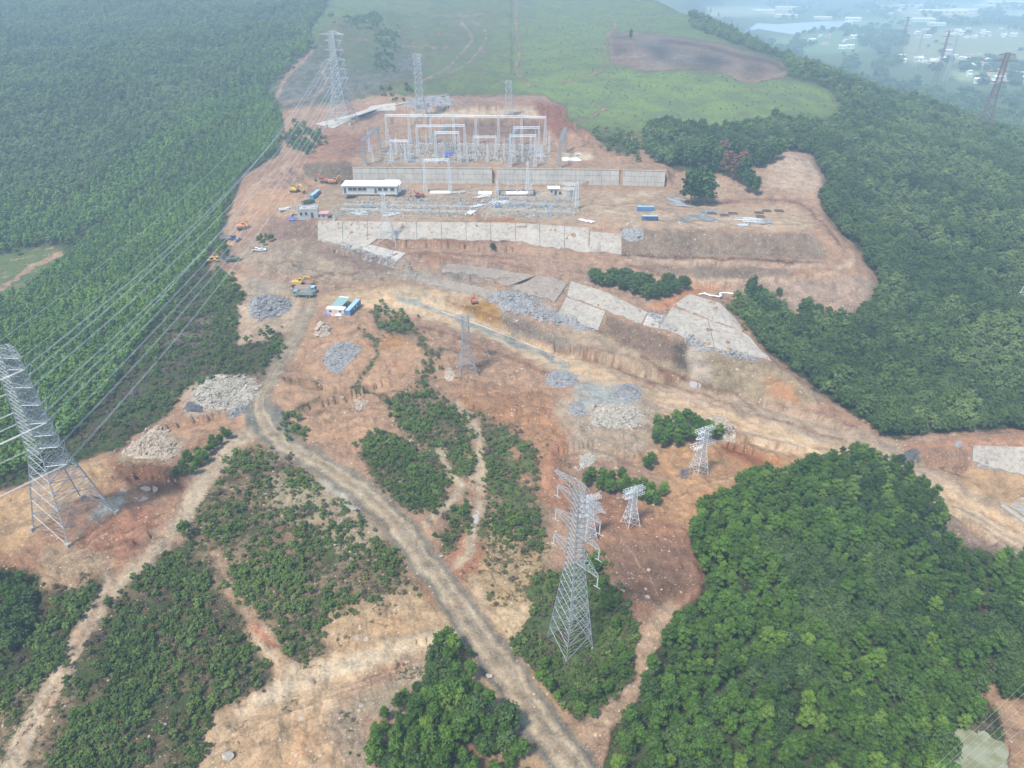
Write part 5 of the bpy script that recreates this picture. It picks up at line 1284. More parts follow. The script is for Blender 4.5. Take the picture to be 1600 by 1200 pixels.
pile('gravel_pile', [(888, 632), (905, 628), (918, 640), (908, 652), (892, 648)], 'rock_grey', .55, .65, 'small round grey gravel heap left of the whitish boulders', hgt=1.4)
pile('rubble_pile', [(880, 578), (905, 590), (900, 600), (870, 606), (850, 600), (862, 582)], 'rock_grey', 1.0, 1.0, 'loose grey rubble beside the lower side of the haul road', hgt=.4)
pile('riprap_bank', [(755, 462), (800, 455), (840, 470), (868, 488), (910, 502), (940, 516), (925, 520), (880, 508), (830, 500), (790, 488)], 'rock_grey', 1.2, 1.25, 'long bank of grey riprap left of the first sprayed concrete slope', 'riprap', hgt=.5)
pile('riprap_bank', [(1008, 486), (1035, 494), (1056, 508), (1058, 520), (1040, 512), (1012, 496)], 'rock_grey', 1.1, 1.3, 'upper grey riprap patch between the two sprayed concrete slopes', 'riprap', hgt=.5)
pile('riprap_bank', [(1060, 524), (1085, 520), (1110, 545), (1150, 548), (1180, 558), (1195, 568), (1160, 562), (1120, 552), (1080, 540)], 'rock_grey', 1.1, 1.3, 'grey riprap strip along the foot of the right sprayed concrete slope', 'riprap', hgt=.5)
pile('riprap_bank', [(968, 362), (990, 356), (1008, 362), (1005, 374), (985, 378), (974, 370)], 'rock_grey', 1.5, 1.3, 'grey rubble at the right end of the long concrete slope', 'riprap', hgt=.3)
pile('riprap_bank', [(515, 380), (540, 382), (600, 400), (640, 412), (660, 418), (610, 412), (560, 398)], 'rock_grey', 1.2, 1.3, 'line of grey stones below the left drainage chute', 'riprap', hgt=.3)
pile('rubble_pile', [(1490, 692), (1502, 688), (1506, 698), (1494, 700)], 'rock_grey', .7, .8, 'tiny grey stone heap above the concrete slope at the right edge', hgt=.5)
pile('brush_heap', [(1415, 705), (1430, 702), (1440, 712), (1428, 722), (1412, 716)], 'rock_dark', .6, .8, 'dark heap of torn roots beside the haul road on the right', 'brush heap', hgt=1.2)
pile('riprap_bank', [(1518, 722), (1550, 724), (1600, 745), (1600, 752), (1550, 732), (1518, 727)], 'rock_grey', .8, .8, 'narrow strip of grey stones under the concrete slope at the right edge', 'riprap', hgt=.2)
pile('rubble_pile', [(640, 155), (700, 148), (712, 162), (690, 172), (650, 170), (620, 162)], 'rock_grey', 2.4, 1.8, 'grey rock field behind the tall slender tower', hgt=.5)
pile('rubble_pile', [(900, 725), (925, 705), (935, 715), (910, 735)], 'rock_white', .8, .9, 'pale stones on the slope left of the clump behind the short pylons', hgt=.4)
pile('rubble_pile', [(1105, 655), (1130, 650), (1150, 675), (1150, 692), (1130, 690)], 'rock', .9, 1.0, 'stones and twigs at the right side of the tree clump', hgt=.5)
for i, (a, b, s, mt, lb) in enumerate([(358, 1184, 3.0, 'rock_white', 'large pale boulder at the bottom edge of the stony slope'), (256, 1136, 1.6, 'rock_white', 'pale grey boulder among the shrubs at the lower left'), (765, 1058, 1.9, 'rock_white', 'white boulder on the left verge of the dirt road'),
        (523, 853, 1.7, 'rock', 'round tan boulder in the middle of the scrub left of the road'), (937, 768, 1.7, 'rock', 'largest round boulder at the foot of the tree clump by the short pylons'), (958, 767, 1.3, 'rock', 'second round boulder right of the largest one by the tree clump'), (1021, 790, 1.6, 'rock', 'pinkish boulder at the right end of the tree clump by the short pylons'),
        (1135, 682, 2.0, 'rock', 'tan boulder beside the twigs right of the rightmost short pylon'), (540, 850, .9, 'rock_grey', 'grey slab near the round tan boulder'), (535, 622, 1.6, 'rock_white', 'white boulder on the wall of the lower square plot'), (536, 455, 1.8, 'rock_white', 'white boulder left of the two dump trucks'), (672, 705, 1.2, 'rock', 'boulder on the scrub plot right of the dense green patch'),
        (690, 870, 1.3, 'rock_white', 'pale boulder on the right verge of the dirt road')]):
    g = G(a, b); m = random.choice(RK[mt]); o = bpy.data.objects.new('boulder', m); COL.objects.link(o); o.location = (g.x, g.y, g.z + s * .18); o.scale = (s, s, s); o.rotation_euler = (0.2, .1, i * 1.3); tag(o, lb, 'boulder')
for i, (pp, lb) in enumerate([([(1055, 738), (1080, 732), (1088, 738), (1062, 748)], 'dead brushwood at the foot of the rightmost short pylon'), ([(1105, 660), (1150, 668), (1148, 680), (1120, 680)], 'grey twiggy brush on the right side of the tree clump')]):
    pile('brushwood', pp, 'rock_dark', .8, .9, lb, 'brushwood', hgt=.5)
# ------------------------------------------------------------------ lattice pylons
def sq(hw, z, rot=0): return [Vector((math.cos(math.pi / 4 + k * math.pi / 2 + rot) * hw * 1.41421, math.sin(math.pi / 4 + k * math.pi / 2 + rot) * hw * 1.41421, z)) for k in range(4)]
def width_at(prof, z):
    for (z0, w0), (z1, w1) in zip(prof[:-1], prof[1:]):
        if z <= z1: return w0 + (w1 - w0) * (z - z0) / (z1 - z0)
    return prof[-1][1]
def lattice_body(prof, panels, rl, rb, sub=True, zb=0.0):
    """prof: (z, half width); panels: heights of the panel joints"""
    b = MB()
    zs = panels
    for z0, z1 in zip(zs[:-1], zs[1:]):
        w0, w1 = width_at(prof, z0), width_at(prof, z1); A, B = sq(w0, z0), sq(w1, z1); zm = (z0 + z1) / 2; Mx = sq(width_at(prof, zm), zm)
        for k in range(4):
            n = (k + 1) % 4
            b.bar(A[k], B[k], rl, 4, caps=False)
            b.bar(A[k], B[n], rb, 3, caps=False); b.bar(A[n], B[k], rb, 3, caps=False)
            b.bar(B[k], B[n], rb, 3, caps=False)
            if sub and z1 - z0 > 3.2:
                c = (A[k] + A[n] + B[k] + B[n]) / 4
                for e0, e1 in ((A[k], B[k]), (A[n], B[n])):
                    b.bar((e0 + e1) / 2, c, rb * .75, 3, caps=False)
                    b.bar((e0 * 3 + e1) / 4, (e0 if False else A[k] if e0 is A[k] else A[n]) * .5 + c * .5, rb * .7, 3, caps=False)
                    b.bar((e0 + e1 * 3) / 4, (B[k] if e0 is A[k] else B[n]) * .5 + c * .5, rb * .7, 3, caps=False)
        if sub: b.bar(B[0], B[2], rb * .8, 3, caps=False); b.bar(B[1], B[3], rb * .8, 3, caps=False)
    return b
def cross_arm(side, z, root_hw, L, depth, r, tipw=.25, drop=0.0, flat=False):
    """tapering box truss along +-x"""
    b = MB(); n = max(3, int(L / 1.5))
    def fr(t):
        x = side * (root_hw + (L - root_hw) * t); hw = root_hw + (tipw - root_hw) * t
        lo = z + drop * t; hi = z + depth * (1 - t * (0 if flat else .92)) + drop * t
        return [Vector((x, -hw, lo)), Vector((x, hw, lo)), Vector((x, hw, hi)), Vector((x, -hw, hi))]
    F_ = [fr(k / n) for k in range(n + 1)]
    for a, c in zip(F_[:-1], F_[1:]):
        for q in range(4): b.bar(a[q], c[q], r, 4 if q < 2 else 3, caps=False)
        for q, w in ((0, 1), (1, 2), (2, 3), (3, 0)): b.bar(a[q], c[w], r * .7, 3, caps=False)
        b.bar(c[0], c[1], r * .7, 3, caps=False); b.bar(c[1], c[2], r * .6, 3, caps=False); b.bar(c[0], c[3], r * .6, 3, caps=False)
    return b
def insulator(p, q, r=.16):
    b = MB(); p, q = Vector(p), Vector(q); n = 9
    b.bar(p, q, .05, 4)
    for k in range(n):
        a = p.lerp(q, (k + .5) / n); d = (q - p).normalized() * .07
        b.bar(a - d, a + d, r, 7, r * .7)
    return b
def zs_geo(z0, z1, first, ratio):
    out = [z0]; s = first
    while out[-1] + s < z1 - s * .4: out.append(out[-1] + s); s = max(s * ratio, 1.5)
    out.append(z1); return out
TOWERS = {}
def pylon(key, pos, rz, prof, arms, label, group=None, rl=.14, rb=.07, mat='steel', first=6.0, ratio=.84, ins=None, foot=.8, sub=True, hang=3.0, name='pylon', leg_drop=0.0):
    x, y, z = pos
    t = thing(name, (x, y, z), rz, label, 'pylon', group)
    H_ = prof[-1][0]
    # the feet stand on the real ground
    b = lattice_body(prof, zs_geo(prof[0][0], H_, first, ratio), rl, rb, sub)
    c, s_ = math.cos(rz), math.sin(rz)
    feet = []
    for p in sq(prof[0][1], 0):
        gx, gy = x + p.x * c - p.y * s_, y + p.x * s_ + p.y * c
        gz = ground(gx, gy) - z; feet.append((p.x, p.y, gz))
        b.bar((p.x, p.y, 0.02), (p.x * 1.005, p.y * 1.005, gz), rl * 1.1, 4)
    b.build('lattice_body', mat, t)
    if foot:
        for p in feet: MB().box((p[0], p[1], p[2] + foot * .15), (foot, foot, foot * .9), taper=.8).build('footing', 'footing', t)
    tips = {}
    for i, (az, L, depth, kind) in enumerate(arms):
        for side in (-1, 1):
            if kind == 'R' and side < 0 or kind == 'L' and side > 0: continue
            hw = width_at(prof, az)
            cross_arm(side, az, hw, L, depth, rb * 1.25, flat=(kind == 'flat'), tipw=(hw if kind == 'flat' else .22)).build('cross_arm', mat, t)
            tip = Vector((side * L, 0, az)); low = tip
            if ins == 'hang' and kind != 'top': low = tip + Vector((0, 0, -hang)); insulator(tip, low).build('insulator_string', 'glassy', t); MB().bar(low + Vector((-.9, -.25, 0)), low + Vector((.9, .25, 0)), .09, 4).build('clamp', mat, t)
            tips[(i, side)] = (x + low.x * c - low.y * s_, y + low.x * s_ + low.y * c, z + low.z)
    TOWERS[key] = (t, tips)
    return t

# big strain tower on the left pad
PL = Vector((-136.3, 166.4, 0)); PL.z = ground(PL.x, PL.y)
la = [(60.0, 6.6, 1.3, 'top'), (56.5, 6.2, 1.5, ''), (51.0, 6.6, 1.7, ''), (45.5, 7.0, 1.8, ''), (39.5, 6.6, 1.8, ''), (35.5, 7.2, 1.8, ''), (31.5, 7.6, 1.9, ''), (25.5, 8.2, 1.9, '')]
pylon('left', PL, R(-25.5), [(0, 8.25), (20, 4.7), (27, 3.4), (45, 2.5), (61.5, 1.9)], la, 'giant grey lattice pylon with eight short arm levels on the orange left edge pad', rl=.21, rb=.085, first=6.2, ratio=.87, foot=1.7, name='strain_pylon', mat='steel')
# pylon in the centre foreground
PC = Vector((14.8, 120.7, 0)); PC.z = ground(PC.x, PC.y)
ang = math.atan2(-6.8, 4.5)
pylon('centre', PC, ang, [(0, 4.15), (27.5, 1.7), (33, 1.45), (51.5, .95)], [(30.6, 8.3, 1.9, ''), (38.8, 8.0, 1.9, ''), (46.2, 7.6, 1.9, ''), (49.8, 8.8, 1.6, 'top')], 'tall slim grey lattice pylon with pointed arms, standing in grass in the centre foreground', rl=.12, rb=.055, first=4.6, ratio=.9, ins='hang', hang=3.2, foot=.55)
# three short angle pylons
def short_pylon(key, bx, by, tx, ty, rz, label, w=2.3, arms=None, **k):
    g = G(bx, by)
    # height from the pixel of the top
    best = min(np.arange(4, 80, .25), key=lambda h: abs(proj(g.x, g.y, g.z + h)[1] - ty))
    h = float(best); TOWERS[key + '_h'] = h
    arms = arms(h) if arms else []
    prof = k.pop('prof', None); prof = prof(h) if prof else [(0, w), (h * .55, w * .42), (h, w * .34)]
    return pylon(key, (g.x, g.y, g.z), rz, prof, arms, label, **k)
sa_ = lambda h: [(h * .62, 5.0, 1.0, 'flat'), (h * .80, 3.6, 1.0, ''), (h * .95, 4.0, .8, 'flat')]
short_pylon('s1', 1091, 737, 1096, 669, R(28), 'rightmost of the three short white pylons, on orange earth with a wide lower arm', w=2.5, arms=sa_, mat='steel_bright', rl=.12, rb=.065, first=2.6, ratio=.92, foot=.5)
short_pylon('s2', 985, 818, 988, 762, R(24), 'middle of the three short white pylons, on red earth below the tree clump', w=2.2, arms=lambda h: [(h * .80, 3.6, .8, 'flat'), (h * .94, 3.6, .8, 'flat')], mat='steel_bright', rl=.11, rb=.06, first=2.4, ratio=.92, foot=.5)
short_pylon('s3', 918, 842, 918, 776, R(22), 'leftmost of the three short white pylons, partly hidden behind the tall centre pylon', w=2.3, arms=lambda h: [(h * .62, 4.2, .9, 'flat'), (h * .80, 3.2, .8, ''), (h * .94, 3.4, .8, 'flat')], mat='steel_bright', rl=.11, rb=.06, first=2.4, ratio=.92, foot=.5)
# slender unfinished pylons
slim = lambda h: [(0, 5.2), (h * .35, 2.1), (h * .9, 1.35), (h, 1.35)]
short_pylon('m1', 730, 580, 725, 492, R(12), 'slender unfinished pylon with a small flat head on the dirt above the middle plots', prof=lambda h: [(0, 3.9), (h * .45, 1.7), (h, 1.2)], arms=lambda h: [(h * .97, 3.9, .7, 'flat')], mat='steel', rl=.14, rb=.075, first=4.2, ratio=.88, foot=.9)
short_pylon('m2', 605, 374, 598, 302, R(5), 'slim grey pylon at the foot of the long concrete slope below the platform', prof=lambda h: [(0, 5.2), (h * .45, 1.6), (h, .8)], arms=lambda h: [(h * .97, 1.6, .6, 'flat')], mat='steel_bright', rl=.11, rb=.06, first=5, ratio=.88, foot=1.0)
short_pylon('m3', 658, 184, 655, 84, R(0), 'tall slender tower with five ring like arm levels behind the gantries', prof=lambda h: [(0, 5.6), (h * .22, 3.0), (h, 2.4)], arms=lambda h: [(h * q, 3.6, 1.4, 'flat') for q in (.42, .56, .70, .84, .955)], mat='steel_dull', rl=.28, rb=.14, first=7, ratio=.9, foot=1.5, sub=False)
short_pylon('m4', 795, 182, 794, 126, R(0), 'shorter grey tower behind the right half of the gantries', prof=lambda h: [(0, 4.4), (h * .3, 2.6), (h, 2.0)], arms=lambda h: [(h * q, 3.0, 1.3, 'flat') for q in (.55, .75, .93)], mat='steel_dull', rl=.26, rb=.13, first=6, ratio=.9, foot=1.5, sub=False)
# the big tower on the far pad at the end of the line
g = G(535, 192)
hf = float(min(np.arange(20, 140, .5), key=lambda h: abs(proj(g.x, g.y, g.z + h)[1] - 48)))
fa = [(hf * q, hf * l, 1.8, '' if i else 'top') for i, (q, l) in enumerate(((.965, .14), (.90, .10), (.80, .11), (.70, .12), (.60, .12), (.50, .13)))]
pylon('far', (g.x, g.y, g.z), R(-8), [(0, hf * .15), (hf * .32, hf * .065), (hf * .5, hf * .05), (hf, hf * .03)], fa, 'giant hazy lattice pylon on a concrete pad where the long power lines end', rl=.32, rb=.15, first=hf * .14, ratio=.84, foot=3, mat='steel_dull', name='strain_pylon')
# far pylons beyond the ridge
def far_pylon(key, bx, by, tx, ty, label, Y=None, z=None, w=5.5, mat='steel_red', arms=(.64, .77, .9), L=11, **k):
    if Y: p = Vector(PY(bx, by, Y))
    else: p = G(bx, by)
    if z is not None: p.z = z
    h = float(min(np.arange(20, 150, .5), key=lambda h: abs(proj(p.x, p.y, p.z + h)[1] - ty)))
    pylon(key, (p.x, p.y, p.z), R(-20), [(0, w), (h * .5, w * .42), (h, w * .25)], [(h * q, L, 1.6, '') for q in arms] + [(h * .975, L * .7, 1.2, 'top')], label, rl=k.get('rl', .30), rb=k.get('rb', .13), first=9, ratio=.86, mat=mat, foot=0, sub=False, group=k.get('group'))
far_pylon('r1', 1534, 208, 1562, 82, 'dark tall pylon rising from the forest near the upper right corner', w=5.8, L=10)
far_pylon('r2', 1458, 138, 1478, 48, 'pair of dark legs pylon beyond the ridge, tallest of the hazy cluster', w=4.5, L=11, rl=.4, rb=.16)
far_pylon('r3', 1476, 128, 1493, 54, 'paler thin pylon just right of the tallest one beyond the ridge', w=4.5, L=10, mat='steel_dull', rl=.35)
far_pylon('r4', 1428, 105, 1436, 48, 'faint pylon just left of the tallest one beyond the ridge', w=4.5, L=9, mat='steel_dull', rl=.4)
far_pylon('r5', 1404, 88, 1412, 26, 'leftmost faint pylon on the hazy plain beyond the ridge', w=5, L=11, rl=.5, rb=.2)
# pylon cut by the right edge
g = G(1608, 478)
pylon('edge', (g.x, g.y, g.z), R(10), [(0, 5.0), (22, 2.6), (44, 1.4)], [(30, 8, 1.5, ''), (37, 7, 1.5, '')], 'white lattice pylon cut off by the right edge of the picture above the forest hollow', rl=.2, rb=.1, mat='steel_bright', foot=1.2, sub=False)

# ------------------------------------------------------------------ conductors
def wire(a, b, sag, label, group, r=.05, pair=0.0, n=28, ext0=0.0, ext1=0.0, mat='wire'):
    a, b = Vector(a), Vector(b)
    d = (b - a); side = Vector((-d.y, d.x, 0)).normalized()
    m = MB()
    for o in ((-pair / 2, pair / 2) if pair else (0,)):
        pts = []
        for k in range(n + 1):
            t = -ext0 + (1 + ext0 + ext1) * k / n
            p = a + d * t + side * o; p.z -= sag * 4 * t * (1 - t) if 0 <= t <= 1 else sag * 4 * t * (1 - t)
            pts.append(p - a)
        m.tube(pts, r, 4)
    o = m.build('power_line', mat, loc=a); return tag(o, label, 'power line', group)
names = ['earth wire', 'uppermost', 'second', 'third', 'fourth', 'fifth', 'sixth', 'lowest']
tl, tf = TOWERS['left'][1], TOWERS['far'][1]
fk = [0, 1, 2, 3, 3, 4, 4, 5]
for i in range(8):
    for side in ((1, -1) if i in (0, 3, 6) else (1,)):
        a = Vector(tl[(i, side)]); b = Vector(tf[(fk[i], side)]); b.z -= (3 if i in (4, 6) else 0)
        rr = .045 if i == 0 else .055
        dvec = (b - a).normalized()
        wire(a + dvec * (0 if i == 0 else 3.0), b, 14, '%s conductor running from the %s side of the left pylon to the far pad' % (names[i] if i else 'topmost thin', 'right' if side > 0 else 'left'), 'conductors over the plantation', r=rr, pair=0 if i == 0 else .5, n=40)
        if i:
            insulator(a, a + dvec * 3.0, .17).build('insulator_string', 'glassy', None)
            o = bpy.data.objects[-1] if False else None
# strain insulators are parts of the tower: hand them over
for o in [o for o in COL.objects if o.name.startswith('insulator_string') and o.parent is None]:
    o.parent = TOWERS['left'][0]; o.matrix_parent_inverse = (Matrix.Translation(PL) @ Matrix.Rotation(R(-25.5), 4, 'Z')).inverted()
for i in range(1, 8):
    a = Vector(tl[(i, 1)]); dv = (Vector(tf[(fk[i], 1)]) - a).normalized(); back = Vector((-.55, -.83, 0))
    b = MB(); p0, p1 = a + dv * 3.0, Vector(tl[(i, 1)]) + back * 2.6
    pts = [p0.lerp(p1, t) + Vector((.5, -.5, -3.2 * math.sin(math.pi * t))) - PL for t in [k / 8 for k in range(9)]]
    rot = Matrix.Rotation(R(25.5), 3, 'Z')
    b.tube([rot @ p for p in pts], .05, 4).build('jumper_loop', 'wire', TOWERS['left'][0])
for i in range(8):
    for side in (1, -1) if i in (1, 4, 7) else (-1,):
        a = Vector(tl[(i, side)]); b = a + Vector((-190, -150, -8))
        wire(a, b, 9, '%s conductor leaving the %s side of the left pylon towards the picture edge' % (names[i] if i else 'topmost thin', 'right' if side > 0 else 'left'), 'conductors leaving at the left edge', r=.05, pair=0 if i == 0 else .5, n=16)
# the line that crosses over the lower right wood
def cross(p1, z1, p2, z2, sag, label, gr, r=.009, pair=.42, ext1=1.6, ext0=1.6):
    wire(PZ(*p1, z1), PZ(*p2, z2), sag, label, gr, r=r, pair=pair, n=36, mat='wire_dark' if r < .0125 else 'wire', ext0=ext0, ext1=ext1)
LBL = ['uppermost', 'second', 'third', 'fourth', 'fifth', 'lowest']
for i, (p1, p2) in enumerate([((1108, 950), (1354, 779)), ((1054, 1029), (1421, 758)), ((1000, 1131), (1458, 790)), ((1000, 1177), (1446, 837)), ((1017, 1200), (1442, 862)), ((1150, 890), (1330, 766))]):
    dz = [36, 34, 33, 32, 32, 40][i]
    cross(p1, dz, p2, dz, .6, '%s twin conductor crossing over the lower right wood' % LBL[i], 'conductors over the lower right wood', pair=.45 if i != 2 else .5)
for i, (p1, p2) in enumerate([((1458, 1200), (1600, 1068)), ((1470, 1203), (1600, 1083)), ((1485, 1203), (1605, 1098)), ((1500, 1205), (1610, 1110)), ((1515, 1205), (1610, 1128)), ((1560, 1200), (1610, 1160))]):
    cross(p1, 30, p2, 28, .5, '%s thin wire crossing above the pond in the lower right corner' % LBL[i], 'wires above the pond', r=.014, pair=0)
for i, (p1, p2) in enumerate([((640, 902), (700, 880)), ((655, 935), (765, 880)), ((600, 1012), (780, 912)), ((470, 1095), (700, 960)), ((800, 1200), (960, 1090)), ((830, 1215), (1000, 1100))]):
    cross(p1, 26, p2, 27, .3, '%s thin wire crossing over the dirt road in the foreground' % LBL[i], 'wires over the dirt road', r=.012, pair=0)
# long spans down the right side of the valley
for i, (p1, p2) in enumerate([((1320, 760), (1600, 560)), ((1340, 800), (1600, 640)), ((1420, 640), (1600, 500))]):
    cross(p1, 26, p2, 26, 1.0, ['upper', 'middle', 'lower'][i] + ' pair of conductors over the forest hollow at the right', 'conductors over the hollow', r=.012, pair=.5, ext1=.4, ext0=0.0)
# ------------------------------------------------------------------ walls and sprayed concrete slopes
def drape(name, top, bot, mat, label, cat, n=24, m=6, th=.35, joints=0, lift=.18):
    """a slab lying on the slope between two lines given on the photograph; every point stands on the real ground"""
    def along(pl, t):
        L = [math.hypot(pl[i + 1][0] - pl[i][0], pl[i + 1][1] - pl[i][1]) for i in range(len(pl) - 1)]; s = t * sum(L)
        for i, l in enumerate(L):
            if s <= l or i == len(L) - 1: f = s / l; return (pl[i][0] + (pl[i + 1][0] - pl[i][0]) * f, pl[i][1] + (pl[i + 1][1] - pl[i][1]) * f)
            s -= l
    P = [[None] * (n + 1) for _ in range(m + 1)]
    for i in range(n + 1):
        a, c = along(top, i / n), along(bot, i / n); je = 1.6 if mat in ('shot', 'facing') else 0; c = (c[0], c[1] + random.uniform(-je, je) * 1.4); A, C_ = G(*a), G(*c)
        for j in range(m + 1):
            t = j / m; q = A.lerp(C_, t); gz = ground(q.x, q.y); P[j][i] = Vector((q.x, q.y, max(gz, q.z)))
    c0 = P[m // 2][n // 2].copy(); b = MB(); V = []; W = n + 1
    for j in range(m + 1):
        for i in range(W): V.append(P[j][i] - c0 + Vector((0, -.1, lift)))
    k = len(V)
    for j in range(m + 1):
        for i in range(W): V.append(P[j][i] - c0 + Vector((0, .15, lift - th - .5)))
    Fs = []
    for j in range(m):
        for i in range(n):
            a = j * W + i; Fs.append((a, a + W, a + W + 1, a + 1)); Fs.append((k + a, k + a + 1, k + a + W + 1, k + a + W))
    for i in range(n): Fs.append((i + 1, k + i + 1, k + i, i)); a = m * W + i; Fs.append((a, k + a, k + a + 1, a + 1))
    for j in range(m): a = j * W; Fs.append((a, k + a, k + a + W, a + W)); a = j * W + n; Fs.append((a + W, k + a + W, k + a, a))
    b.add([tuple(v) for v in V], Fs)
    root = b.build(name, mat, loc=c0, smooth=False); tag(root, label, cat)
    if joints:
        for q in range(1, joints):
            i = round(n * q / joints)
            if 0 < i < n: MB().tube([P[j][i] - c0 + Vector((0, -.13, lift + .03)) for j in range(m + 1)], .13, 4).build('joint', 'joint', root)
    return root
drape('concrete_slope', [(497, 345), (640, 347), (800, 348), (920, 356)], [(497, 378), (640, 373), (800, 376), (920, 396)], 'shot', 'long sprayed concrete slope under the front edge of the work platform', 'concrete slope', n=44, joints=11)
drape('concrete_slope', [(922, 362), (971, 366)], [(920, 393), (971, 396)], 'shot', 'smooth pale concrete panel at the right end of the long concrete slope', 'concrete slope', n=8)
drape('drain_slope', [(497, 372), (590, 372)], [(555, 390), (566, 386)], 'shot', 'sprayed concrete wedge below the left end of the long concrete slope', 'concrete slope', n=8, m=4)
drape('drain_chute', [(572, 381), (634, 396)], [(566, 389), (618, 410)], 'concrete', 'short pale concrete chute panel on the bench below the slim pylon', 'concrete slope', n=8, m=3)
drape('drain_channel', [(586, 369), (594, 371)], [(563, 384), (570, 388)], 'footing', 'narrow pale concrete gutter dropping from the long concrete slope', 'channel', n=2, m=4, lift=.5)
drape('stone_facing', [(845, 431), (888, 441)], [(800, 452), (866, 472)], 'facing', 'weathered grey stone facing just left of the first tilted concrete slope', 'stone facing', n=12, m=5, lift=.25)
drape('stone_facing', [(700, 412), (770, 420), (836, 431)], [(690, 424), (760, 436), (795, 448)], 'facing', 'upper weathered grey stone facing on the bench above the orange dump area', 'stone facing', n=16, m=4, lift=.25)
drape('stone_facing', [(655, 430), (740, 446), (800, 462), (862, 478)], [(650, 440), (740, 460), (795, 478), (866, 496)], 'facing', 'long low weathered stone facing running towards the first tilted concrete slope', 'stone facing', n=22, m=4, lift=.2)
drape('concrete_slope', [(892, 440), (945, 456), (1012, 489)], [(886, 463), (935, 480), (1002, 507)], 'shot', 'upper pale half of the first tilted concrete slope in the middle of the site', 'concrete slope', n=16, m=4, lift=.3)
drape('concrete_slope', [(885, 465), (946, 487)], [(868, 497), (934, 516)], 'shot', 'lower stained half of the first tilted concrete slope in the middle of the site', 'concrete slope', n=10, m=6, lift=.3)
drape('concrete_slope', [(1014, 490), (1036, 494)], [(1004, 508), (1028, 514)], 'concrete', 'small clean concrete panel between the two big tilted concrete slopes', 'concrete slope', n=4, m=3, lift=.3)
drape('concrete_slope', [(1078, 460), (1125, 474), (1150, 500)], [(1052, 478), (1110, 500), (1160, 518)], 'shot', 'upper half of the second tilted concrete slope below the coiled white hose', 'concrete slope', n=12, m=4, lift=.3)
drape('concrete_slope', [(1050, 480), (1110, 502), (1162, 520)], [(1030, 512), (1100, 540), (1205, 565)], 'shot', 'lower half of the second tilted concrete slope with a square orange hole', 'concrete slope', n=16, m=6, joints=2, lift=.3)
drape('concrete_slope', [(1520, 697), (1640, 700)], [(1519, 722), (1640, 755)], 'shot', 'curved sprayed concrete slope cut by the right edge of the picture', 'concrete slope', n=14, m=5, joints=0, lift=.3)
drape('concrete_slope', [(1610, 768), (1640, 775)], [(1576, 790), (1640, 830)], 'shot', 'grey concrete slab corner at the right edge below the curved slope', 'concrete slope', n=6, m=4, lift=.3)
drape('kerb_channel', [(1566, 788), (1610, 818)], [(1562, 791), (1605, 822)], 'footing', 'pale concrete drain kerb below the slab corner at the right edge', 'channel', n=6, m=1, lift=.45)
drape('drain_kerb', [(690, 487), (760, 512), (850, 548), (888, 566)], [(689, 488.6), (759, 513.6), (849, 549.6), (887, 567.6)], 'concrete', 'long pale concrete drain kerb along the upper side of the haul road', 'channel', n=24, m=1, lift=.5)
drape('concrete_pad', [(545, 180), (600, 163), (640, 160)], [(492, 194), (522, 201), (545, 180)], 'concrete', 'pale sprayed concrete apron under the giant far pylon', 'concrete slope', n=12, m=5, lift=.35)
drape('concrete_pad', [(580, 166), (618, 161)], [(572, 174), (618, 173)], 'concrete', 'pale sprayed concrete band right of the giant far pylon', 'concrete slope', n=6, m=3, lift=.35)
drape('culvert_slab', [(1545, 470), (1580, 478)], [(1545, 478), (1580, 486)], 'concrete', 'small grey concrete slab in the forest near the right edge', 'slab', n=3, m=2, lift=1.5)
# square hole in the slope: a shallow box of orange earth with a rim
g = G(1149, 520); hole = thing('excavated_hole', (g.x, g.y, g.z), R(-15), 'square orange pit cut in the second tilted concrete slope', 'pit')
MB().box((0, 0, .45), (6.0, 5.0, .3)).build('earth', 'planks', hole); MB().box((0, 2.6, .7), (6.4, .5, .6)).box((-3.1, 0, .7), (.5, 5, .6)).build('rim', 'footing', hole)

# the tall retaining wall between the platforms
def wall(pa, pb, zt, zb, label, nj):
    A, B = Vector(PZ(pa[0], pa[1], zt)), Vector(PZ(pb[0], pb[1], zt)); d = (B - A); L = d.length; d.normalize(); nrm = Vector((d.y, -d.x, 0))
    rz = math.atan2(d.y, d.x); h = zt - zb + .6
    t = thing('retaining_wall', (A.x, A.y, zb - .6), rz, label, 'retaining wall')
    b = MB(); b.prism([(0, 0)], 0, 0) if False else None
    vs = [(0, -1.9, 0), (L, -1.9, 0), (L, 4.2, 0), (0, 4.2, 0), (0, -.3, h), (L, -.3, h), (L, 4.2, h - .5), (0, 4.2, h - .5)]
    b.add(vs, [(0, 3, 2, 1), (4, 5, 6, 7), (0, 1, 5, 4), (1, 2, 6, 5), (2, 3, 7, 6), (3, 0, 4, 7)]).build('wall_body', 'concrete', t)
    MB().box((L / 2, .1, h + .2), (L + .3, 1.3, .4)).build('coping', 'footing', t)
    for k in range(1, nj):
        x = L * k / nj; j = MB(); j.add([(x - .06, -1.95, 0), (x + .06, -1.95, 0), (x + .06, -.34, h - .02), (x - .06, -.34, h - .02)], [(0, 1, 2, 3)]).build('joint', 'joint', t)
    for fz in (.33, .66):
        z = h * fz; y = -1.9 + 1.6 * fz - .03
        MB().box((L / 2, y, z), (L, .03, .10)).build('pour_line', 'joint', t)
    return t
wall((551, 262), (769, 263.4), 24.2, 13.6, 'longest left section of the tall concrete retaining wall behind the white roofed building', 16)
wall((776, 263.6), (968, 265.6), 24.2, 13.6, 'middle section of the tall concrete retaining wall behind the round tanks', 14)
wall((974, 266), (1040, 267.6), 24.2, 13.6, 'short right end section of the tall concrete retaining wall', 5)

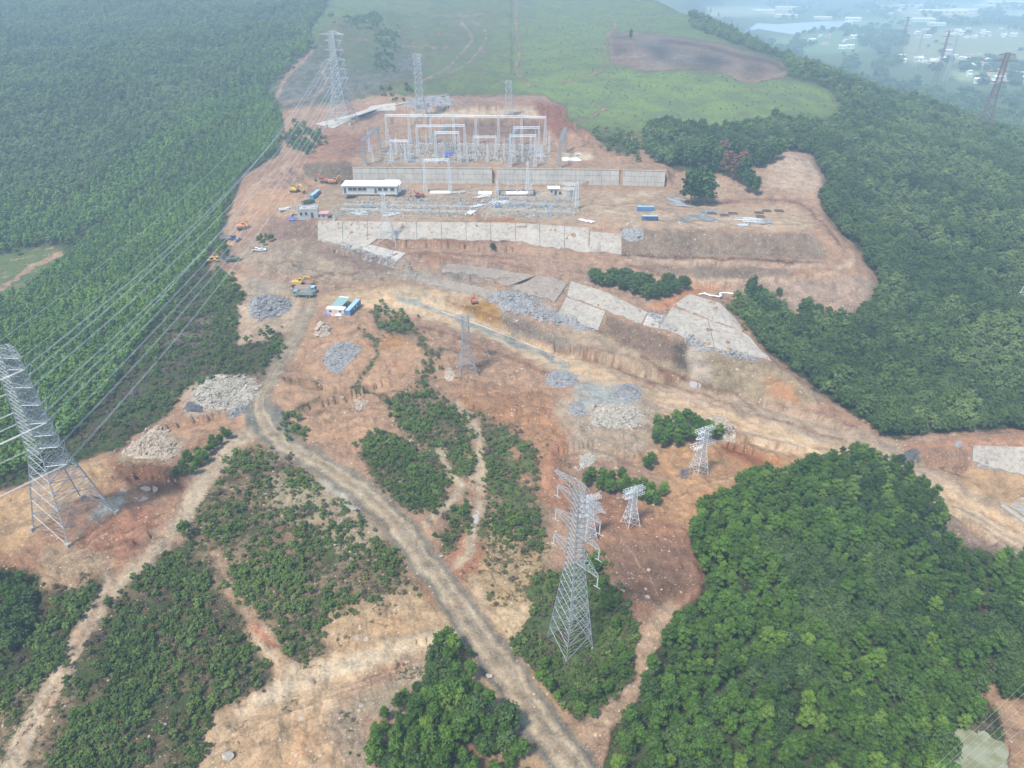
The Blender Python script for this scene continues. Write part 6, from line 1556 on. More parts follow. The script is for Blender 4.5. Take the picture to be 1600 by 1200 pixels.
# ------------------------------------------------------------------ substation gantries
def lattice_mast(h, w0, w1, spike=4.0, r=.10, rb=.06):
    b = lattice_body([(0, w0 / 2), (h, w1 / 2)], zs_geo(0, h, 2.4, .95), r, rb, sub=False)
    if spike: b.bar((0, 0, h), (0, 0, h + spike), .12, 4, .03)
    return b
def box_beam(a, b_, w=1.1, d=1.1, r=.08):
    a, b_ = Vector(a), Vector(b_); dv = b_ - a; L = dv.length; dv.normalize(); u = Vector((-dv.y, dv.x, 0)).normalized() * (w / 2); v = Vector((0, 0, d / 2)); n = max(3, int(L / 1.6)); m = MB()
    C = lambda t: [a + dv * (L * t) + p for p in (u + v, u - v, -u - v, -u + v)]
    for k in range(n):
        A_, B_ = C(k / n), C((k + 1) / n)
        for q in range(4): m.bar(A_[q], B_[q], r, 4, caps=False); m.bar(A_[q], B_[(q + 1) % 4], r * .7, 3, caps=False); m.bar(B_[q], B_[(q + 1) % 4], r * .7, 3, caps=False)
    return m
def gantry(base_px, zb, h, label, spikes=True, beam_w=1.2, r=.105, beams=None, mat='steel_bright'):
    pts = [Vector(PZ(a, b, zb)) for a, b in base_px]
    for p in pts: p.z = ground(p.x, p.y)
    zt = sum(p.z for p in pts) / len(pts) + h; c0 = pts[0].copy()
    t = thing('gantry', c0, 0, label, 'gantry')
    for p in pts:
        m = lattice_mast(zt - p.z, 2.3, 1.0, 4.5 if spikes else 0, r, r * .6); m.v = [tuple(Vector(v) + p - c0) for v in m.v]
        m.build('column', mat, t)
        MB().box(tuple(p - c0 + Vector((0, 0, .1))), (3.2, 3.2, .6)).build('footing', 'footing', t)
    for a, b in zip(pts[:-1], pts[1:]):
        qa, qb = a - c0, b - c0; qa.z = qb.z = zt - c0.z - .8
        box_beam(qa, qb, beam_w, 1.2, r * .9).build('beam', mat, t)
    return t
gantry([(606, 223.7), (641, 223.8), (674, 224), (710, 224), (744, 225), (779, 225.6), (815, 226), (851.5, 227)], 24, 22, 'long rear gantry with eight masts across the upper platform')
gantry([(653.5, 241.8), (727, 241)], 24, 22, 'two mast gantry in the middle row, left of the centre')
gantry([(682, 254), (718, 254)], 24, 22, 'narrow two mast gantry near the wall, left of the centre')
gantry([(803, 246), (841.6, 245.5)], 24, 22, 'two mast gantry in the middle row on the right')
gantry([(797, 260.5), (836, 260)], 24, 22, 'narrow two mast gantry right above the wall on the right')
gantry([(741, 247), (775, 247)], 24, 16, 'thin low gantry between the middle gantries of the upper platform', r=.09)
gantry([(612, 247), (640, 247)], 24, 15, 'thin low gantry right of the leftmost slanting gantry', r=.09)
gantry([(570.6, 257.7), (593, 233.3)], 24, 17.5, 'leftmost slanting gantry with a thick grey beam running away from the viewer', spikes=False, beam_w=2.2, r=.14, mat='steel')
gantry([(681, 252), (699, 233)], 24, 18, 'second slanting gantry with a thick grey beam, left of the centre', spikes=False, beam_w=2.2, r=.14, mat='steel')
gantry([(795, 259), (807.6, 236.5)], 24, 18, 'third slanting gantry with a thick grey beam, right of the centre', spikes=False, beam_w=2.2, r=.14, mat='steel')
gantry([(874, 262), (882, 238.6)], 24, 18.5, 'rightmost slanting gantry standing alone at the end of the upper platform', spikes=True, beam_w=2.2, r=.14, mat='steel')
gantry([(665, 301), (703.4, 300.5)], 14, 22, 'two mast gantry on the lower platform in front of the wall', mat='steel_bright')
def mast(px, py, z, h, label, w=2.0):
    grp = 'thin masts between the gantries' if 'among the equipment' in label else None
    p = Vector(PZ(px, py, z)); p.z = ground(p.x, p.y); t = thing('lattice_mast', p, 0, label, 'mast', grp)
    lattice_mast(h, w, .9, 4, .14, .08).build('mast_body', 'steel_bright', t); MB().box((0, 0, .1), (2.6, 2.6, .6)).build('footing', 'footing', t)
mast(776.7, 303, 14, 9, 'short lattice mast at the gap between the wall sections')
mast(824, 305, 14, 22, 'tallest single lattice mast in front of the middle wall section', 2.6)
mast(829.5, 305, 14, 8, 'low lattice mast touching the tallest single mast')
mast(901, 326, 14, 17, 'lone lattice mast at the right end of the equipment rows')
mast(897, 314, 14, 10, 'lone lattice mast beside the round tanks')
for i_, (a_, b_, h_) in enumerate([(620, 240, 12), (634, 252, 11), (667, 236, 13), (694, 245, 12), (712, 238, 12), (730, 252, 11), (748, 240, 13), (762, 252, 11), (775, 238, 12), (788, 246, 11), (816, 252, 12), (829, 240, 12), (846, 252, 11), (858, 238, 12)]):
    mast(a_, b_, 24, h_, 'thin lattice mast among the equipment rows between the gantries', 1.5)
mast(578, 237, 24, 14, 'thin mast behind the leftmost slanting gantry', 1.6)
mast(583, 250, 24, 12, 'thin mast between the legs of the leftmost slanting gantry', 1.4)
# equipment stands
def stand_proto(kind):
    t = thing('equipment_stand', (0, 0, 0), 0, 'x', 'equipment stand')
    if kind == 0:
        MB().box((0, 0, .1), (1.6, 1.2, .5)).build('plinth', 'footing', t)
        b = MB(); b.bar((-.8, 0, 0), (-.8, 0, 3), .09, 4).bar((.8, 0, 0), (.8, 0, 3), .09, 4).bar((-1.1, 0, 3), (1.1, 0, 3), .12, 4).bar((-.8, 0, .4), (.8, 0, 2.8), .05, 3).build('frame', 'steel_bright', t)
        for x in (-.8, .8): insulator((x, 0, 3), (x, 0, 5.0), .2).build('insulator', 'porcelain', t)
    elif kind == 1:
        MB().box((0, 0, .1), (1.2, 1.2, .5)).build('plinth', 'footing', t)
        MB().bar((0, 0, 0), (0, 0, 2.8), .16, 6).build('post', 'steel_bright', t); insulator((0, 0, 2.8), (0, 0, 5.2), .24).build('insulator', 'porcelain', t)
        MB().lathe((0, 0, 5.2), [(.1, 0), (.35, .1), (.35, .5), (.1, .65)], 10).build('tank', 'grey', t)
    else:
        b = MB()
        for x in (-3, 3):
            for y in (-1, 1): b.bar((x, y, -.2), (x, y, 2.4), .10, 4)
        b.bar((-3, -1, 2.4), (3, -1, 2.4), .1, 4).bar((-3, 1, 2.4), (3, 1, 2.4), .1, 4).bar((-3, -1, 2.4), (-3, 1, 2.4), .1, 4).bar((3, -1, 2.4), (3, 1, 2.4), .1, 4).bar((-3, -1, 0), (3, -1, 3.2), .06, 3).bar((-3, -1, 1.6), (3, -1, 1.6), .07, 3).build('frame', 'steel', t)
        for x in (-3, 3): MB().box((x, 0, 0), (1.0, 3.0, .5)).build('plinth', 'footing', t)
    return t
def rows(kind, spec, label, group):
    proto = None
    for (x0, y0, x1, y1, n) in spec:
        for k in range(n):
            f = k / (n - 1); px, py = x0 + (x1 - x0) * f + random.uniform(-1, 1), y0 + (y1 - y0) * f + random.uniform(-.4, .4)
            p = G(px, py); loc = (p.x, p.y, p.z)
            if proto is None: proto = stand_proto(kind); proto.location = loc; proto['label'] = label; proto['group'] = group
            else: dup(proto, loc, random.uniform(-.05, .05), label, group)
rows(0, [(612, 232, 640, 232, 5), (655, 230, 745, 231, 15), (748, 231, 842, 233, 16), (600, 246, 645, 246, 8), (660, 249, 750, 248, 12)], 'twin post stand with brown insulators in the rows on the upper platform', 'twin post stands on the upper platform')
rows(1, [(608, 239, 690, 240, 14), (700, 240, 790, 241, 14), (808, 241, 838, 242, 6), (745, 249, 790, 250, 7), (606, 226, 690, 226, 9)], 'single post with dark insulator in the rows on the upper platform', 'single post stands on the upper platform')
rows(2, [(545, 325, 745, 328, 16), (540, 332, 735, 336, 15), (775, 322, 895, 326, 11), (775, 333, 890, 337, 10), (785, 313, 890, 316, 8)], 'low galvanised steel frame in the equipment rows on the lower platform', 'steel frames on the lower platform')
rows(1, [(560, 320, 740, 322, 10), (780, 329, 890, 331, 7)], 'short post with insulator between the steel frames on the lower platform', 'posts between the steel frames')
# small materials strewn over both platforms
def debris():
    ms = []
    for k, (mt, d) in enumerate((('steel', (1.6, .35, .3)), ('steel', (2.6, .3, .25)), ('wallgrey', (.9, .8, .6)), ('planks', (1.8, .4, .2)), ('steel_dull', (1.2, .5, .9)))):
        b = MB(); b.box((0, 0, d[2] / 2), d); b.box((.3, .35, d[2] * .4), (d[0] * .7, d[1] * .6, d[2] * .7), .5); ms.append(b.mesh('debris', mt))
    A = poly_mask([(540, 308), (760, 308), (900, 306), (905, 342), (520, 341)], 3) * .4
    A = np.maximum(A, poly_mask([(600, 226), (850, 228), (860, 254), (600, 256)], 3) * .5); A = np.maximum(A, poly_mask([(620, 290), (900, 296), (900, 306), (620, 304)], 3) * .2)
    A = np.maximum(A, poly_mask([(920, 330), (1240, 335), (1240, 354), (980, 352)], 5) * .10); A = np.maximum(A, poly_mask([(450, 325), (540, 330), (520, 343), (450, 342)], 3) * .3)
    P = scatter(A, 2.2, rmax=900, rmin=300, dens=True, clump=8)
    stuff('site_materials', P, sizes(P, 1.0, .35), ms, 'small bars, blocks and packaging strewn over the two work platforms', 'materials', tilt=.05)
debris()
# bundles of steel and planks
def bundle(px, py, L, n, ang, mat, label, w=.45, spread=3.0, name='steel_bundle', cat='steel bundle', h=.5):
    g = G(px, py); b = MB()
    for k in range(n):
        a = random.uniform(-.25, .25); x, y = random.uniform(-.35, .35) * spread, (k - n / 2) * spread / n
        b.box((x, y, .25 + random.uniform(0, h)), (L * random.uniform(.7, 1), w, .25), a)
    tag(b.build(name, mat, loc=(g.x, g.y, g.z), rz=ang), label, cat)
for a in [(712, 301, 14, 5, 0, 'concrete', 'long grey slab stack left of the pale square slab', 1.0, 3), (752, 308, 12, 5, .6, 'steel_bright', 'slanting stack of grey beams below the pale square slab', .8, 4), (745, 322, 11, 5, .9, 'steel_bright', 'slanting stack of grey beams left of the orange earth gap', .8, 4), (772, 318, 16, 7, 1.0, 'steel_bright', 'fan of long steel members right of the orange earth gap', .5, 8), (786, 316, 10, 8, .3, 'steel_bright', 'jumble of steel members in front of the wide slab', .5, 8),
          (786, 309, 9, 6, 1.3, 'steel', 'smaller jumble of grey steel beside the tallest mast', .5, 7), (915, 345, 9, 2, -.9, 'roofwhite', 'pair of white beams at the right end of the equipment rows', .9, 3), (924, 347, 6, 2, -1.0, 'roofwhite', 'short white beams beside the pair of long white ones', .9, 3),
          (1058, 313, 10, 9, -.5, 'steel_dull', 'blue grey pile of steel sections left of the big tree', .6, 10), (1062, 320, 10, 8, -.3, 'steel_dull', 'lower blue grey pile of steel sections left of the big tree', .6, 8), (1095, 338, 9, 10, .2, 'steel', 'scattered galvanised members in front of the two big trees', .5, 9), (1072, 343, 8, 9, .5, 'steel', 'left heap of galvanised members on the open platform', .5, 9),
          (1108, 330, 9, 8, -.2, 'steel', 'upper heap of galvanised members right of the big trees', .5, 7), (1105, 343, 9, 8, .1, 'steel', 'middle heap of galvanised members on the open platform', .5, 7), (1165, 344, 10, 10, .1, 'steel_bright', 'left part of the large white steel heap at the right of the platform', .5, 8), (1180, 345, 9, 10, -.4, 'steel_bright', 'middle part of the large white steel heap at the right of the platform', .5, 8),
          (1192, 348, 9, 8, .2, 'steel', 'right part of the large white steel heap at the right of the platform', .5, 7), (1160, 352, 8, 6, .2, 'steel_bright', 'small white steel heap at the front edge of the platform', .5, 5), (1038, 345, 5, 2, -.2, 'planks', 'dark timber lying right of the dark container', .4, 1.5), (1015, 343, 1, 1, 0, 'planks', 'plank under the dark container', .4, 1),
          (575, 322, 9, 8, .1, 'steel', 'grey heap of steel in the left equipment field', .5, 8), (562, 333, 9, 8, -.2, 'steel_bright', 'left bright heap of steel in the front equipment row', .5, 8), (612, 335, 9, 7, .3, 'steel_bright', 'middle bright heap of steel in the front equipment row', .5, 7), (735, 333, 9, 6, 1.1, 'roofwhite', 'white slab stack at the right end of the left equipment field', 1.0, 4),
          (812, 320, 14, 7, 0, 'steel', 'long row of steel in the right equipment field', .5, 5), (850, 322, 14, 7, .05, 'steel', 'second long row of steel in the right equipment field', .5, 5), (1105, 460, 8, 3, .2, 'planks', 'timber stack at the notch above the second tilted slope', .5, 3), (612, 252, 7, 6, .2, 'steel_dull', 'dark heap of parts on the upper platform behind the wall', .5, 6),
          (905, 241, 6, 6, .2, 'steel_bright', 'white heap of parts right of the rightmost gantry', .6, 6), (845, 244, 8, 9, .8, 'roofwhite', 'round heap of white rods beside the upper platform track', .3, 9), (640, 252, 8, 5, 0, 'steel', 'grey beams lying near the wall top on the left', .5, 4)]:
    bundle(*a[:7], w=a[7], spread=a[8])
def slab(px, py, sx, sy, h, rz, mat, label, name='slab', cat='slab'):
    g = G(px, py); b = MB(); b.box((0, 0, h / 2), (sx, sy, h)); b.box((0, 0, h + .03), (sx * .93, sy * .93, .06)); tag(b.build(name, mat, loc=(g.x, g.y, g.z), rz=rz), label, cat)
slab(758, 302, 9, 6, .6, 0, 'roofwhite', 'pale square foundation slab in front of the wall'); slab(688, 301, 14, 5, .5, 0, 'roofwhite', 'pale long foundation slab left of the square one')
slab(808, 302, 15, 6, .5, 0, 'roofwhite', 'pale foundation slab inside the dark trench'); slab(893, 249, 14, 9, .3, 0, 'roofwhite', 'white spread of fresh concrete right of the rightmost gantry')
def trench_frame(px, py, sx, sy, label):
    g = G(px, py); b = MB()
    for x, y, w, d in ((0, sy / 2, sx, .8), (0, -sy / 2, sx, .8), (sx / 2, 0, .8, sy), (-sx / 2, 0, .8, sy)): b.box((x, y, .3), (w, d, .7))
    tag(b.build('foundation_frame', 'brush', loc=(g.x, g.y, g.z)), label, 'foundation')
trench_frame(808, 302, 24, 11, 'dark rectangular foundation frame in front of the middle wall section')
for i, (a, b) in enumerate([(1112, 334), (1132, 337), (1145, 334), (1186, 333), (1198, 330), (1217, 330), (1188, 339)]):
    trench_frame(a, b, 4.5, 3.0, ['small dark foundation pit nearest the heap of galvanised members', 'second small dark foundation pit on the open platform', 'third small dark foundation pit on the open platform', 'small dark pit just above the large white steel heap', 'upper small dark pit near the platform edge track', 'rightmost small dark foundation pit on the open platform', 'small dark pit touching the large white steel heap'][i])

# ------------------------------------------------------------------ buildings
def flat_building(px, py, rz, L, D, Hh, label, wall_m, roof_m, wins, doors, roof='slab', name='building', step=None):
    g = G(px, py); t = thing(name, (g.x, g.y, g.z), rz, label, 'building')
    MB().box((0, 0, Hh / 2 - .5), (L, D, Hh + 1)).build('wall', wall_m, t)
    if roof == 'slab': MB().box((0, 0, Hh + .2), (L + 1.4, D + 1.4, .4)).build('roof', roof_m, t)
    elif roof == 'gable': MB().prism([(-D / 2 - .8, 0), (D / 2 + .8, 0), (D / 2 + .8, .15), (0, 1.8), (-D / 2 - .8, .15)], -L / 2 - .7, L / 2 + .7).build('roof', roof_m, t).matrix_local = Matrix.Translation((0, 0, Hh)) @ Matrix.Rotation(R(90), 4, 'Z')
    elif roof == 'parapet':
        r = MB().box((0, 0, Hh + .1), (L - .6, D - .6, .2)).build('roof', roof_m, t)
        p = MB()
        for x, y, w, d in ((0, D / 2, L + .3, .3), (0, -D / 2, L + .3, .3), (L / 2, 0, .3, D - .3), (-L / 2, 0, .3, D - .3)): p.box((x, y, Hh + .5), (w, d, 1.1))
        p.build('parapet', wall_m, t)
    for i, x in enumerate(wins):
        w = MB().box((x, -D / 2 - .05, Hh * .6), (L * .05 + .8, .12, Hh * .33)).build('window', 'glass', t); MB().box((x, -D / 2 - .09, Hh * .42), (L * .05 + 1.2, .3, .12)).build('sill', 'footing', w)
    for x in doors: MB().box((x, -D / 2 - .06, Hh * .36), (1.5, .14, Hh * .72)).build('door', 'dark_blue', t)
    return t
cb = flat_building(581, 299, R(-1), 36, 12, 5.2, 'long single storey building with a bright white flat roof in front of the retaining wall', 'wallgrey', 'roofwhite', [-13, -10, -6.5, -3.5, 6.8, 10.5, 15], [-16.5, 3.8])
MB().box((13, 1.0, 5.75), (10, 12.2, .5)).build('roof_step', 'roofwhite', cb); MB().box((18.7, 1.5, 2.6), (1.6, 8, 5.0)).build('porch', 'roofwhite', cb); MB().box((0, -6.4, .1), (37, 1.6, .5)).build('plinth', 'footing', cb)
sb = flat_building(483, 338, R(8), 12, 8, 5.0, 'small unfinished grey block building with parapet beside the site entrance', 'wallgrey', 'wallgrey', [-4, -1], [2.5], roof='parapet'); MB().box((3.2, 1.0, 5.5), (3.2, 3.2, .8)).build('roof_unit', 'wallgrey', sb); MB().box((-2.5, 1.2, 5.45), (2, 2, .6)).build('roof_unit', 'wallgrey', sb)
flat_building(507, 340, R(4), 4.5, 4, 3.0, 'tiny shed with a pink roof right of the grey block building', 'wallgrey', 'pink', [0], [], name='shed')
flat_building(865, 303, R(0), 7, 5, 4.2, 'small concrete plant room left of the round tanks', 'wallgrey', 'roofwhite', [-1.5], [1.2], name='plant_room')
def tank(px, py, r, h, label):
    g = G(px, py); t = thing('water_tank', (g.x, g.y, g.z), 0, label, 'tank')
    MB().lathe((0, 0, -.3), [(r, 0), (r, h), (r - .45, h), (r - .45, h - 2.2), (.01, h - 2.2)], 32).build('shell', 'concrete', t)
    MB().lathe((0, 0, h - .55), [(r + .02, 0), (r + .18, 0), (r + .18, .35), (r + .02, .35)], 32).build('rim', 'footing', t)
    MB().lathe((0, 0, h - 2.4), [(.01, 0), (r - .46, 0), (r - .46, .15), (.01, .16)], 24).build('water', 'dark_blue', t)
tank(887.5, 306, 4.6, 5.2, 'front round open concrete tank near the retaining wall'); tank(889.5, 298, 4.8, 4.8, 'rear round open concrete tank close against the retaining wall')
# containers
def container(px, py, L, rz, col, label, roofcol=None, wins=0, lift=0):
    g = G(px, py); t = thing('container', (g.x, g.y, g.z + lift), rz, label, 'container'); Hc, W = 2.6, 2.44
    b = MB(); n = int(L / .55)
    prof = []
    b.box((0, 0, Hc / 2 + .15), (L, W, Hc - .1))
    for k in range(n):
        x = -L / 2 + (k + .5) * L / n
        for s in (-1, 1): b.box((x, s * (W / 2 + .02), Hc / 2 + .15), (L / n * .5, .06, Hc - .5))
    b.build('body', col, t)
    MB().box((0, 0, Hc + .17), (L + .06, W + .06, .1)).build('roof', roofcol or col, t)
    f = MB()
    for x in (-1, 1):
        for y in (-1, 1): f.box((x * L / 2, y * W / 2, Hc / 2 + .12), (.18, .18, Hc + .1))
    f.build('corner_posts', col, t)
    MB().box((-L / 2 - .04, -.58, Hc / 2 + .1), (.06, 1.1, Hc - .4)).build('door', col, t); MB().box((-L / 2 - .04, .58, Hc / 2 + .1), (.06, 1.1, Hc - .4)).build('door', col, t)
    for k in range(wins): MB().box((-L * .12 + k * L * .25, -W / 2 - .07, Hc * .6), (1.2, .05, 1.0)).build('window', 'white', t)
    return t
a1, a2 = G(541, 492), G(561, 474); ang_c = math.atan2(a2.y - a1.y, a2.x - a1.x)
container(552, 484, 14, ang_c, 'blue', 'long blue site container beside the teal roofed shelter', 'pale_blue', wins=2)
g = G(540, 480); t = thing('shelter', (g.x, g.y, g.z), ang_c, 'shelter with a pale teal sheet roof left of the long blue container', 'shelter', s=.85)
MB().prism([(-6.5, 3.0), (6.5, 3.3), (6.5, 3.4), (-6.5, 3.1)], -.4, 6.4).build('roof', 'teal', t); MB().box((6.6, 3.3, 3.4), (.9, 6, .3)).build('ridge_sheet', 'roofwhite', t)
for x in (-6, 0, 6):
    for y in (0, 6): MB().bar((x, y, -.2), (x, y, 3.05), .1, 4).build('post', 'steel', t)
g = G(526, 489); t = thing('site_cabin', (g.x, g.y, g.z), R(-6), 'pale grey site cabin left of the open end of the long blue container', 'cabin')
MB().box((0, 0, 1.3), (9, 3.2, 2.8)).build('wall', 'cabin', t); MB().box((0, 0, 2.78), (9.3, 3.5, .16)).build('roof', 'roofwhite', t)
for x in (-2.5, 2.5): MB().box((x, -1.63, 1.6), (1.2, .08, .9)).build('window', 'glass', t)
MB().box((0, -1.63, 1.05), (.9, .08, 2.0)).build('door', 'wallgrey', t)
def tarp(px, py, s, mat, label):
    g = G(px, py); b = MB(); n = 7; vs = []
    for j in range(n):
        for i in range(n):
            u, v = i / (n - 1) - .5, j / (n - 1) - .5; vs.append((u * s * 1.4, v * s, max(0, (.25 - u * u - v * v) * 3.2) * s * .35 + random.uniform(0, .12)))
    b.add(vs, [(j * n + i, j * n + i + 1, (j + 1) * n + i + 1, (j + 1) * n + i) for j in range(n - 1) for i in range(n - 1)]); k = len(vs)
    b.add([(x, y, -.15) for x, y, z in vs], [(j * n + i, (j + 1) * n + i, (j + 1) * n + i + 1, j * n + i + 1) for j in range(n - 1) for i in range(n - 1)])
    tag(b.build('tarpaulin', mat, loc=(g.x, g.y, g.z + .1)), label, 'tarpaulin')
tarp(515, 490, 3.2, 'blue_tarp', 'royal blue tarpaulin heap left of the pale site cabin'); tarp(521, 492.5, 2.6, 'orange_tarp', 'orange tarpaulin in front of the pale site cabin'); tarp(529, 492.5, 2.2, 'roofwhite', 'white sack heap in front of the pale site cabin')
tarp(700, 242, 7, 'blue_tarp', 'blue tarpaulin among the equipment stands of the upper platform'); tarp(458, 343, 3.4, 'blue_tarp', 'blue tarpaulin left of the unfinished grey block building'); tarp(779, 324, 3.0, 'dark_blue', 'dark blue tarpaulin at the end of the steel fan')
container(1008, 329, 10.5, R(-2), 'blue', 'bright blue container on the open part of the lower platform', 'pale_blue')
container(1015, 344, 9.5, R(0), 'dark_blue', 'dark container with pale roof nearest the front edge of the lower platform', 'pale_blue')
p1, p2 = G(487, 312), G(499, 301); container(493, 307, 14, math.atan2(p2.y - p1.y, p2.x - p1.x), 'blue', 'blue container parked on the slanting strip near the site entrance', 'pale_blue', wins=1)
def tank_pole(): pass

# ------------------------------------------------------------------ machines and vehicles
def excavator(px, py, rz, col, label, s=1.0, reach=1.0, swing=0.0):
    g = G(px, py); t = thing('excavator', (g.x, g.y, g.z), rz, label, 'excavator', s=s)
    for y in (-1.25, 1.25):
        b = MB(); b.prism([(-2.0, .15), (-1.6, 0), (1.6, 0), (2.0, .15), (2.2, .5), (2.0, .85), (1.6, .98), (-1.6, .98), (-2.0, .85), (-2.2, .5)], y - .3, y + .3)
        for k in range(14): b.box((-1.9 + k * .29, y, .98), (.14, .66, .08))
        b.build('crawler_track', 'track', t)
    MB().box((0, 0, .7), (1.8, 2.0, .5)).lathe((0, 0, .9), [(.75, 0), (.75, .25)], 16).build('undercarriage', 'track', t)
    h = MB(); h.prism([(-2.3, 1.15), (1.5, 1.15), (1.5, 1.7), (.3, 2.1), (-2.0, 2.2), (-2.45, 1.9)], -1.3, 1.3); hb = h.build('house', col, t)
    MB().box((-2.25, 0, 1.6), (.7, 2.7, .95)).build('counterweight', 'grey' if col != 'red' else 'rust', t)
    c = MB(); c.prism([(.2, 1.7), (1.7, 1.7), (1.85, 2.2), (1.5, 3.0), (.3, 3.05)], .25, 1.28); cabo = c.build('cab', col, t)
    MB().prism([(.35, 2.15), (1.78, 2.2), (1.5, 2.85), (.4, 2.9)], .21, 1.31).build('window', 'glass', cabo)
    bm = MB(); P0, P1, P2 = Vector((1.3, -.2, 1.6)), Vector((3.4 * reach, -.2, 4.3)), Vector((5.4 * reach, -.2, 3.6))
    bm.bar(P0, P1, .28, 4, .36).bar(P1, P2, .36, 4, .22).build('boom', col, t)
    MB().bar((1.7, .1, 1.5), P1 + Vector((-.2, .3, -.5)), .1, 6).build('hydraulic_ram', 'steel', t)
    P3 = Vector((5.9 * reach, -.2, 1.1)); MB().bar(P2 + Vector((-.3, 0, .5)), P3, .26, 4, .16).build('stick', col, t)
    MB().prism([(P3.x - .3, P3.z + .1), (P3.x + .2, P3.z + .25), (P3.x + .3, P3.z - .5), (P3.x - .3, P3.z - 1.0), (P3.x - 1.1, P3.z - .7), (P3.x - .7, P3.z - .5)], -.75, .35).build('bucket', 'track', t)
    return t
def wheel(t, x, y, r, w=.35):
    o = MB().lathe((x, y - w / 2, r), [(.01, 0), (r * .9, 0), (r, w * .15), (r, w * .85), (r * .9, w), (.01, w)], 14, axis='y').build('wheel', 'rubber', t)
    MB().lathe((x, y - w / 2 - .02, r), [(.01, 0), (r * .5, 0), (r * .5, w + .04), (.01, w + .04)], 10, axis='y').build('rim', 'grey', o)
def dump_truck(px, py, rz, col, label, load='planks', s=1.0, body=None):
    g = G(px, py); t = thing('dump_truck', (g.x, g.y, g.z), rz, label, 'truck', s=s); body = body or col
    MB().box((-.3, 0, .95), (8.2, .9, .3)).build('chassis', 'track', t)
    c = MB(); c.prism([(2.6, .7), (4.5, .7), (4.55, 1.6), (4.3, 2.85), (2.6, 2.9)], -1.22, 1.22); cabo = c.build('cab', col, t)
    MB().prism([(4.42, 1.75), (4.6, 1.75), (4.38, 2.65), (4.2, 2.65)], -1.1, 1.1).build('windshield', 'glass', cabo); MB().box((3.6, 0, 2.2), (1.1, 2.5, .6)).build('side_window', 'glass', cabo)
    b = MB(); L, W, Hh = 6.6, 2.5, 1.5; x0 = -1.0
    b.box((x0, 0, 1.3), (L, W - .2, .2))
    for y in (-1, 1): b.box((x0, y * (W / 2 - .05), 2.05), (L, .1, Hh))
    for k in range(7):
        for y in (-1, 1): b.box((x0 - L / 2 + .3 + k, y * (W / 2 + .04), 2.0), (.12, .1, Hh))
    b.box((x0 + L / 2, 0, 2.15), (.1, W, Hh + .3)).box((x0 - L / 2, 0, 2.0), (.1, W, Hh - .1)); b.build('tipper_body', body, t)
    MB().box((x0, 0, 1.9), (L - .25, W - .25, 1.0)).box((x0 + .3, 0, 2.45), (L - 1.6, W - 1.0, .25)).build('load', load, t)
    for x in (3.5, 2.0, -1.6, -2.95):
        for y in (-1.05, 1.05): wheel(t, x, y, .52)
    return t
def car(px, py, rz, col, label, kind='car', cat=None):
    g = G(px, py); t = thing('pickup' if kind == 'pickup' else 'parked_car', (g.x, g.y, g.z), rz, label, cat or ('pickup' if kind == 'pickup' else 'car'))
    if kind == 'pickup':
        MB().prism([(-2.6, .45), (2.6, .45), (2.65, .95), (1.4, 1.15), (-2.6, 1.1)], -.92, .92).build('body', col, t)
        c = MB().prism([(-.7, 1.1), (1.35, 1.1), (.75, 1.75), (-.55, 1.78)], -.82, .82).build('cab', col, t); MB().prism([(-.55, 1.18), (1.2, 1.18), (.72, 1.66), (-.45, 1.68)], -.85, .85).build('window', 'glass', c)
        MB().box((-1.65, 0, 1.13), (1.7, 1.5, .06)).build('load_bed', 'track', t)
    else:
        MB().prism([(-2.2, .4), (2.2, .4), (2.25, .8), (1.2, 1.0), (-2.1, 1.05)], -.88, .88).build('body', col, t)
        c = MB().prism([(-1.9, 1.0), (1.15, 1.0), (.5, 1.52), (-1.3, 1.55)], -.78, .78).build('cabin', col, t); MB().prism([(-1.7, 1.06), (1.0, 1.06), (.45, 1.45), (-1.25, 1.48)], -.81, .81).build('window', 'glass', c)
    for x in (-1.5, 1.55):
        for y in (-.82, .82): wheel(t, x, y, .38, .24)
    for y in (-.6, .6): MB().box((2.22 if kind == 'car' else 2.62, y, .78), (.08, .35, .16)).build('headlight', 'roofwhite', t)
    return t
def roller(px, py, rz, col, label):
    g = G(px, py); t = thing('road_roller', (g.x, g.y, g.z), rz, label, 'roller')
    MB().lathe((1.9, -1.05, .75), [(.01, 0), (.75, 0), (.75, 2.1), (.01, 2.1)], 20, axis='y').build('drum', 'grey', t)
    MB().box((1.9, 0, .8), (1.9, 2.5, .3)).build('drum_frame', col, t)
    MB().prism([(-2.4, .8), (.6, .8), (.6, 1.5), (-.4, 1.6), (-2.2, 1.7)], -.95, .95).build('body', col, t)
    c = MB().box((-.1, 0, 2.15), (1.3, 1.5, 1.3)).build('cab', 'glass', t); MB().box((-.1, 0, 2.85), (1.6, 1.8, .12)).build('cab_roof', col, c)
    for y in (-.95, .95): wheel(t, -1.5, y, .72, .5)
excavator(466, 447, R(0), 'yellow', 'yellow excavator digging behind the two dump trucks', reach=1.0, s=1.35)
dump_truck(478, 456.5, R(-6), 'pale_blue', 'rear dump truck with a reddish load and blue grey cab facing right', load='rust', body='wallgrey', s=1.25)
dump_truck(475.5, 463.5, R(174), 'truck_green', 'front grey green dump truck facing left with a brown load', load='rust', s=1.2)
excavator(741, 473, R(100), 'red', 'small red excavator at the edge of the orange dump area', s=1.0, reach=.75)
excavator(461, 300, R(-20), 'yellow', 'yellow excavator on the slope left of the slanting blue container', s=1.3)
excavator(508, 285, R(165), 'red', 'left red excavator at the foot of the cut cliff', s=1.3); excavator(521, 287, R(10), 'orange', 'right red orange excavator beside the white roofed building', s=1.3, reach=.9)
excavator(655, 308, R(200), 'red', 'red excavator right of the white roofed building', s=1.2, reach=.8)
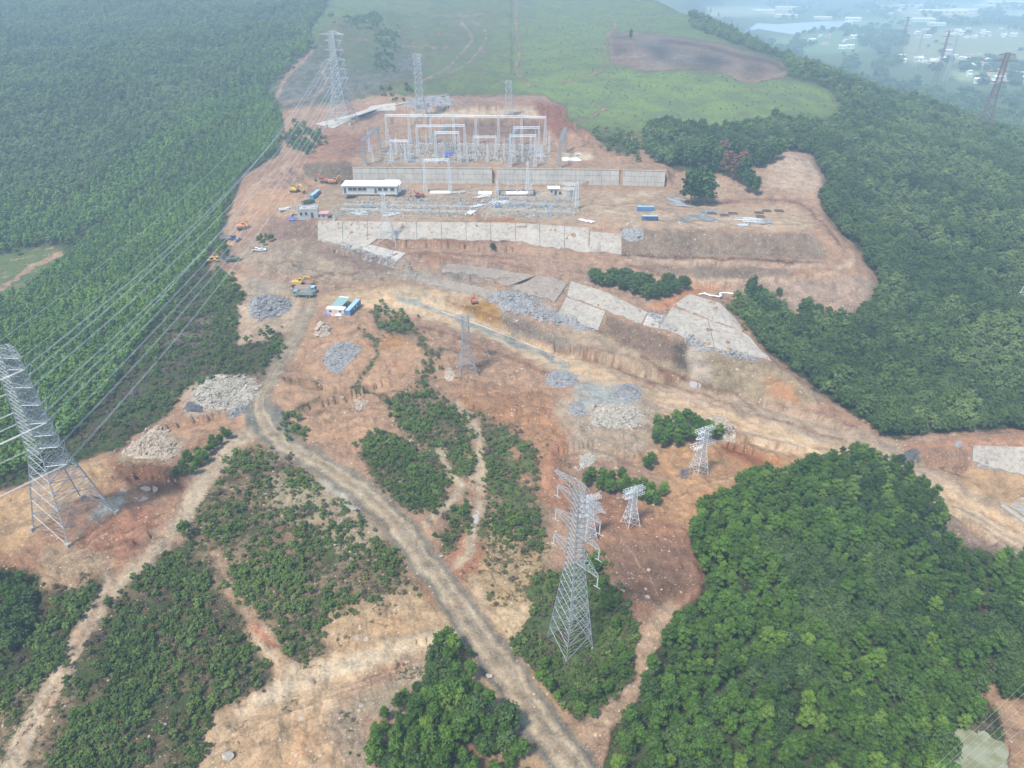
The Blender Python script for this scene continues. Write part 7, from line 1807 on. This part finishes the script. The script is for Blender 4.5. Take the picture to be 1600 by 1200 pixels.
excavator(378, 358, R(20), 'orange', 'orange excavator parked on the roadside above the grey pickup', s=1.3, reach=.6)
car(372, 376, R(70), 'grey', 'dark grey pickup below the orange excavator', 'pickup')
t_ = dump_truck(357, 375, R(5), 'dark_blue', 'dark flat lorry at the plantation edge left of the grey pickup', load='track', body='grey')
car(401, 391.5, R(10), 'white', 'left of the two white pickups parked below the green bushes', 'pickup'); car(409, 392, R(12), 'white', 'right of the two white pickups parked below the green bushes', 'pickup'); car(410, 388.5, R(5), 'grey', 'silver car parked behind the two white pickups')
roller(331, 409, R(30), 'yellow', 'yellow roller at the plantation edge, nearest the trees'); roller(341, 408.5, R(15), 'yellow', 'pale yellow roller right of the orange topped machine'); excavator(335, 404.5, R(100), 'orange', 'small orange machine between the two yellow rollers', s=.8, reach=.5)
car(350, 404.5, R(5), 'dark_blue', 'dark blue van parked right of the yellow rollers', 'pickup', 'van'); dump_truck(364, 409, R(20), 'dark_green', 'green lorry parked at the left edge of the access road', load='rust', s=.9)
dump_truck(444, 330, R(15), 'white', 'small white lorry left of the unfinished block building', load='wallgrey', s=.75); dump_truck(482, 319, R(45), 'dark_green', 'dark green mixer lorry behind the unfinished block building', load='track', s=.95)
car(459, 337, R(40), 'grey', 'grey car left of the blue tarpaulin by the block building')

# little heaps, hose, pools
g = G(766, 552); b = MB()
for k in range(40): a = random.uniform(0, 6.28); r = random.uniform(0, 3.2); b.bar((math.cos(a) * r, math.sin(a) * r * .8, 0), (math.cos(a) * r + random.uniform(-1, 1), math.sin(a) * r * .8 + random.uniform(-1, 1), random.uniform(.4, 1.6)), .12, 4)
tag(b.build('brush_heap', 'rock_dark', loc=(g.x, g.y, g.z)), 'black charred brush heap right of the slender unfinished pylon', 'brush heap')
g = G(1115, 462); b = MB(); pts = []
for k in range(60): t = k / 59; pts.append((-8 + 17 * t + 1.5 * math.sin(t * 14), 2.2 * math.sin(t * 9) + random.uniform(-.3, .3), .25 + .1 * math.sin(k)))
b.tube(pts, .35, 6); o = b.build('hose', 'roofwhite', loc=(g.x, g.y, g.z + .4)); tag(o, 'white hose snaking over the top of the second tilted concrete slope', 'hose')
for (nm, pl, mt, dp), zz in zip(POOLS, POOL_Z):
    cx, cy = sum(p[0] for p in pl) / len(pl), sum(p[1] for p in pl) / len(pl)
    pts = [Vector(PZ(cx + (p[0] - cx) * 1.12, cy + (p[1] - cy) * 1.15, zz)) for p in pl]; c = sum(pts, Vector()) / len(pts); out = []; n = len(pts)
    for i in range(n):
        p0, p1, p2, p3 = pts[i - 1], pts[i], pts[(i + 1) % n], pts[(i + 2) % n]
        for k in range(5):
            t = k / 5; out.append(.5 * (2 * p1 + (p2 - p0) * t + (2 * p0 - 5 * p1 + 4 * p2 - p3) * t * t + (3 * p1 - p0 - 3 * p2 + p3) * t ** 3))
    o = MB().add([(p.x - c.x, p.y - c.y, 0) for p in out], [tuple(range(len(out)))]).build(nm, mt, loc=(c.x, c.y, zz))
    if o.data.polygons[0].normal.z < 0: o.data.flip_normals()
    o['kind'] = 'structure'
# ------------------------------------------------------------------ far plain: lake, works, village
def plain_poly(name, poly, mat, z=-59.7):
    pts = [Vector(PZ(a, b, z)) for a, b in poly]; c = sum(pts, Vector()) / len(pts); b = MB()
    b.add([(p.x - c.x, p.y - c.y, 0) for p in pts], [tuple(range(len(pts)))]); o = b.build(name, mat, loc=(c.x, c.y, z))
    if o.data.polygons[0].normal.z < 0: o.data.flip_normals()
    o['kind'] = 'structure'; return o
plain_poly('lake_water', [(1130, 43), (1160, 40), (1180, 36), (1215, 38), (1240, 36), (1290, 33), (1335, 33), (1330, 39), (1300, 44), (1262, 48), (1240, 54), (1215, 50), (1185, 45), (1160, 50), (1140, 50)], 'lake')
def shed(px, py, Wd, D, Hh, rz, wm, rm, label, group=None, name='factory'):
    p = Vector(PZ(px, py, -60)); t = thing(name, (p.x, p.y, -60), rz, label, 'building', group)
    MB().box((0, 0, Hh / 2), (Wd, D, Hh)).build('wall', wm, t)
    MB().prism([(-D / 2 - .5, 0), (D / 2 + .5, 0), (0, Hh * .28)], -Wd / 2 - .5, Wd / 2 + .5).build('roof', rm, t).matrix_local = Matrix.Translation((0, 0, Hh)) @ Matrix.Rotation(R(90), 4, 'Z')
    for k in range(max(2, min(8, int(Wd / 12)))):
        n = max(2, min(8, int(Wd / 12))); MB().box((-Wd / 2 + (k + .5) * Wd / n, -D / 2 - .1, Hh * .55), (Wd / n * .5, .15, Hh * .25)).build('window', 'glass', t)
    return t
FC = [(1470, 22, 210, 60, 16, -8, 'factory_yellow', 'roofwhite', 'largest pale yellow factory block on the plain, right of the lake'), (1505, 20, 120, 50, 14, -8, 'white', 'roofwhite', 'long white factory just right of the largest yellow block'), (1440, 34, 90, 40, 12, -10, 'white', 'roofwhite', 'white works hall below the largest yellow block'),
      (1575, 8, 260, 90, 18, -6, 'factory_yellow', 'roofwhite', 'broad bright factory roof near the upper right corner'), (1385, 14, 120, 40, 16, -12, 'factory_yellow', 'terracotta', 'factory with a reddish roof left of the largest yellow block'), (1420, 12, 130, 30, 12, -12, 'white', 'roofwhite', 'thin white hall right of the reddish roofed factory'), (1235, 15, 150, 40, 12, -15, 'factory_yellow', 'roofwhite', 'long pale hall behind the lake on the left'),
      (1190, 20, 110, 50, 12, -15, 'factory_yellow', 'roofwhite', 'pale hall at the far left of the plain above the lake'), (1228, 27, 90, 40, 10, -15, 'factory_yellow', 'roofwhite', 'low pale shed on the left lake shore'), (1285, 30, 70, 25, 9, -15, 'white', 'roofwhite', 'small pale shed in the middle of the lake shore'), (1332, 33, 60, 28, 12, -15, 'white', 'roofwhite', 'bright white building at the right tip of the lake'),
      (1462, 40, 60, 30, 9, -10, 'white', 'roofwhite', 'small white hall below the white works hall'), (1540, 12, 120, 40, 10, -8, 'village', 'roofwhite', 'pale hall left of the broad bright roof'), (1110, 24, 16, 10, 12, -20, 'white', 'roofwhite', 'small white house just behind the ridge at the upper left of the plain')]
for a in FC: shed(a[0], a[1], a[2], a[3], a[4], R(a[5]), a[6], a[7], a[8])
# village houses, each its own
hp = shed(1523, 108, 26, 16, 10, R(-10), 'factory_yellow', 'roofwhite', 'yellow two storey house standing alone on the plain near the right edge', name='house')
proto = None
hs = [(1490 + random.uniform(-70, 110), 46 + random.uniform(0, 14)) for _ in range(40)] + [(1560 + random.uniform(-50, 60), 118 + random.uniform(-8, 14)) for _ in range(24)] + [(1480 + random.uniform(-90, 60), 92 + random.uniform(-10, 12)) for _ in range(22)] + [(1330 + random.uniform(-80, 60), 62 + random.uniform(-6, 14)) for _ in range(18)] + [(1470 + random.uniform(-120, 140), 12 + random.uniform(-6, 12)) for _ in range(26)]
for i, (a, b) in enumerate(hs):
    p = Vector(PZ(a, b, -60)); s = random.uniform(.7, 1.5)
    if proto is None: proto = shed(a, b, 13, 9, 5, .2, 'village', 'terracotta', 'small village house with a faded roof on the hazy plain beyond the ridge', 'village houses on the plain', 'house')
    elif i == 1: proto2 = shed(a, b, 14, 9, 6, .5, 'white', 'roofwhite', 'small pale roofed village house on the hazy plain beyond the ridge', 'pale houses on the plain', 'house')
    else:
        src = proto if random.random() < .45 else proto2
        dup(src, (p.x, p.y, -60), random.uniform(-.6, .6), src['label'], src['group'], s=s)
# trees of the plain
def plain_trees():
    n = 14000
    px = RNG.uniform(1085, 1640, n); py = RNG.uniform(-8, 205, n)
    n2 = fbm(px, py * 2.2, 26, 3, 12)
    d = (n2 > .12) & (RNG.uniform(0, 1, n) < .55)
    keep = []
    lake = poly_mask([(1130, 40), (1180, 33), (1290, 30), (1340, 31), (1332, 42), (1262, 51), (1240, 57), (1185, 50), (1140, 53)], 0)
    field = poly_mask([(1415, 58), (1600, 52), (1600, 92), (1420, 96)], 0)
    clump = poly_mask([(1355, 55), (1420, 52), (1418, 66), (1352, 68)], 0)
    d = d & (msample(lake, px, py) < .5) & ((msample(field, px, py) < .5) | (RNG.uniform(0, 1, n) < .06)) | (msample(clump, px, py) > .5)
    px, py = px[d], py[d]
    w = (600 - py) / FPX; u = (px - 800) / FPX; dy = CT + w * ST; dz = -ST + w * CT; t = (-60 - CAM_H) / dz
    X, Y = u * t, dy * t; Zg = H(X, Y); ok = (Zg < -57) & (t > 0) & (Y < 6500)
    P = np.stack([X[ok], Y[ok], Zg[ok]], 1)
    sc = np.interp(np.hypot(P[:, 0], P[:, 1]), [1000, 2500, 6000], [1.5, 2.4, 3.6]) * RNG.uniform(.6, 1.3, len(P))
    S3 = np.stack([sc * 1.3, sc * 1.3, sc * .85], 1)
    stuff('plain_trees', P, S3, CR['far'], 'hazy tree groves and hedges scattered over the far plain', 'trees')
plain_trees()
# ------------------------------------------------------------------ haze
def haze():
    b = MB()
    b.box((0, 6450, 225), (28000, 13300, 575 + 0.0))
    t = NT_('haze_air')
    v = t.n('ShaderNodeVolumePrincipled')
    v.inputs['Color'].default_value = (.58, .81, 1.0, 1)
    v.inputs['Density'].default_value = HAZE_DENSITY
    v.inputs['Anisotropy'].default_value = 0.0
    t.t.links.new(v.outputs[0], t.out.inputs['Volume'])
    M['haze'] = t.m
    o = b.build('haze', 'haze'); o['kind'] = 'stuff'; o['label'] = 'thin pale blue haze over the far hills'; o['category'] = 'haze'
haze()
print('objects', len(bpy.data.objects))
